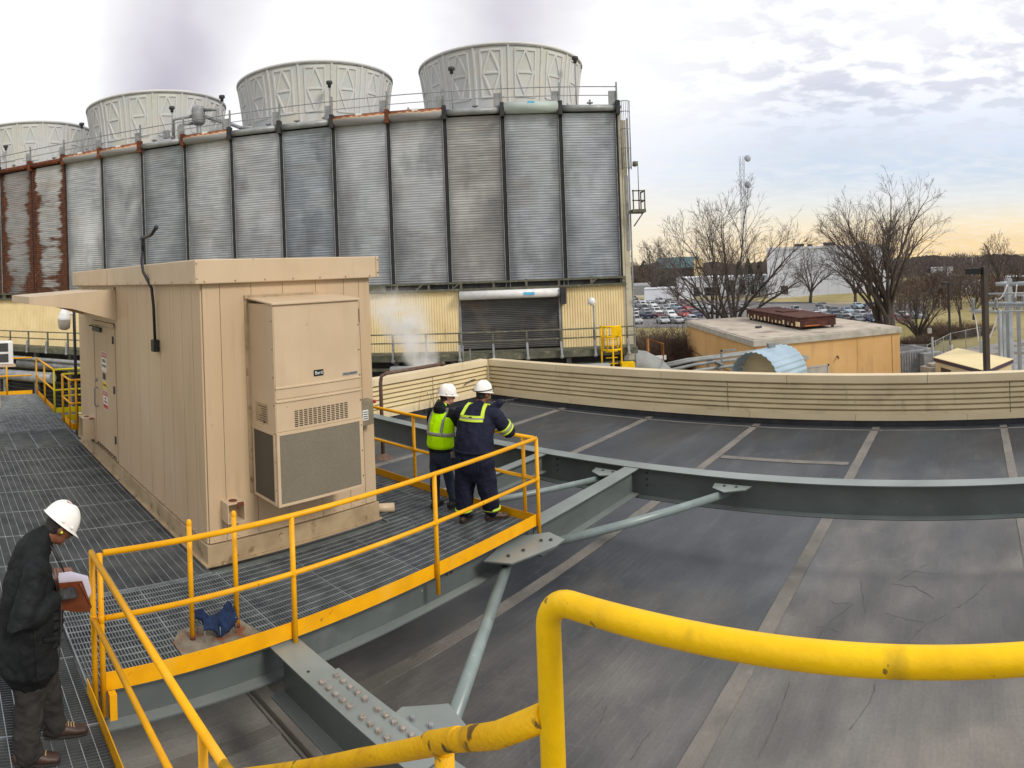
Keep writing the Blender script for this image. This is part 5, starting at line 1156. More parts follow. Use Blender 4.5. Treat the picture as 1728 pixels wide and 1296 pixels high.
# big white building
wb = thing('large_white_building', 'huge windowless white box building behind the bare trees', 'building', (89, 220, GZ))
a = on_ground(1294, 212); b = on_ground(1502, 212); ztop = at_d(1294, 421, 212).z; ztop2 = at_d(1502, 416, 212).z
d = (b-a).normalized(); n_ = Vector((-d.y, d.x, 0))
if n_.y < 0: n_ = -n_
c1_ = b+n_*60; c0_ = a+n_*60
mb = MB(); mb.prism([(a.x, a.y), (b.x, b.y), (c1_.x, c1_.y), (c0_.x, c0_.y)], GZ, (ztop+ztop2)/2); part('wall', mb, M['whitewall'], wb)
mb = MB(); q0 = a+d*0.2-n_*.2; q1 = b-n_*.2; mb.extrude([(-.3, 0), (.3, 0), (.3, .7), (-.3, .7)], (a.x, a.y, (ztop+ztop2)/2), (b.x, b.y, (ztop+ztop2)/2)); part('roof_edge', mb, M['whitewall'], wb)
mb = MB(); ln = (b-a).length
for f0, f1, h_ in ((.22, .30, 1.0), (.33, .37, .8), (.46, .56, 1.2), (.75, .8, 1.0)):
    q0 = a+d*ln*f0+n_*5; q1 = a+d*ln*f1+n_*5; mb.extrude([(-1, 0), (1, 0), (1, h_+.7), (-1, h_+.7)], (q0.x, q0.y, (ztop+ztop2)/2), (q1.x, q1.y, (ztop+ztop2)/2))
part('roof_plant', mb, M['darkgrey'], wb)
mb = MB(); q0 = a+d*ln*.105-n_*.1; q1 = a+d*ln*.165-n_*.1; mb.extrude([(-.1, 0), (.1, 0), (.1, 2.6), (-.1, 2.6)], (q0.x, q0.y, GZ+1.2), (q1.x, q1.y, GZ+1.2)); part('loading_door', mb, M['darkgrey'], wb)
mb = MB()
for i in range(1, 12):
    q = a+d*ln*i/12-n_*.03; mb.box(q.x-.06, q.y-.06, GZ, q.x+.06, q.y+.06, (ztop+ztop2)/2)
part('cladding_joint', mb, M['whitewall'], wb)
# low white buildings and teal roof left of it
def block(name, label, x0, x1, d0, ytop, mt, depth=12, group=None, cat='building', wins=None, roof=None, rise=0):
    a = on_ground(x0, d0); b = on_ground(x1, d0); zt = at_d((x0+x1)/2, ytop, d0).z; dd = (b-a).normalized(); nn_ = Vector((-dd.y, dd.x, 0))
    if nn_.y < 0: nn_ = -nn_
    t = thing(name, label, cat, a, group=group); L_ = (b-a).length
    mb = MB(); P = [a, b, b+nn_*depth, a+nn_*depth]; mb.prism([(v.x, v.y) for v in P], GZ, zt); part('wall', mb, mt, t)
    if roof is not None:
        mb = MB(); r0 = a+nn_*depth/2; r1 = b+nn_*depth/2
        vs = [(a.x, a.y, zt+.02), (b.x, b.y, zt+.02), (P[2].x, P[2].y, zt+.02), (P[3].x, P[3].y, zt+.02), (r0.x, r0.y, zt+rise), (r1.x, r1.y, zt+rise)]
        mb.add(vs, [(0, 1, 5, 4), (2, 3, 4, 5), (0, 4, 3), (1, 2, 5)]); part('roof', mb, roof, t)
    else:
        mb = MB(); mb.prism([(v.x, v.y) for v in (a-nn_*.2, b-nn_*.2, P[2], P[3])], zt, zt+.3); part('roof_edge', mb, mt, t)
    for (f0, f1, z0, z1) in (wins or []):
        mb = MB(); q0 = a+dd*L_*f0-nn_*.06; q1 = a+dd*L_*f1-nn_*.06; mb.extrude([(-.05, z0), (.05, z0), (.05, z1), (-.05, z1)], (q0.x, q0.y, GZ), (q1.x, q1.y, GZ)); part('window', mb, M['glass'], t)
    return t
block('long_white_wall', 'long low white wall building at the left edge of the car park', 1085, 1168, 222, 487, M['whitewall'], 10)
block('white_office', 'white office block with dark doorways behind the large left tree', 1140, 1296, 236, 468, M['whitewall'], 20, wins=[(.16, .24, .2, 3.4), (.30, .46, .2, 3.2), (.55, .62, .3, 5.4), (.68, .74, .2, 5.4), (.80, .84, .2, 5)])
block('teal_roofed_hall', 'hall with a sloping teal metal roof above the left trees', 1108, 1180, 330, 452, M['darkgrey'], 26, roof=M['teal'], rise=5.5)
block('beige_house', 'small pale house block right of the teal roof', 1170, 1186, 325, 437, M['cream'], 8, wins=[(.2, .8, 9, 10)])
block('grey_roof_shed', 'low grey-roofed shed left of the long white wall', 1066, 1096, 262, 482, M['steelgrey'], 8, roof=M['steelgrey'], rise=1)
for (x0, x1, d, y, lb) in ((1596, 1640, 250, 466, 'pale low building seen through branches left of big lamp'), (1622, 1668, 200, 476, 'pale low building just behind the big brown lamp post'), (1570, 1608, 330, 452, 'distant pale roof among brown trees right of the largest tree'), (1690, 1728, 260, 468, 'distant white building above the switchgear')):
    block('low_white_building', lb, x0, x1, d, y, M['whitewall'], 10, group='pale low buildings among the trees')
# grey equipment by the orange building, yellow-roofed office trailer
eq = thing('equipment_container', 'grey steel container beside the right end of the orange building', 'container', (36, 53, GZ))
mb = MB(); mb.box(34.6, 52.5, GZ, 38.6, 56, -6.05); part('box', mb, M['steelgrey'], eq, bevel=.03)
mb = MB(); mb.box(36.9, 51.6, GZ, 39.0, 52.48, -6.35); part('cabinet', mb, M['steelgrey'], eq, bevel=.03)
mb = MB()
for i in range(12): mb.box(34.6+.3*i, 52.44, GZ+.2, 34.72+.3*i, 52.5, -6.2)
for i in range(9): mb.box(34.6+.42*i, 52.6, -6.05, 34.68+.42*i, 55.9, -5.99)
part('ribs', mb, M['steelgrey'], eq)
mb = MB(); mb.box(36.2, 49.6, -8.0, 40.2, 51.3, -7.4); mb.box(36.6, 49.9, -7.35, 38, 50.8, -7.1); mb.box(38.2, 49.9, -7.35, 39.9, 50.8, -7.05); part('cooler', mb, M['concrete'], eq)
tr = thing('office_trailer', 'cream office trailer with a pale yellow roof and dark roof edge', 'trailer', (35, 43, GZ))
Q = [on_ground(1573, 58), on_ground(1656, 51), on_ground(1702, 56), on_ground(1612, 63)]
zt = -5.85
mb = MB(); mb.prism([(v.x, v.y) for v in Q], GZ, zt-.35); part('wall', mb, M['cream_rib'], tr)
cen = sum((v for v in Q), Vector())/4; Q2 = [cen+(v-cen)*1.05 for v in Q]
mb = MB(); mb.prism([(v.x, v.y) for v in Q2], zt-.35, zt-.05); part('roof_edge', mb, mat('purple_brown_edge', (0.05,0.03,0.05), None, 1, .6), tr)
mb = MB(); mb.prism([(v.x, v.y) for v in Q2], zt-.048, zt); part('roof', mb, mat('pale_yellow_roof', (0.72, 0.60, 0.34), (0.66,0.54,0.30), .5, .7), tr)
mb = MB(); w0 = Q[0].lerp(Q[1], .13); w1 = Q[0].lerp(Q[1], .34); mb.extrude([(-.04, -1.6), (.04, -1.6), (.04, -.75), (-.04, -.75)], (w0.x, w0.y, zt), (w1.x, w1.y, zt)); part('window', mb, M['glass'], tr)

# ------------------------------------------------------------ lamps, mast, fence, switchgear
lg = thing('street_lamp', 'tall brown lamp post with a flat box head rising behind the parapet', 'street lamp', on_ground(1660, 21.5), group='box-headed lamp posts')
p0 = on_ground(1660, 21.5); zt = at_d(1655, 450, 21.5).z
mb = MB(); mb.box(p0.x-.085, p0.y-.085, GZ, p0.x+.085, p0.y+.085, zt, 0, None); part('post', mb, M['post_brown'], lg)
L0 = at_d(1650, 455, 21.5); L1 = at_d(1629, 455, 21.5); mb = MB(); mb.extrude([(-.17, -.12), (.17, -.12), (.17, .08), (-.17, .08)], (p0.x-.1, p0.y+.05, zt-.12), (L1.x, L1.y, zt-.12)); part('lamp_head', mb, M['black'], lg, bevel=.01)
mb = MB(); q = at_d(1641, 450, 21.5); mb.tube([(q.x, q.y, zt-.05), (q.x, q.y, zt+.3)], .012, 5); part('photocell', mb, M['steelgrey'], lg)
lg2 = thing('street_lamp', 'slim black lamp post on a concrete foot in the grass beyond the fence', 'street lamp', on_ground(1600, 84), group='box-headed lamp posts')
p0 = on_ground(1599, 84); zt = at_d(1597, 478, 84).z
mb = MB(); mb.box(p0.x-.11, p0.y-.11, GZ+.6, p0.x+.11, p0.y+.11, zt); part('post', mb, M['black'], lg2)
mb = MB(); mb.box(p0.x-.9, p0.y-.3, zt-.15, p0.x+.1, p0.y+.3, zt+.15); part('lamp_head', mb, M['black'], lg2)
mb = MB(); mb.lathe([(0, .8), (.36, .8), (.38, 0)], (p0.x, p0.y, GZ), 14); part('foot', mb, M['concrete'], lg2)
ls = thing('lattice_mast', 'tall thin lattice radio mast with two round dishes behind the left tree', 'radio mast', on_ground(1257, 290))
p0 = on_ground(1257, 290); zt = at_d(1257, 263, 290).z; mb = MB(); w = 1.0
for sx, sy in ((-w, -w), (w, -w), (w, w), (-w, w)): mb.tube([(p0.x+sx, p0.y+sy, GZ), (p0.x+sx*.85, p0.y+sy*.85, zt)], 0.10, 4)
z = GZ; i = 0
while z < zt-3:
    for (ax, ay), (bx_, by_) in (((-w, -w), (w, -w)), ((w, -w), (w, w)), ((w, w), (-w, w)), ((-w, w), (-w, -w))):
        mb.tube([(p0.x+ax*.9, p0.y+ay*.9, z), (p0.x+bx_*.9, p0.y+by_*.9, z+2.6)], 0.05, 3); mb.tube([(p0.x+ax*.9, p0.y+ay*.9, z), (p0.x+bx_*.9, p0.y+by_*.9, z)], 0.05, 3)
    z += 2.6
M['mast'] = mat('pale_grey_mast_paint', (0.34, 0.36, 0.42), None, 1, .6)
part('lattice', mb, M['mast'], ls)
for yy in (268, 312):
    q = at_d(1260, yy, 288.5); mb = MB(); mb.ball((q.x, q.y-1.2, q.z), (1.5, .7, 1.5), 12, 8); part('dish', mb, M['mast'], ls)
# chain link fence
M['wire'] = mat('grey_fence_wire', (0.30, 0.30, 0.29), None, 2, .6)
cf = thing('chain_link_fence', 'chain link fence with tall posts across the dry grass at the right', 'fence', (42, 65, GZ))
fpts = [on_ground(1517, 73), on_ground(1560, 72), on_ground(1600, 82), on_ground(1650, 88), on_ground(1728, 84), on_ground(1790, 80)]
mb2 = MB(); mb3 = MB()
for a, b in zip(fpts, fpts[1:]):
    n = max(2, int((b-a).length/3.0))
    for i in range(n):
        q = a.lerp(b, i/n); mb = MB(); mb.tube([(q.x, q.y, GZ), (q.x, q.y, GZ+2.6)], .05, 6); part('post', mb, M['wire'], cf)
    mb2.tube([(a.x, a.y, GZ+2.5), (b.x, b.y, GZ+2.5)], .035, 5); mb2.tube([(a.x, a.y, GZ+.1), (b.x, b.y, GZ+.1)], .02, 4)
    L_ = (b-a).length; k = 0.0
    while k < L_:
        for s_ in (-1, 1):
            q = a+(b-a)*(k/L_); e = a+(b-a)*(min(max(k+s_*2.3, 0), L_)/L_); mb3.tube([(q.x, q.y, GZ+.1), (e.x, e.y, GZ+2.45)], .006, 3, caps=False)
        k += 0.28
part('top_rail', mb2, M['wire'], cf); part('wire_mesh', mb3, M['wire'], cf)
mb = MB(); q = on_ground(1569, 63); mb.tube([(q.x, q.y, GZ), (q.x, q.y, at_d(1569, 569, 63).z)], .11, 8); mb.box(q.x-.5, q.y-.1, -4.3, q.x-.1, q.y+.1, -3.8)
solo('gate_post', 'thick grey pole with a small box before the fence, right of the orange building', 'pole', mb, M['wire'], q)
# switchgear yard
M['switch_steel'] = mat('galvanised_yard_steel', (0.34, 0.37, 0.39), (0.25, 0.275, 0.29), .8, .5)
sg = thing('switchgear_frame', 'galvanised steel switchgear frame with insulators at the right edge', 'switchgear', on_ground(1700, 66))
def spost(x, ytop, d, w=.16, nm='column'):
    q = on_ground(x, d); zt = at_d(x, ytop, d).z; mb = MB(); mb.box(q.x-w, q.y-w, GZ, q.x+w, q.y+w, zt); mb.box(q.x-w*1.8, q.y-w*1.8, GZ, q.x+w*1.8, q.y+w*1.8, GZ+.15); part(nm, mb, M['switch_steel'], sg)
spost(1700, 470, 68, .30); spost(1684, 522, 60); spost(1690, 524, 61); spost(1716, 516, 62, .14); spost(1652, 575, 60, .13); spost(1735, 500, 62)
mb = MB()
def bar(x0, y0, x1, y1, d, r_=.08): mb.tube([at_d(x0, y0, d), at_d(x1, y1, d)], r_, 8)
bar(1680, 480, 1700, 478, 67, .22); bar(1703, 480, 1760, 476, 67, .22); bar(1665, 496, 1760, 494, 66, .10); bar(1665, 512, 1760, 512, 62, .16); bar(1665, 517, 1760, 517, 62, .10)
bar(1636, 524, 1690, 526, 60, .16); bar(1640, 528, 1760, 523, 61, .07); bar(1690, 500, 1760, 497, 68, .10)
part('crossbeam', mb, M['switch_steel'], sg)
for x, y0, y1, d in ((1642, 503, 522, 60), (1681, 503, 520, 60), (1713, 500, 514, 62), (1660, 505, 522, 61), (1726, 498, 514, 64)):
    a = at_d(x, y1, d); b = at_d(x, y0, d); H = b.z-a.z; prof = [(0, 0)]
    for i in range(9): prof += [(.20, H*i/9+.01), (.11, H*(i+.5)/9)]
    prof += [(.05, H), (0, H+.1)]; mb = MB(); mb.lathe(prof, a, 12); part('insulator', mb, M['concrete'] if 0 else M['steelgrey'], sg)
mb = MB(); rr = random.Random(12)
for (x0, y0, x1, y1, sag, d) in ((1642, 522, 1652, 578, -.6, 60), (1684, 530, 1656, 578, .8, 60), (1700, 480, 1685, 505, .3, 62), (1716, 480, 1713, 500, .2, 64)):
    a = at_d(x0, y0, d); b = at_d(x1, y1, d); mb.tube([a.lerp(b, t_/8)+Vector((0, 0, -sag*math.sin(math.pi*t_/8))) for t_ in range(9)], .06, 5)
part('cable', mb, M['white'], sg)
mb = MB()
for i in range(26):
    x = rr.uniform(1610, 1740); d = rr.uniform(52, 66); q = on_ground(x, d); h_ = rr.uniform(.8, 2.2); w = rr.uniform(.06, .3); mb.box(q.x-w, q.y-w, GZ, q.x+w, q.y+w, GZ+h_)
part('small_gear', mb, M['switch_steel'], sg)
mb = MB()
for x0, x1, d in ((1620, 1740, 58), (1625, 1740, 55)):
    n = 14
    for i in range(n+1):
        q = on_ground(x0+(x1-x0)*i/n, d); mb.tube([q, q+Vector((0, 0, 1.2))], .035, 5)
    for z in (.6, 1.15): mb.tube([on_ground(x0, d)+Vector((0, 0, z)), on_ground(x1, d)+Vector((0, 0, z))], .03, 5)
solo('yard_fence', 'low pipe fence round the gravel switchgear yard', 'fence', mb, M['wire'], on_ground(1680, 56))
# ------------------------------------------------------------ bare trees
def grow_tree(seed, height, width, trunk_r, limbs=7, clear=.16, lean=(0, 0), subs=9, twigs=5, rmin=.013, fan=.95, flat=.0, stems=1):
    """bare winter tree: limbs fan out of a short trunk and carry ever finer shoots inside a domed outline"""
    rr = random.Random(seed); T = MB(); Cn = MB(); H = height; Wd = width/2
    def path(p, d, L, n, wob, up, out_=Vector((0, 0, 0))):
        pts = [p]; dd = d.normalized()
        for i in range(n):
            dd = (dd+Vector((rr.gauss(0, wob), rr.gauss(0, wob), rr.gauss(0, wob*.7)+up))+out_).normalized(); pts.append(pts[-1]+dd*(L/n))
        return pts
    def inside(q):
        x = (q.x-lean[0]*q.z)/Wd; y = (q.y-lean[1]*q.z)/Wd; z = (q.z-H*.42)/(H*.60); return x*x+y*y+z*z
    def at(pts, rs, f_):
        n = len(pts)-1; i = min(n-1, int(f_*n)); g = f_*n-i; return pts[i].lerp(pts[i+1], g), rs[i]+(rs[i+1]-rs[i])*g, (pts[i+1]-pts[i]).normalized()
    def side(d, ang):
        ax = d.orthogonal().normalized(); ax.rotate(Matrix.Rotation(rr.uniform(0, 6.283), 3, d)); return d*math.cos(ang)+ax*math.sin(ang)
    for s_ in range(stems):
        ts = Vector((0, 0, 0)) if stems == 1 else Vector((rr.uniform(-1, 1)*trunk_r, rr.uniform(-1, 1)*trunk_r, 0)); tr = trunk_r*(1 if stems == 1 else .72)
        tp = path(ts, Vector((lean[0]*.6+(rr.uniform(-.12, .12) if stems > 1 else 0), lean[1]*.6, 1)), H*clear*rr.uniform(.8, 1.3), 4, .05, .05)
        T.tube(tp, [tr*1.25, tr*1.05, tr, tr*.95, tr*.9], 10, caps=False)
        nl = max(2, limbs//stems)
        for k in range(nl):
            a = 6.283*k/nl+rr.uniform(-.4, .4)+s_*1.7; f_ = (k+.5)/nl; tilt = fan*(.10+.90*((k*0.618+.13*s_) % 1.0)); t0_ = tilt*.62; d = Vector((math.cos(a)*math.sin(t0_)+lean[0]*.5, math.sin(a)*math.sin(t0_)+lean[1]*.5, math.cos(t0_)))
            q, r0, _ = at(tp, [tr]*5, rr.uniform(.62, 1.0)); L = H*(1-clear)*(1.02-.22*tilt)*rr.uniform(.85, 1.05)
            lp = path(q, d, L, 9, .085, .0, Vector((math.cos(a), math.sin(a), 0))*(.10*tilt)); cut = len(lp)
            for i in range(3, len(lp)):
                if inside(lp[i]) > 1.0: cut = i+1; break
            lp = lp[:max(4, cut)]; m_ = len(lp); r1 = tr*rr.uniform(.46, .68); rs = [max(rmin, r1*(1-i/(m_-1)*.93)) for i in range(m_)]
            T.tube(lp, rs, 7, caps=False)
            for j in range(subs):
                f2 = .34+.66*(j+rr.random()*.8)/subs; q2, rq, di = at(lp, rs, min(.99, f2)); d2 = side(di, rr.uniform(.38, .80)); d2.z += .10-flat
                L2 = H*.40*(1.10-f2*.62)*rr.uniform(.55, 1.1); sp_ = path(q2, d2, L2, 6, .11, .035); c2 = len(sp_)
                for i in range(2, len(sp_)):
                    if inside(sp_[i]) > 1.06: c2 = i+1; break
                sp_ = sp_[:max(3, c2)]; m2 = len(sp_); ra = max(rmin*2.2, rq*.62); rs2 = [max(rmin, ra*(1-i/(m2-1)*.85)) for i in range(m2)]; Cn.tube(sp_, rs2, 5, caps=False)
                for t_ in range(twigs):
                    f3 = .2+.8*(t_+rr.random())/twigs; q3, rq3, d3 = at(sp_, rs2, min(.99, f3)); d4 = side(d3, rr.uniform(.35, .85)); L3 = L2*.52*(1.1-f3*.5)*rr.uniform(.5, 1.1)
                    tw_ = path(q3, d4, L3, 4, .16, .03); rs3 = [max(rmin*.8, rq3*.5*(1-i*.2)) for i in range(5)]; Cn.tube(tw_, rs3, 3, caps=False)
                    for u_ in range(4 if twigs > 3 else 3):
                        f4 = .25+.72*rr.random(); q5, r5, d5 = at(tw_, rs3, f4); d6 = side(d5, rr.uniform(.35, .8)); e_ = path(q5, d6, L3*.5*rr.uniform(.5, 1.1), 2, .18, .03); Cn.tube(e_, [rmin*.7, rmin*.6, rmin*.45], 3, caps=False)
    return T, Cn
def tree(name, label, x, d, height, seed, group='bare winter trees', rot=0.0, mt='twig', bark='bark', z=GZ, **k):
    q = on_ground(x, d, z); T, Cn = grow_tree(seed, height, **k)
    t = thing(name, label, 'tree', q, rot=rot, group=group)
    part('trunk', T, M[bark], t, rel=True); part('crown', Cn, M[mt], t, rel=True); return t
tree('bare_tree', 'largest bare tree, straight thick trunk rising behind the orange building', 1502, 80, 22.6, 21, width=18.5, trunk_r=.70, limbs=12, clear=.30, subs=11, twigs=6, fan=.92, stems=2, rmin=.016)
tree('bare_tree', 'big bare tree leaning away from the largest trunk behind the orange building', 1485, 82, 19.0, 5, width=14, trunk_r=.56, limbs=8, clear=.28, lean=(-.34, 0), subs=11, twigs=6, fan=.75, stems=2, rmin=.016)
tree('bare_tree', 'broad bare tree with many limbs behind the far end of orange building', 1240, 78, 21.0, 14, width=20, trunk_r=.56, limbs=11, clear=.16, subs=13, twigs=6, fan=1.15, stems=2, rmin=.015)
tree('bare_tree', 'bare tree with twin stems directly beside the broad many-limbed one', 1213, 82, 19.5, 31, width=14, trunk_r=.46, limbs=11, clear=.18, lean=(-.14, 0), subs=11, twigs=6, fan=1.05, stems=2, rmin=.015)
tree('bare_tree', 'round-headed bare tree standing alone in front of the large white building', 1365, 182, 15.0, 42, width=15, trunk_r=.42, limbs=10, clear=.22, subs=9, twigs=5, fan=1.1, rmin=.028)
tree('bare_tree', 'bare tree before the white building, seen through limbs of the leaning tree', 1441, 180, 14.5, 43, width=16, trunk_r=.42, limbs=10, clear=.2, subs=9, twigs=5, fan=1.2, rmin=.028)
tree('bare_tree', 'low wide bare tree just behind the chain link fence', 1546, 92, 9.8, 51, width=13, trunk_r=.36, limbs=12, clear=.12, subs=9, twigs=5, fan=1.25, rmin=.014)
tree('bare_tree', 'slim double-stemmed bare tree behind the black lamp post', 1617, 104, 11.5, 61, width=7.5, trunk_r=.22, limbs=6, clear=.3, subs=9, twigs=5, fan=.7, stems=2, rmin=.017)
tree('bare_tree', 'twiggy bare tree just beside the big brown lamp post', 1640, 112, 12.0, 62, width=9, trunk_r=.22, limbs=8, clear=.2, subs=9, twigs=5, fan=.8, stems=2, rmin=.017)
tree('bare_tree', 'tall bare tree against the yellow sky above the switchgear', 1684, 200, 17.5, 71, width=10, trunk_r=.36, limbs=9, clear=.3, subs=9, twigs=5, fan=.7, rmin=.03)
tree('bare_tree', 'wide bare tree beside the cooling tower, in front of dark evergreens', 1103, 230, 20.5, 81, width=21, trunk_r=.5, limbs=12, clear=.2, subs=10, twigs=5, fan=1.15, rmin=.035)
tree('bare_tree', 'small spreading bare tree before the long white wall', 1141, 214, 8.0, 91, width=15, trunk_r=.28, limbs=10, clear=.15, subs=8, twigs=5, fan=1.35, rmin=.028)
tree('bare_tree', 'dark bare tree beyond the switchgear at the picture edge', 1722, 170, 11.0, 95, width=12, trunk_r=.3, limbs=9, clear=.2, subs=9, twigs=5, fan=1.1, rmin=.028)
tree('bare_tree', 'bare tree between the largest tree and the low pale houses', 1575, 150, 13.0, 96, width=11, trunk_r=.26, limbs=9, clear=.2, subs=9, twigs=5, fan=.9, stems=2, rmin=.024)
# conifers between the office and the large white building
def conifer(x, d, h, w, seed, label):
    q = on_ground(x, d); t = thing('evergreen_tree', label, 'tree', q, group='dark evergreens by the white office'); rr = random.Random(seed)
    mb = MB(); mb.tube([(0, 0, 0), (0, 0, h*.9)], [.25, .05], 5); part('trunk', mb, M['bark'], t, rel=True)
    mb = MB()
    for i in range(1500):
        f_ = rr.random()**.8; z = h*(.06+.94*f_); r_ = w*(1-f_)**.75*rr.uniform(.55, 1.08); a = rr.uniform(0, 6.28); s_ = rr.uniform(.2, .5)
        c = Vector((r_*math.cos(a), r_*math.sin(a), z)); u = Vector((rr.uniform(-1, 1), rr.uniform(-1, 1), rr.uniform(-.5, .5))).normalized()*s_; v = Vector((rr.uniform(-1, 1), rr.uniform(-1, 1), -1)).normalized()*s_
        mb.add([c, c+u, c+v], [(0, 1, 2)])
    part('crown', mb, M['evergreen'], t, rel=True)
for i, (x, d, h, w, lb) in enumerate(((1262, 228, 13, 3.0, 'tall dark evergreen between white office and large white building'), (1280, 222, 11.5, 2.8, 'dark evergreen touching the corner of the large white building'), (1245, 240, 12, 3, 'dark evergreen behind the many-limbed bare tree'), (1086, 300, 14, 7, 'broad dark evergreen beyond the tower, under the wide bare tree'), (1108, 310, 13, 7, 'dark evergreen below the teal roof'), (1225, 250, 11, 3, 'dark evergreen above the white office'))):
    conifer(x, d, h, w, 100+i, lb)
# distant woods as one mass: hundreds of bare crowns along a ridge
def far_wood(name, label, xs, d0, d1, ytop, n, seed, mt='twig_far', dens=150, tall=1.0):
    rr = random.Random(seed); mb = MB(); org = on_ground(sum(xs)/2, d0)
    for i in range(n):
        x = rr.uniform(*xs); d = rr.uniform(d0, d1); q = on_ground(x, d); yt = ytop(x)+rr.uniform(0, 12)
        h = max(3, (at_d(x, yt, d).z-GZ))*tall; w = h*rr.uniform(.28, .5)
        mb.tube([q, q+Vector((0, 0, h*.6))], [.3, .1], 4, caps=False)
        for j in range(dens):
            a = rr.uniform(0, 6.28); f_ = rr.random()**.6; el = rr.random()
            c = q+Vector((w*f_*math.cos(a), w*f_*math.sin(a), h*(.12+.88*(el**.8)*math.sqrt(max(0.02, 1-(f_*.85)**2)))))
            u = Vector((math.cos(a)*.5+rr.uniform(-.6, .6), math.sin(a)*.5+rr.uniform(-.6, .6), rr.uniform(.3, 1.2))).normalized()*rr.uniform(.5, 1.5)*(d/300+.35)
            s_ = Vector((rr.uniform(-1, 1), rr.uniform(-1, 1), .2)).normalized()*(.10*d/200+.04); mb.add([c-s_, c+s_, c+u], [(0, 1, 2)])
    return solo(name, label, 'wood', mb, M[mt], org, kind='stuff')
far_wood('far_wood', 'distant brown-grey bare wood along the skyline at the right', (1500, 1830), 300, 420, lambda x: 434-6*math.sin(x/23)-(x-1500)*.03, 190, 1, dens=170)
far_wood('far_wood', 'distant bare wood behind the teal roof and the white office', (1040, 1330), 320, 420, lambda x: 446-6*math.sin(x/17), 130, 2, dens=170)
far_wood('woodland', 'brown brushy wood between the lawn and the low pale houses', (1508, 1800), 130, 240, lambda x: 462-8*math.sin(x/31)-(x-1500)*.02, 120, 3, mt='brush', dens=220)
far_wood('woodland', 'reddish brush beside the right foot of the cooling tower', (1050, 1090), 270, 310, lambda x: 448, 14, 4, mt='brush', dens=240)
# an opaque low rise of wooded hill right behind
for nm, x0, x1, d, yt in (('hills', 1480, 1850, 440, 436), ('hills', 1030, 1340, 440, 449)):
    mb = MB(); vs = []; n = 120; rr = random.Random(x0)
    for i in range(n+1):
        x = x0+(x1-x0)*i/n; q = on_ground(x, d); h = at_d(x, yt-(x-x0)*.025+3*math.sin(i/6)+rr.uniform(-1.5, 1.5), d).z
        q2 = on_ground(x, d+60); vs += [(q.x, q.y, GZ-1), (q.x, q.y, h), (q2.x, q2.y, h-2), (q2.x, q2.y, GZ-1)]
    mb.add(vs, [(4*i+j, 4*i+4+j, 4*i+5+j, 4*i+1+j) for i in range(n) for j in range(3)]); q = on_ground((x0+x1)/2, d)
    solo(nm, None, None, mb, M['twig_far'], q, kind='structure')
# bushes
def bush(label, x, d, w, dp, h, seed, n=2600, mt='brush', group='brown leafless bushes'):
    q = on_ground(x, d); rr = random.Random(seed); mb = MB()
    for i in range(n//12):
        a = rr.uniform(0, 6.28); f_ = math.sqrt(rr.random()); b0 = Vector((w*.7*f_*math.cos(a), dp*.7*f_*math.sin(a), 0)); d_ = Vector((math.cos(a)*f_*.9+rr.uniform(-.3, .3), math.sin(a)*f_*.9+rr.uniform(-.3, .3), 1.0)); hh = h*rr.uniform(.55, 1.05)*(1-.35*f_*f_)
        pts = [b0]; dd = d_
        for k in range(5): dd = (dd+Vector((rr.uniform(-.35, .35), rr.uniform(-.35, .35), rr.uniform(-.2, .1)))); pts.append(pts[-1]+dd.normalized()*hh/5)
        mb.tube(pts, [.03, .026, .022, .018, .015, .01], 3, caps=False)
        for k in range(11):
            g = rr.uniform(.15, 1); i_ = min(4, int(g*5)); c = pts[i_].lerp(pts[i_+1], g*5-i_); e = c+Vector((rr.uniform(-1, 1), rr.uniform(-1, 1), rr.uniform(-.15, 1))).normalized()*rr.uniform(.3, .9)
            m2 = c.lerp(e, .5)+Vector((rr.uniform(-.1, .1), rr.uniform(-.1, .1), 0)); mb.tube([c, m2, e], [.013, .010, .006], 3, caps=False)
    t = solo('bush', label, 'bush', mb.xf(Matrix.Translation(q)), M[mt], q, group=group); return t
bush('big dense brown bush between the orange building and the cooling tower', 1126, 74, 4.2, 2.8, 6.3, 1, 13000)
bush('smaller brown bush between tower foot and the big dense bush', 1086, 82, 3.0, 2.2, 5.6, 2, 6500)
bush('brown bush touching the long side wall of the orange building', 1150, 78, 2.8, 2, 5.8, 3, 6500)
bush('low brush behind the fence below the wide low tree', 1545, 88, 4, 1.6, 2.2, 4, 3000)
bush('dark low brush under the slim trees behind the black lamp', 1625, 98, 7, 2, 2.6, 5, 5000)
bush('brush right of the low wide tree, at the foot of the bank', 1580, 100, 5, 2, 2.6, 6, 4000)

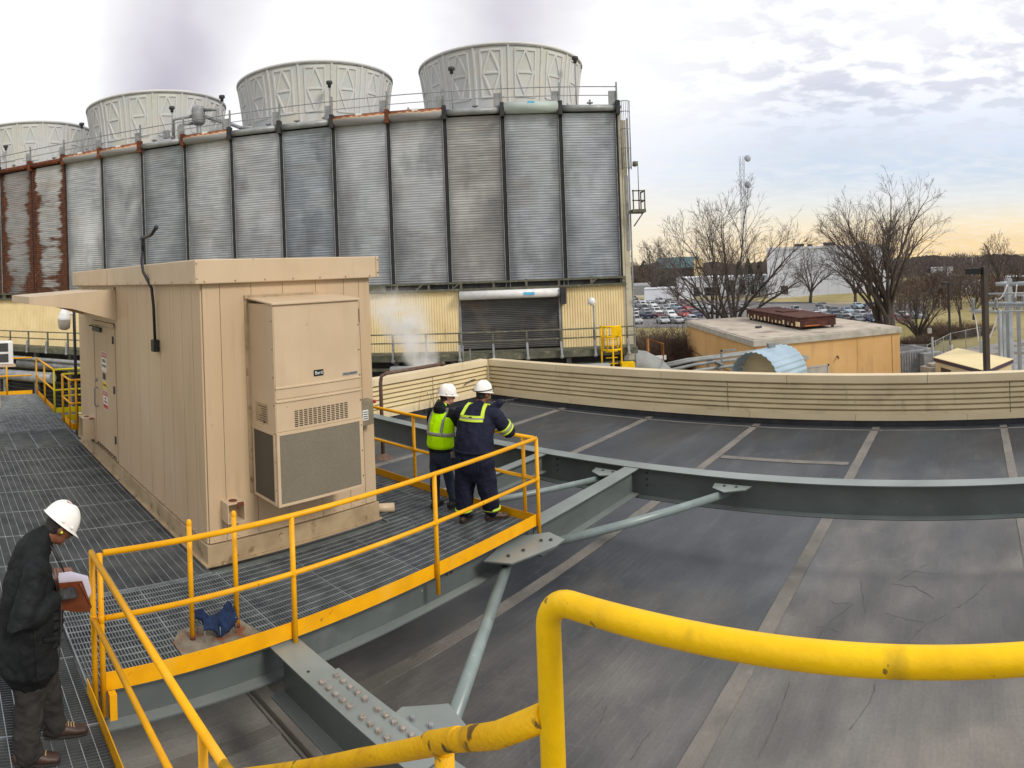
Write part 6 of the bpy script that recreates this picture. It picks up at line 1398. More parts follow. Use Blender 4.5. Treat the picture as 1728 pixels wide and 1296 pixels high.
# ------------------------------------------------------------ parked cars
CARC = {'white': (.62,.63,.64), 'silver': (.34,.36,.38), 'grey': (.14,.15,.16), 'black': (.018,.018,.02), 'dark blue': (.02,.035,.09), 'red': (.30,.025,.03), 'pale blue': (.24,.34,.42), 'dark red': (.10,.015,.02)}
CM = {k: mat(k.replace(' ', '_')+'_car_paint', v, tuple(x*.93 for x in v), 1, .25, spec=.6) for k, v in CARC.items()}
def car_meshes(kind):
    """side profile carried across a narrowing cabin"""
    if kind == 'sedan': L, H, prof, glass = 4.6, 1.42, [(-2.3,.35),(-2.28,.72),(-2.15,.88),(-1.35,.95),(-.75,1.36),(.35,1.40),(1.05,.98),(2.05,.82),(2.28,.62),(2.3,.35)], (3, 6)
    elif kind == 'suv': L, H, prof, glass = 4.6, 1.72, [(-2.25,.40),(-2.27,.95),(-2.15,1.08),(-1.95,1.62),(-1.2,1.72),(.45,1.70),(1.05,1.12),(2.0,1.02),(2.25,.80),(2.27,.40)], (2, 6)
    else: L, H, prof, glass = 5.2, 1.80, [(-2.6,.45),(-2.62,.98),(-2.55,1.0),(-.65,1.02),(-.55,1.72),(.65,1.75),(1.15,1.15),(2.35,1.05),(2.6,.85),(2.6,.45)], (3, 6)
    b = MB(); n = len(prof); W_ = .88
    def wy(z): return W_ if z < 1.0 or kind == 'pickup' and z < 1.05 else W_-.28*(z-.98)/.7
    vs = []
    for s_ in (-1, 1):
        for x, z in prof: vs.append((x*(.985 if z < .5 else 1), s_*wy(z)*(.96 if abs(x) > 2.1 else 1), z))
    b.add(vs, [tuple(range(n)), tuple(reversed(range(n, 2*n)))]+[(i, n+i, n+(i+1) % n, (i+1) % n) for i in range(n)])
    g = MB(); a0, a1 = glass; e = .012
    def P(i, s_, f_=0.0): x, z = prof[i]; return Vector((x, s_*wy(z), z))
    # windscreen and rear window, proud of the body
    for i, j in ((a0, a0+1), (a1-1, a1)):
        A, B_, C_, D_ = P(i, -1), P(i, 1), P(j, 1), P(j, -1); nrm = (B_-A).cross(D_-A).normalized(); nrm = nrm if nrm.z > 0 else -nrm; c = (A+B_+C_+D_)/4
        g.add([c+(v-c)*.86+nrm*e for v in (A, B_, C_, D_)], [(0, 1, 2, 3)])
    for s_ in (-1, 1):
        Q_ = [P(a0, s_), P(a0+1, s_), P(a1-1, s_), P(a1, s_)]; c = sum(Q_, Vector())/4
        Q_ = [c+(v-c)*.86+Vector((0, s_*e, 0)) for v in Q_]; m1 = [Q_[0], Q_[1], Q_[1].lerp(Q_[2], .47), Q_[0].lerp(Q_[3], .47)]; m2 = [Q_[0].lerp(Q_[3], .52), Q_[1].lerp(Q_[2], .53), Q_[2], Q_[3]]
        g.add(m1, [(0, 1, 2, 3)]); g.add(m2, [(0, 1, 2, 3)])
    w = MB(); w.tube([(0, -.10, 0), (0, .10, 0)], .33, 16, smooth=False)
    r_ = MB(); r_.tube([(0, -.108, 0), (0, .108, 0)], .19, 12, smooth=False)
    l = MB(); l.box(prof[-2][0]-.08, -.16, prof[-2][1]-.10, prof[-2][0]+.02, .16, prof[-2][1]+.03)
    tl_ = MB(); tl_.box(prof[1][0]-.02, -.14, prof[1][1]-.14, prof[1][0]+.06, .14, prof[1][1]+.0)
    return b.mesh('body', []), g.mesh('window_glass', [M['glass']]), w.mesh('wheel', [M['rubber']]), r_.mesh('rim', [M['steelgrey']]), l.mesh('headlight', [M['white']]), tl_.mesh('tail_light', [CM['red']])
protos = {}
def car(kind, colour, loc, rot, label):
    key = (kind, colour)
    if key not in protos:
        b, g, w, r_, hl, tl_ = car_meshes(kind) if kind not in protos else protos[kind]
        protos.setdefault(kind, (b, g, w, r_, hl, tl_)); b = b.copy(); b.materials.clear(); b.materials.append(CM[colour])
        t = thing('parked_car', label, 'car', loc, rot=rot, group='cars parked in the lot'); bo = part('body', b, None, t, rel=True); bv = bo.modifiers.new('b', 'BEVEL'); bv.width = .08; bv.segments = 2; bv.limit_method = 'ANGLE'; bv.angle_limit = R(20)
        part('window_glass', g, None, t, rel=True); 
        for y in (-.66, .66):
            part('headlight', hl, None, t, rel=True).location = (0, y, 0); part('tail_light', tl_, None, t, rel=True).location = (0, y, 0)
        for x in (-1.42, 1.40):
            for y in (-.80, .80):
                wo = part('wheel', w, None, t, rel=True); wo.location = (x, y, .33); ro = part('rim', r_, None, wo, rel=True); ro.location = (0, 0, 0)
        protos[key] = t; return t
    return clone(protos[key], loc, rot, label)
rr = random.Random(77)
ORD = ['first', 'second', 'third', 'fourth', 'fifth', 'sixth', 'seventh', 'eighth', 'ninth', 'tenth', 'eleventh', 'twelfth', 'thirteenth', 'fourteenth']
def car_row(x0, x1, d0, d1, rowname, skip=(), ang=0.0, cols=None, ref='the cooling tower'):
    n = 0; x = x0
    while x < x1:
        f_ = (x-x0)/max(1, x1-x0); d = d0+(d1-d0)*f_; step = 2.75/d*F
        if n not in skip:
            kind = rr.choice(['sedan', 'sedan', 'suv', 'suv', 'pickup' if rr.random() < .4 else 'sedan']); colour = rr.choice(cols or ['white', 'white', 'silver', 'silver', 'pale blue', 'pale blue', 'grey', 'grey', 'black', 'dark blue', 'white', 'dark red', 'silver', 'silver', 'red'])
            q = on_ground(x, d, GZ+.062); a = math.atan2(-q.y, -q.x)+ang+rr.uniform(-.05, .05)+(math.pi if rr.random() < .4 else 0)
            car(kind, colour, q, a, f'{colour} {kind}, {ORD[min(n, 13)]} from {ref}, {rowname}')
        n += 1; x += step*(1.0+rr.uniform(0, .06))
car_row(1069, 1172, 137, 134, 'nearest row', ang=.35, skip=(1,))
car_row(1064, 1190, 150, 147, 'second nearest row', ang=.35)
car_row(1064, 1245, 160, 154, 'third nearest row', ang=.35)
car_row(1066, 1262, 174, 166, 'middle row', ang=.35, skip=(11,))
car_row(1064, 1180, 188, 180, 'row behind the middle one', ang=.35, skip=(3, 8))
car_row(1064, 1150, 206, 200, 'row by the grass bank', ang=.35, skip=(2, 5))
car_row(1066, 1120, 228, 222, 'farthest row by white wall', ang=.35, skip=(1, 3))
car_row(1392, 1545, 126, 117, 'front row there', ang=.45, ref='the rusty roof unit', skip=(8,))
car_row(1330, 1545, 138, 128, 'second row there', ang=.45, ref='the rusty roof unit', skip=(1, 12))
car_row(1318, 1510, 150, 140, 'third row there', ang=.45, ref='the rusty roof unit', skip=(2, 6))
car_row(1385, 1480, 162, 154, 'rear row there', ang=.45, ref='the rusty roof unit', skip=(1, 2))

# ------------------------------------------------------------ steam
def steam(name, label, cat, pts, rads, density, col, scale, seed, aniso=0.2, edge=0.0, n=20, calm=0.35, power=1.5):
    """closed soft-edged volume along a path; density fades towards its skin"""
    mb = MB(); mb.tube(pts, rads, n, smooth=True); org = pts[0]
    m, t, nd, lk, p = nodes_of(name+'_vapour'); ma, no, rp, mx = mk(nd, lk)
    out_ = [x for x in nd if x.type == 'OUTPUT_MATERIAL'][0]; nd.remove(p)
    pv = nd.new('ShaderNodeVolumePrincipled'); pv.inputs['Color'].default_value = (*col, 1); pv.inputs['Anisotropy'].default_value = aniso
    lk.new(pv.outputs[0], out_.inputs['Volume'])
    oc = nd.new('ShaderNodeTexCoord').outputs['Object']; sp = nd.new('ShaderNodeSeparateXYZ'); lk.new(oc, sp.inputs[0])
    # distance to the axis, axis as a straight line from first to last point
    a = Vector(pts[0])-Vector(org); b = Vector(pts[-1])-Vector(org); H = b.z-a.z; z = sp.outputs[2]
    tt = ma('DIVIDE', ma('SUBTRACT', z, a.z), H)
    axx = ma('MULTIPLY', tt, b.x); axy = ma('MULTIPLY', tt, b.y)
    dx = ma('SUBTRACT', sp.outputs[0], axx); dy = ma('SUBTRACT', sp.outputs[1], axy)
    r_ = ma('SQRT', ma('ADD', ma('MULTIPLY', dx, dx), ma('MULTIPLY', dy, dy)))
    rad = ma('ADD', ma('MULTIPLY', tt, rads[-1]-rads[0]), rads[0])
    f_ = ma('SUBTRACT', 1.0, ma('DIVIDE', r_, rad)); nz_ = rp(no(oc, scale, 5, loc=(seed, 0, 0), dist=.6), [(0.36, 0.0), (0.66, 1.0)])
    f2 = ma('ADD', ma('MULTIPLY', nz_, 1-calm), calm*.5)
    fade = rp(tt, [(0.0, 1.0), (0.5, .8 if edge > .3 else .38), (0.92, edge*1.0), (1.0, 0.0 if edge < .3 else edge)])
    fm = ma('MAXIMUM', f_, 0.0); f3 = ma('MULTIPLY', ma('MULTIPLY', ma('MULTIPLY', f2, ma('POWER', fm, power)), fade), density*3.0)
    lk.new(f3, pv.inputs['Density'])
    o = solo(name, label, cat, mb, m, org, group=None, kind='stuff'); return o
for k, dx, lb in ((0, 2.5, 'pale steam plume rising from the nearest fan stack'), (2, 5.0, 'lavender grey steam plume leaning over the third fan stack')):
    cx = -0.28-11.94*k
    steam('steam_plume', lb, 'steam', [(cx, 41, 14.2), (cx+dx*.4, 41, 21), (cx+dx, 42, 31)], [4.6, 6.2, 9.5], (.10, 0, .125)[k], (.74, .72, .88), .13, k*7+1, aniso=0.0, edge=.9, power=.9)
steam('steam_wisp', 'small white steam wisp rising behind the short parapet left of the workers', 'steam', [(-3.9, 30.5, -2.0), (-4.5, 30.5, -0.4), (-5.9, 30.5, 2.6)], [.55, 1.05, 2.3], 5.0, (1, 1, 1), 1.0, 3, aniso=0.0, edge=.04, calm=0.0, power=1.6)
# ------------------------------------------------------------ people
def cloth_part(name, mb, mt, parent, voxel=.012, smooth=6, disp=0.0, dscale=.12, label=None, sub=0):
    o = part(name, mb, M[mt] if isinstance(mt, str) else mt, parent, rel=True, label=label)
    r_ = o.modifiers.new('r', 'REMESH'); r_.mode = 'VOXEL'; r_.voxel_size = voxel; r_.use_smooth_shade = True
    s_ = o.modifiers.new('s', 'SMOOTH'); s_.iterations = smooth; s_.factor = .5
    if disp:
        tx = bpy.data.textures.new(name+'_folds', 'CLOUDS'); tx.noise_scale = dscale; tx.noise_depth = 2
        d_ = o.modifiers.new('d', 'DISPLACE'); d_.texture = tx; d_.strength = disp; d_.mid_level = .5; d_.texture_coords = 'LOCAL'
    return o
V = Vector
def hand(mb, wrist, d, palm_n, size=1.0, curl=.6, thumb_side=1):
    """palm and five fingers; d = direction of the fingers, palm_n = towards the palm side"""
    d = V(d).normalized(); pn = V(palm_n); pn = (pn-d*pn.dot(d)).normalized(); sd = d.cross(pn).normalized(); w = V(wrist); k = size
    mb.loft([(w, .024*k, .018*k), (w+d*.035*k, .036*k, .016*k), (w+d*.085*k, .042*k, .014*k)], right=sd, n=12, cap=2)
    for i, (o, L) in enumerate(((-.030, .062), (-.010, .074), (.011, .070), (.030, .055))):
        b = w+d*.085*k+sd*o*k; p = [b]; dd = d.copy()
        for j in range(3):
            dd = (dd*math.cos(curl*.75)+pn*math.sin(curl*.75)).normalized() if j else (dd*math.cos(curl*.35)+pn*math.sin(curl*.35)).normalized(); p.append(p[-1]+dd*L*k*(.42, .33, .25)[j])
            pn2 = pn
        mb.tube(p, [.0092*k, .0088*k, .008*k, .0068*k], 8)
    b = w+d*.02*k-sd*.032*k*thumb_side; t = (d*.75-sd*.55*thumb_side+pn*.45).normalized(); mb.tube([b, b+t*.035*k, b+t*.035*k+(t*.6+d*.5+pn*.3).normalized()*.032*k], [.012*k, .0105*k, .008*k], 8)
def helmet(parent, c, tilt, yaw=0.0, band=False, label=None, scale=1.0):
    """hard hat shell with ridge, brim and peak; +x is the front"""
    Mh = Matrix.Translation(V(c)) @ Matrix.Rotation(yaw, 4, 'Z') @ Matrix.Rotation(tilt, 4, 'Y') @ Matrix.Scale(scale, 4)
    mb = MB(); n = 40; vs = []; prof = [(0.0, .155), (.03, .153), (.06, .145), (.09, .128), (.115, .10), (.130, .06), (.138, .02), (.140, 0.0)]
    for r_, z in prof:
        for j in range(n):
            a = 2*math.pi*j/n; rx = r_*1.06; ry = r_*.86; rid = .005*max(0, 1-abs(math.sin(a))*9) if r_ > .01 else .0
            vs.append((rx*math.cos(a), ry*math.sin(a), z+rid*3*(z/.155)))
    for e, dz in ((.004, -.004), (.011, -.008), (.011, -.013), (.000, -.008), (-.008, .004)):
        for j in range(n):
            a = 2*math.pi*j/n; pk = max(0, math.cos(a))**3*.040 if e > .008 else 0
            vs.append(((.148+e+pk)*math.cos(a), (.120+e)*math.sin(a), dz-pk*.30))
    rows = len(prof)+5
    mb.add(vs, [(i*n+j, i*n+(j+1) % n, (i+1)*n+(j+1) % n, (i+1)*n+j) for i in range(rows-1) for j in range(n)], 0, True)
    for sgn in (-1, 1):
        for x in (-.03, .055): mb.box(x-.016, sgn*.112, .012, x+.016, sgn*.132, .038)
    o = part('hard_hat', mb.xf(Mh), M['helmet'], parent, rel=True, label=label)
    sd = o.modifiers.new('s', 'SUBSURF'); sd.levels = 1; sd.render_levels = 1
    if band:
        b = MB(); pts = [(.158*math.cos(a), .130*math.sin(a), .030+.035*math.cos(a)) for a in [2*math.pi*j/32 for j in range(33)]]; b.tube(pts, .007, 6); part('goggle_strap', b.xf(Mh), M['black'], o, rel=True)
    return Mh, o
def head(body, hair, c, tilt, yaw=0.0):
    """face looks along +x; returns matrix; c is the middle of the skull"""
    Mh = Matrix.Translation(V(c)) @ Matrix.Rotation(yaw, 4, 'Z') @ Matrix.Rotation(tilt, 4, 'Y')
    h = MB(); h.ball((0, 0, .015), (.098, .077, .105), 20, 14); h.ball((.020, 0, -.055), (.072, .060, .062), 16, 10); h.ball((.062, 0, -.088), (.026, .028, .020), 12, 8)
    h.tube([(.088, 0, .012), (.108, 0, -.022), (.094, 0, -.034)], [.008, .014, .009], 10)
    h.ball((.088, 0, -.060), (.012, .022, .006), 10, 6); h.ball((.086, 0, -.070), (.010, .019, .006), 10, 6)
    h.ball((.075, .030, .028), (.016, .022, .010), 10, 6); h.ball((.075, -.030, .028), (.016, .022, .010), 10, 6)
    for s_ in (-1, 1): h.ball((-.004, s_*.080, -.010), (.020, .010, .032), 12, 8)
    body.add([Mh @ V(v) for v in h.v], h.f, 0, True)
    for dz in (0,):
        g = MB(); g.ball((-.012, 0, .020), (.100, .0815, .104), 20, 14); g.ball((-.045, 0, -.040), (.055, .066, .055), 14, 10)
    hair.add([Mh @ V(v) for v in g.v], g.f, 0, True); return Mh
def shoe(name, parent, p, d, mt='shoe', lace=True, L=.29, ank=.05):
    """shoe at ankle ground point p, toe towards d"""
    d = V((d[0], d[1], 0)).normalized(); p = V(p); s_ = V((-d.y, d.x, 0))
    mb = MB(); mb.loft([(p-d*.075+V((0,0,.045)), .036, .040), (p-d*.02+V((0,0,.05)), .042, .047), (p+d*.06+V((0,0,.045)), .044, .042), (p+d*.13+V((0,0,.036)), .049, .033), (p+d*(L-.10)+V((0,0,.032)), .042, .028)], right=s_, n=16, cap=3)
    mb.loft([(p-d*.02+V((0,0,.05)), .042, .048), (p-d*.022+V((0,0,.12)), .040, .045)], right=s_, n=14, cap=1)
    o = part(name, mb, M[mt], parent, rel=True); r_ = o.modifiers.new('r', 'REMESH'); r_.mode = 'VOXEL'; r_.voxel_size = .007; r_.use_smooth_shade = True; sm = o.modifiers.new('s', 'SMOOTH'); sm.iterations = 3
    mb = MB(); mb.loft([(p-d*.085+V((0,0,.012)), .040, .012), (p+V((0,0,.012)), .044, .012), (p+d*.12+V((0,0,.012)), .053, .012), (p+d*(L-.085)+V((0,0,.012)), .040, .012)], right=s_, n=18, cap=2); part('sole', mb, M['sole'], o, rel=True)
    if lace:
        mb = MB()
        for i in range(5):
            c = p+d*(.035+i*.020)+V((0, 0, .094-i*.0065)); mb.tube([c-s_*.026, c+V((0,0,.008)), c+s_*.026+d*.01], .004, 6)
        for s2 in (-1, 1): c = p+d*.03+V((0, 0, .10)); mb.tube([c, c+s_*.02*s2+V((0,0,.015)), c+s_*.04*s2, c+s_*.045*s2-V((0,0,.025))], .0035, 6)
        part('laces', mb, M['lace'], o, rel=True)
    return o
def person(label, p, q, face_deg):
    """root on the deck; the figure's +x is its front, turned face_deg from the p axis"""
    w = Bw(p, q, 0.002); t = thing('person', label, 'person', w, rot=BANG+R(face_deg)); return t

# -- man in black jacket, reading, at the left
pm = person('person in black jacket and white hard hat standing with an open brown folder', .69, 4.62, 4)
body = MB(); hair = MB()
Mh = head(body, hair, (.155, 0, 1.530), R(40))
body.loft([((-.02, 0, 1.36), .055, .05), ((.025, 0, 1.44), .056, .056), ((.095, 0, 1.495), .060, .062)], right=(0, 1, 0), cap=1)
body.loft([((-.07, 0, .92), .15, .11), ((-.07, 0, 1.10), .14, .10), ((-.07, 0, 1.28), .15, .08), ((-.06, 0, 1.34), .11, .06)], cap=2)
for s_, (hx, fx, fy) in ((-1, (-.10, -.13, -.10)), (1, (-.06, .13, .11))):
    body.loft([((hx, s_*.09, .92), .085, .09), ((hx*.5+fx*.5+.02, s_*.10, .50), .055, .06), ((fx, fy, .10), .04, .042)], cap=2)
RA = [V((-.06, -.21, 1.33)), V((-.20, -.31, 1.03)), V((.085, -.20, 1.14))]; LA = [V((-.03, .20, 1.34)), V((-.02, .27, 1.06)), V((.20, .13, 1.02))]
for A in (RA, LA): body.tube([A[0], A[0].lerp(A[1], .5), A[1], A[1].lerp(A[2], .5), A[2]], [.05, .045, .04, .036, .028], 10)
cloth_part('body', body, 'skin_dark', pm, .008, 2)
g = MB(); hand(g, RA[2], (.95, .05, .08), (0, .6, -.6), curl=.7, thumb_side=-1); g.tube([RA[2]-V((.05, .01, 0)), RA[2]+V((.02, 0, 0))], [.032, .03], 12)
cloth_part('right_glove' if 0 else 'glove', g, 'glove', pm, .0055, 1)
g = MB(); hand(g, LA[2], (.9, -.15, .12), (0, -.3, .8), curl=.5, thumb_side=1); g.tube([LA[2]-V((.05, -.01, 0)), LA[2]+V((.02, 0, 0))], [.032, .03], 12)
cloth_part('glove', g, 'glove', pm, .0055, 1)
hm = MB(); hm.v = hair.v; hm.f = hair.f; hm.m = hair.m; hm.sm = hair.sm
cloth_part('hair', hm, 'hair', pm, .008, 2)
# trousers
tr_ = MB()
tr_.loft([((-.09, 0, .66), .165, .135), ((-.09, 0, .80), .175, .135), ((-.08, 0, .95), .165, .125)], cap=2)
tr_.loft([((-.09, -.085, .80), .095, .12), ((-.10, -.09, .55), .088, .112), ((-.12, -.095, .36), .084, .10), ((-.14, -.10, .18), .082, .095), ((-.135, -.10, .10), .086, .10), ((-.12, -.10, .055), .080, .095)], cap=1)
tr_.loft([((-.05, .085, .80), .095, .12), ((.03, .09, .55), .085, .105), ((.07, .10, .36), .080, .092), ((.09, .11, .18), .078, .086), ((.10, .11, .11), .082, .092), ((.115, .11, .075), .074, .085)], cap=1)
cloth_part('trousers', tr_, 'trousers', pm, .010, 3, .042, .08)
shoe('shoe', pm, (-.13, -.10, 0), (.95, -.18)); shoe('shoe', pm, (.13, .11, 0), (.97, -.12))
# jacket
jk = MB()
jk.loft([((-.105, 0, .63), .255, .225), ((-.105, 0, .78), .25, .215), ((-.09, 0, .95), .24, .20), ((-.08, 0, 1.10), .228, .185), ((-.07, 0, 1.22), .222, .165), ((-.058, 0, 1.32), .21, .138), ((-.040, 0, 1.375), .165, .115), ((-.015, 0, 1.415), .115, .105), ((.015, 0, 1.450), .088, .095), ((.036, 0, 1.478), .080, .086)], cap=1)
jk.loft([(RA[0]+V((.01, .05, .0)), .08, .085), (RA[0], .085, .095), (RA[0].lerp(RA[1], .5), .078, .096), (RA[1]+V((-.01, 0, 0)), .074, .088), (RA[1].lerp(RA[2], .35), .072, .084), (RA[1].lerp(RA[2], .75), .060, .070), (RA[1].lerp(RA[2], .93), .046, .052)], right=(0, 1, 0), cap=2)
jk.loft([(LA[0]+V((.01, -.05, .0)), .08, .085), (LA[0], .085, .09), (LA[0].lerp(LA[1], .5), .072, .08), (LA[1], .064, .072), (LA[1].lerp(LA[2], .4), .058, .062), (LA[1].lerp(LA[2], .9), .045, .045)], right=(0, 1, 0), cap=2)
cloth_part('jacket', jk, 'jacket', pm, .010, 3, .036, .10)
g = MB(); g.tube([(-.11, -.262, 1.30), (-.145, -.285, 1.20), (-.10, -.262, 1.10), (-.10, -.268, .95), (-.10, -.272, .66)], .003, 5); part('seam', g, M['black'], pm, rel=True)
g = MB(); g.box(-.04, -.262, .88, .07, -.235, .905, 0, Matrix.Rotation(R(0), 4, 'X')); part('pocket_flap', g, M['jacket'], pm, rel=True, bevel=.004)
# quilted lining bulging at the open front
lg_ = MB()
for i in range(5): lg_.ball((.055+.012*math.sin(i), -.02, 1.03-i*.062), (.095, .15, .042), 16, 8)
cloth_part('quilted_lining', lg_, 'jacket', pm, .010, 2)
lg_ = MB(); lg_.tube([(.085, -.14, 1.33), (.115, -.155, 1.1), (.10, -.175, .85), (.07, -.19, .64)], .004, 6); part('zip', lg_, M['darkgrey'], pm, rel=True)
lg_ = MB(); lg_.tube([(.07, -.06, 1.43), (.13, -.05, 1.30), (.19, -.04, 1.18)], .004, 6); lg_.tube([(.09, .05, 1.43), (.15, .03, 1.30), (.19, -.03, 1.18)], .004, 6); part('lanyard', lg_, M['black'], pm, rel=True)
_, hh = helmet(pm, (.166, 0, 1.565), R(40), scale=.92, label='white hard hat with a small red mark')
lg_ = MB(); lg_.box(-.055, -.022, .148, -.015, .022, .1535); part('front_mark', lg_.xf(Matrix.Translation(V((.166, 0, 1.565))) @ Matrix.Rotation(R(40), 4, 'Y') @ Matrix.Scale(.92, 4)), M['redpl'], hh, rel=True)
g = MB(); g.ball((0, -.092, -.012), (.009, .009, .009), 10, 6); g.ball((0, .092, -.012), (.009, .009, .009), 10, 6); part('earplug', g.xf(Mh), M['hitape'], pm, rel=True)
g = MB(); 
for s_ in (-1, 1): g.box(.088, s_*.012, .002, .094, s_*.066, .036); g.tube([(.09, s_*.066, .03), (.04, s_*.080, .028), (-.01, s_*.083, .02)], .0035, 5)
part('safety_glasses', g.xf(Mh), M['black'], pm, rel=True)
# folder and papers are held things
fo = thing('open_folder', 'brown leather folder held open by the person in black', 'folder', pm.location+V((0, 0, 1.08)), rot=BANG+R(4))
def sheet_poly(pts, y0, y1, lean, th):
    '''outline in (x, z), hung at y0 (top) .. y1 (bottom)'''
    zs = [p[1] for p in pts]; z1, z0 = max(zs), min(zs); f_ = lambda z: y1+(y0-y1)*(z-z0)/(z1-z0)
    mb = MB(); n = len(pts); vs = [(x, f_(z)-th/2, z) for x, z in pts]+[(x, f_(z)+th/2, z) for x, z in pts]
    mb.add(vs, [tuple(range(n)), tuple(reversed(range(n, 2*n)))]+[(i, n+i, n+(i+1) % n, (i+1) % n) for i in range(n)]); return mb
zb = 1.08
part('cover', sheet_poly([(.10, 1.212-zb), (.265, 1.20-zb), (.345, .985-zb), (.325, .950-zb), (.20, .975-zb), (.11, 1.01-zb)], -.165, -.10, 0, .008), M['portfolio'], fo, rel=True, bevel=.002)
part('flap', sheet_poly([(.12, 1.215-zb), (.25, 1.205-zb), (.345, .995-zb), (.20, .985-zb), (.12, 1.02-zb)], .07, -.05, 0, .008), M['portfolio'], fo, rel=True, bevel=.002)
mb = MB(); mb.tube([(.245, -.170, 1.19-zb), (.29, -.142, 1.09-zb), (.335, -.106, .985-zb)], .006, 6); part('spine', mb, M['portfolio'], fo, rel=True)
pp = thing('paper_sheets', 'white paper sheets sticking out of the brown folder', 'papers', pm.location+V((0, 0, 1.12)), rot=BANG+R(4)); zb = 1.12
for k_ in range(3):
    o_ = .012*k_; part('sheet', sheet_poly([(.10+o_, 1.222-zb+o_*.5), (.19+o_, 1.232-zb), (.315+o_, 1.185-zb-o_*.3), (.350+o_*.6, 1.065-zb), (.325, 1.03-zb), (.13, 1.06-zb)], -.125+.03*k_, -.075+.02*k_, 0, .002), M['paper'], pp, rel=True)

# -- heavy-set man in navy coveralls, leaning on the end rail and pointing
pn = person('person in navy coveralls leaning on the yellow end rail and pointing over the roof', 6.22, 5.87, 14)
body = MB(); hair = MB(); Mh = head(body, hair, (.20, -.02, 1.605), R(12), R(-22))
body.loft([((.10, 0, 1.40), .09, .08), ((.15, 0, 1.49), .068, .068), ((.18, -.01, 1.56), .060, .062)], cap=1)
body.loft([((-.06, 0, .95), .19, .15), ((-.02, 0, 1.15), .18, .14), ((.05, 0, 1.35), .19, .12), ((.09, 0, 1.42), .15, .09)], cap=2)
for s_, fx, fy in ((-1, .08, -.155), (1, -.10, .155)): body.loft([((-.06, s_*.12, .92), .10, .11), ((-.02, s_*.14, .5), .065, .07), ((fx, fy, .1), .045, .05)], cap=2)
RA = [V((.07, -.25, 1.36)), V((.26, -.35, 1.10)), V((.50, -.20, 1.14))]; LA = [V((.09, .25, 1.37)), V((.34, .24, 1.17)), V((.56, .02, 1.40))]
PT = [V((.07, -.25, 1.36)), V((.26, -.35, 1.11)), V((.46, -.16, 1.16))]
for A in (PT, LA): body.tube([A[0], A[0].lerp(A[1], .5), A[1], A[1].lerp(A[2], .5), A[2]], [.06, .05, .046, .04, .03], 10)
cloth_part('body', body, 'skin_dark', pn, .010, 2)
hm = MB(); hm.v = hair.v; hm.f = hair.f; hm.m = hair.m; hm.sm = hair.sm; cloth_part('hair', hm, 'hair', pn, .010, 2)
g = MB(); hand(g, PT[2], (.8, .3, -.15), (.2, .2, -.9), curl=.9, thumb_side=-1); g.tube([PT[2]-V((.04, .02, 0)), PT[2]+V((.02, 0, 0))], [.034, .03], 12); cloth_part('glove', g, 'glove', pn, .007, 1)
g = MB(); PH = V((.60, -.10, 1.43)); hand(g, PH, (.75, -.62, .10), (0, 0, -1), curl=.35, thumb_side=1); g.tube([PH-V((.05, -.04, .01)), PH+V((.02, -.01, 0))], [.034, .03], 12); g.tube([PH+V((.07, -.06, .01)), PH+V((.17, -.145, .022))], [.010, .008], 8); cloth_part('glove', g, 'glove', pn, .007, 1)
suit = MB()
suit.loft([((-.08, 0, .70), .22, .19), ((-.09, 0, .86), .255, .215), ((-.07, 0, 1.00), .265, .215), ((-.03, 0, 1.14), .262, .200), ((.02, 0, 1.27), .268, .180), ((.06, 0, 1.37), .245, .145), ((.09, 0, 1.43), .17, .11), ((.13, 0, 1.475), .088, .082)], cap=1)
suit.loft([((-.07, -.125, .80), .145, .17), ((-.04, -.135, .60), .137, .155), ((.00, -.145, .42), .124, .138), ((.05, -.15, .24), .112, .122), ((.07, -.155, .13), .102, .112)], cap=1)
suit.loft([((-.07, .125, .80), .145, .17), ((-.09, .135, .60), .137, .155), ((-.10, .145, .42), .124, .138), ((-.11, .15, .24), .112, .122), ((-.11, .155, .13), .102, .112)], cap=1)
suit.loft([(RA[0]+V((-.02, .08, 0)), .10, .10), (RA[0], .105, .11), (PT[0].lerp(PT[1], .5), .092, .10), (PT[1], .080, .086), (PT[1].lerp(PT[2], .5), .070, .074), (PT[1].lerp(PT[2], .92), .054, .056)], right=(.4, .9, 0), cap=2)
suit.loft([(LA[0]+V((-.02, -.08, 0)), .10, .10), (LA[0], .105, .11), (LA[0].lerp(LA[1], .5), .088, .095), (LA[1], .076, .082), (LA[1].lerp(V((.58, -.07, 1.42)), .5), .066, .070), (V((.58, -.07, 1.42)), .052, .052)], right=(0, .3, .9), cap=2)
so_ = cloth_part('coveralls', suit, 'navy', pn, .012, 3, .034, .10)
g = MB(); g.loft([((-.088, 0, .925), .262, .222), ((-.088, 0, .93), .266, .226), ((-.086, 0, .955), .266, .226), ((-.086, 0, .96), .262, .222)], right=(0, 1, 0), n=32, cap=0); part('waist_band', g, M['navy'], so_, rel=True)
for s_ in (-1, 1): g = MB(); g.box(-.318, s_*.13-.065, .74, -.296, s_*.13+.065, .88); part('back_pocket', g, M['navy'], so_, rel=True, bevel=.006)
def ring(c, t, rx, ry, w, th=.006, right=(0, 1, 0)):
    c = V(c); t = V(t).normalized(); return [(c-t*w/2, rx, ry), (c-t*w/2*.98, rx+th, ry+th), (c+t*w/2*.98, rx+th, ry+th), (c+t*w/2, rx, ry)]
def tape(parent, rings, mt, right=(0, 1, 0)):
    mb = MB(); mb.loft(rings, right=right, n=32, cap=0); return part('reflective_tape', mb, M[mt], parent, rel=True)
d_ = (PT[2]-PT[1]).normalized(); dA = (PT[1]-PT[0]).normalized()
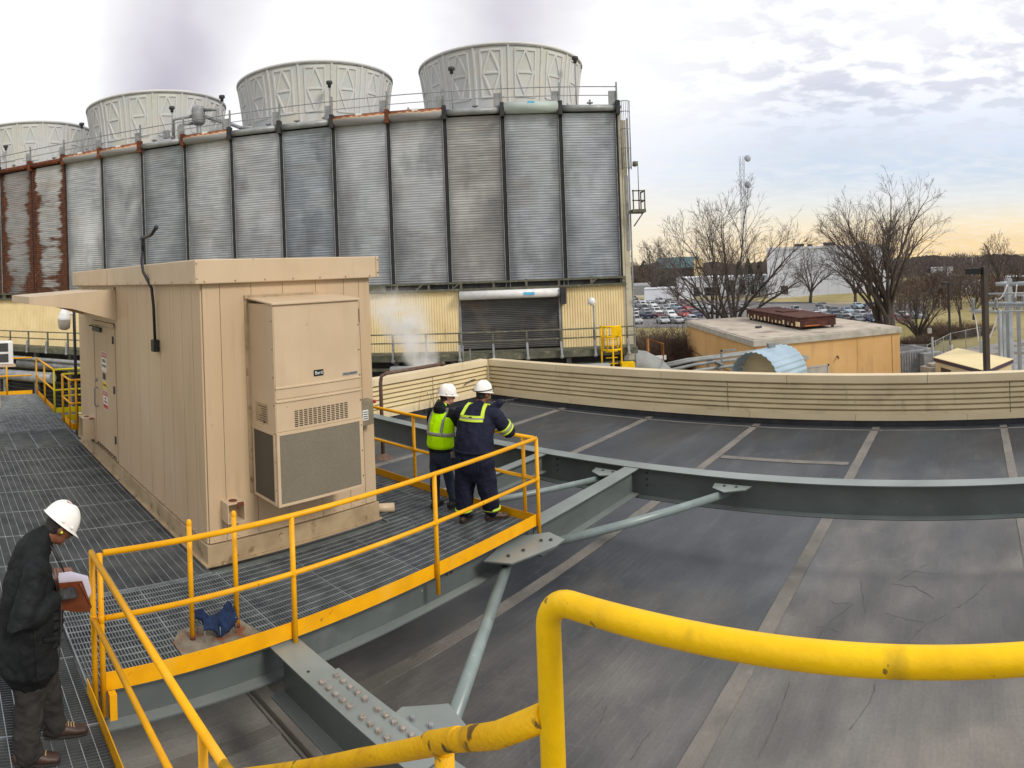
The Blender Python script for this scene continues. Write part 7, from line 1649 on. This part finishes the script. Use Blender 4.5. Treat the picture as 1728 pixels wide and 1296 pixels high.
for f_, w in ((.62, .022), (.82, .022)):
    tape(so_, ring(PT[0].lerp(PT[1], f_), dA, .106-.014*f_, .112-.014*f_, w, .004, (.4, .9, 0)), 'hitape', (.4, .9, 0))
tape(so_, ring(PT[0].lerp(PT[1], .72), dA, .092, .098, .026, .006, (.4, .9, 0)), 'silver', (.4, .9, 0))
for fx, fy, zz in ((.07, -.155, .16), (-.11, .155, .16)):
    tape(so_, ring((fx, fy, zz), (0, 0, 1), .107, .118, .032, .007), 'hitape')
def strip(parent, pts, nrm, w, th, mt, name='reflective_tape'):
    """tape laid over the back: centre points, width direction from normal"""
    mb = MB(); P_ = [V(p) for p in pts]; vs = []
    for i, c in enumerate(P_):
        t = (P_[min(i+1, len(P_)-1)]-P_[max(i-1, 0)]).normalized(); n_ = V(nrm[i] if isinstance(nrm, list) else nrm).normalized(); s_ = t.cross(n_).normalized()
        vs += [c-s_*w/2, c+s_*w/2, c+s_*w/2+n_*th, c-s_*w/2+n_*th]
    mb.add(vs, [(4*i+j, 4*i+(j+1) % 4, 4*i+4+(j+1) % 4, 4*i+4+j) for i in range(len(P_)-1) for j in range(4)]); return part(name, mb, M[mt], parent, rel=True)
# yoke across the shoulder blades: band plus braces over the shoulders
def backpt(y, z):   # surface of the coveralls' back
    cx = {1.14: -.03, 1.27: .02, 1.37: .06, 1.43: .09}; zs = sorted(cx); rx = {1.14: .200, 1.27: .180, 1.37: .145, 1.43: .11}; ry = {1.14: .262, 1.27: .268, 1.37: .245, 1.43: .17}
    z = min(max(z, 1.14), 1.43)
    for a, b in zip(zs, zs[1:]):
        if a <= z <= b: f_ = (z-a)/(b-a); c = cx[a]+(cx[b]-cx[a])*f_; dp = rx[a]+(rx[b]-rx[a])*f_; wd = ry[a]+(ry[b]-ry[a])*f_; break
    yy = max(-.97, min(.97, y/wd)); return V((c-dp*math.sqrt(1-yy*yy)-.028, y, z))
ys = [-.17+.34*i/12 for i in range(13)]
strip(so_, [backpt(y, 1.365) for y in ys], (-1, 0, .35), .028, .014, 'hitape'); strip(so_, [backpt(y, 1.322) for y in ys], (-1, 0, .3), .028, .014, 'hitape'); strip(so_, [backpt(y, 1.343)-V((.003, 0, 0)) for y in ys], (-1, 0, .3), .020, .018, 'silver')
for s_ in (-1, 1):
    pts = [backpt(s_*.15, 1.37), backpt(s_*.14, 1.40)+V((0, 0, .01)), backpt(s_*.13, 1.43)+V((.015, 0, .028)), V((.075, s_*.12, 1.492)), V((.15, s_*.12, 1.47))]
    strip(so_, pts, [V((-1, 0, .4)), V((-1, 0, .6)), V((-.7, 0, .9)), V((-.2, 0, 1)), V((.2, 0, 1))], .045, .016, 'hitape')
helmet(pn, (.198, -.018, 1.640), R(10), R(-22), scale=.92, band=True, label='white hard hat with a dark goggle strap')
shoe('boot', pn, (.08, -.155, 0), (.75, -.66)); shoe('boot', pn, (-.11, .155, 0), (.97, .1))

# -- person in the lime vest, left of him
pw = person('person in a lime hi-vis vest and dark jeans standing beside the one in navy coveralls', 6.30, 6.58, 6)
body = MB(); hair = MB(); Mh = head(body, hair, (.12, -.01, 1.50), R(8), R(-38))
body.loft([((.05, 0, 1.31), .075, .07), ((.075, 0, 1.40), .055, .055), ((.10, -.005, 1.45), .052, .055)], cap=1)
body.loft([((-.05, 0, .86), .14, .12), ((-.03, 0, 1.05), .125, .105), ((.02, 0, 1.24), .15, .10), ((.04, 0, 1.32), .12, .075)], cap=2)
for s_, fx, fy in ((-1, .06, -.11), (1, -.08, .10)): body.loft([((-.05, s_*.09, .84), .085, .09), ((-.03, s_*.10, .46), .052, .055), ((fx, fy, .1), .038, .04)], cap=2)
WA = [V((.03, .19, 1.28)), V((.06, .29, 1.03)), V((.32, .20, 1.12))]; WB = [V((.03, -.19, 1.28)), V((.12, -.27, 1.06)), V((.34, -.12, 1.13))]
for A in (WA, WB): body.tube([A[0], A[1], A[2]], [.045, .038, .026], 10)
cloth_part('body', body, 'skin_light', pw, .010, 2)
hm = MB(); hm.v = hair.v; hm.f = hair.f; hm.m = hair.m; hm.sm = hair.sm; hm.tube([(-.0, .03, 1.47), (-.05, .05, 1.40), (-.10, .06, 1.33)], [.03, .028, .012], 8); cloth_part('hair', hm, 'hair_brown', pw, .010, 2)
g = MB(); hand(g, WA[2], (.9, -.1, 0), (0, 0, -1), curl=.8); g2_ = g; cloth_part('glove', g, 'glove', pw, .007, 1)
g = MB(); hand(g, WB[2], (.9, .1, 0), (0, 0, -1), curl=.8, thumb_side=-1); cloth_part('glove', g, 'glove', pw, .007, 1)
je = MB(); je.loft([((-.06, 0, .70), .165, .13), ((-.06, 0, .82), .175, .135), ((-.05, 0, .93), .16, .12)], cap=2)
je.loft([((-.06, -.08, .76), .090, .105), ((-.03, -.09, .5), .072, .082), ((.02, -.10, .28), .064, .070), ((.05, -.11, .11), .060, .066)], cap=1)
je.loft([((-.06, .08, .76), .090, .105), ((-.08, .09, .5), .072, .082), ((-.085, .10, .28), .064, .070), ((-.085, .10, .11), .060, .066)], cap=1)
cloth_part('jeans', je, 'jeans', pw, .012, 4, .018, .09)
co = MB(); co.loft([((-.055, 0, .80), .185, .15), ((-.05, 0, .95), .18, .145), ((-.02, 0, 1.12), .19, .14), ((.015, 0, 1.25), .195, .125), ((.035, 0, 1.32), .14, .095), ((.06, 0, 1.37), .080, .078)], cap=1)
for A, yo in ((WA, -.05), (WB, .05)): co.loft([(A[0]+V((0, yo, 0)), .075, .075), (A[0], .078, .08), (A[0].lerp(A[1], .5), .064, .068), (A[1], .056, .060), (A[1].lerp(A[2], .9), .042, .044)], right=(.3, .9, 0), cap=2)
co.loft([((-.055, 0, 1.30), .095, .05), ((-.055, 0, 1.36), .105, .055), ((-.03, 0, 1.41), .085, .045)], cap=2)
cloth_part('coat', co, 'jacket', pw, .012, 4, .02, .1)
ve = MB(); ve.loft([((-.055, 0, .86), .205, .168), ((-.05, 0, .98), .200, .163), ((-.02, 0, 1.12), .205, .157), ((.01, 0, 1.22), .200, .142), ((.025, 0, 1.30), .150, .118), ((.035, 0, 1.335), .11, .095)], cap=1)
vo_ = cloth_part('vest', ve, 'hivis', pw, .012, 3, .014, .1)
def wback(y, z):
    c = {.86: (-.055, .205, .168), 1.12: (-.02, .205, .157), 1.22: (.01, .2, .142), 1.30: (.025, .15, .118), 1.335: (.035, .11, .095)}; ks = sorted(c); z = min(max(z, .86), 1.335)
    for a, b in zip(ks, ks[1:]):
        if a <= z <= b: f_ = (z-a)/(b-a); cx_, wd, dp = [u+(v-u)*f_ for u, v in zip(c[a], c[b])]; break
    yy = max(-.98, min(.98, y/wd)); return V((cx_-dp*math.sqrt(1-yy*yy)-.006, y, z))
tape(vo_, ring((-.035, 0, 1.02), (.1, 0, 1), .208, .166, .048, .008), 'silver')
for s_ in (-1, 1): strip(vo_, [wback(s_*.115, z) for z in (1.04, 1.10, 1.16, 1.22, 1.27, 1.31)]+[V((-.005, s_*.11, 1.372))], (-1, 0, .2), .045, .008, 'silver')
helmet(pw, (.118, -.01, 1.530), R(6), R(-38), scale=.92, label='plain white hard hat')
shoe('boot', pw, (.05, -.11, 0), (.97, -.2), mt='glove', lace=False, L=.26); shoe('boot', pw, (-.085, .10, 0), (.97, .2), mt='glove', lace=False, L=.26)
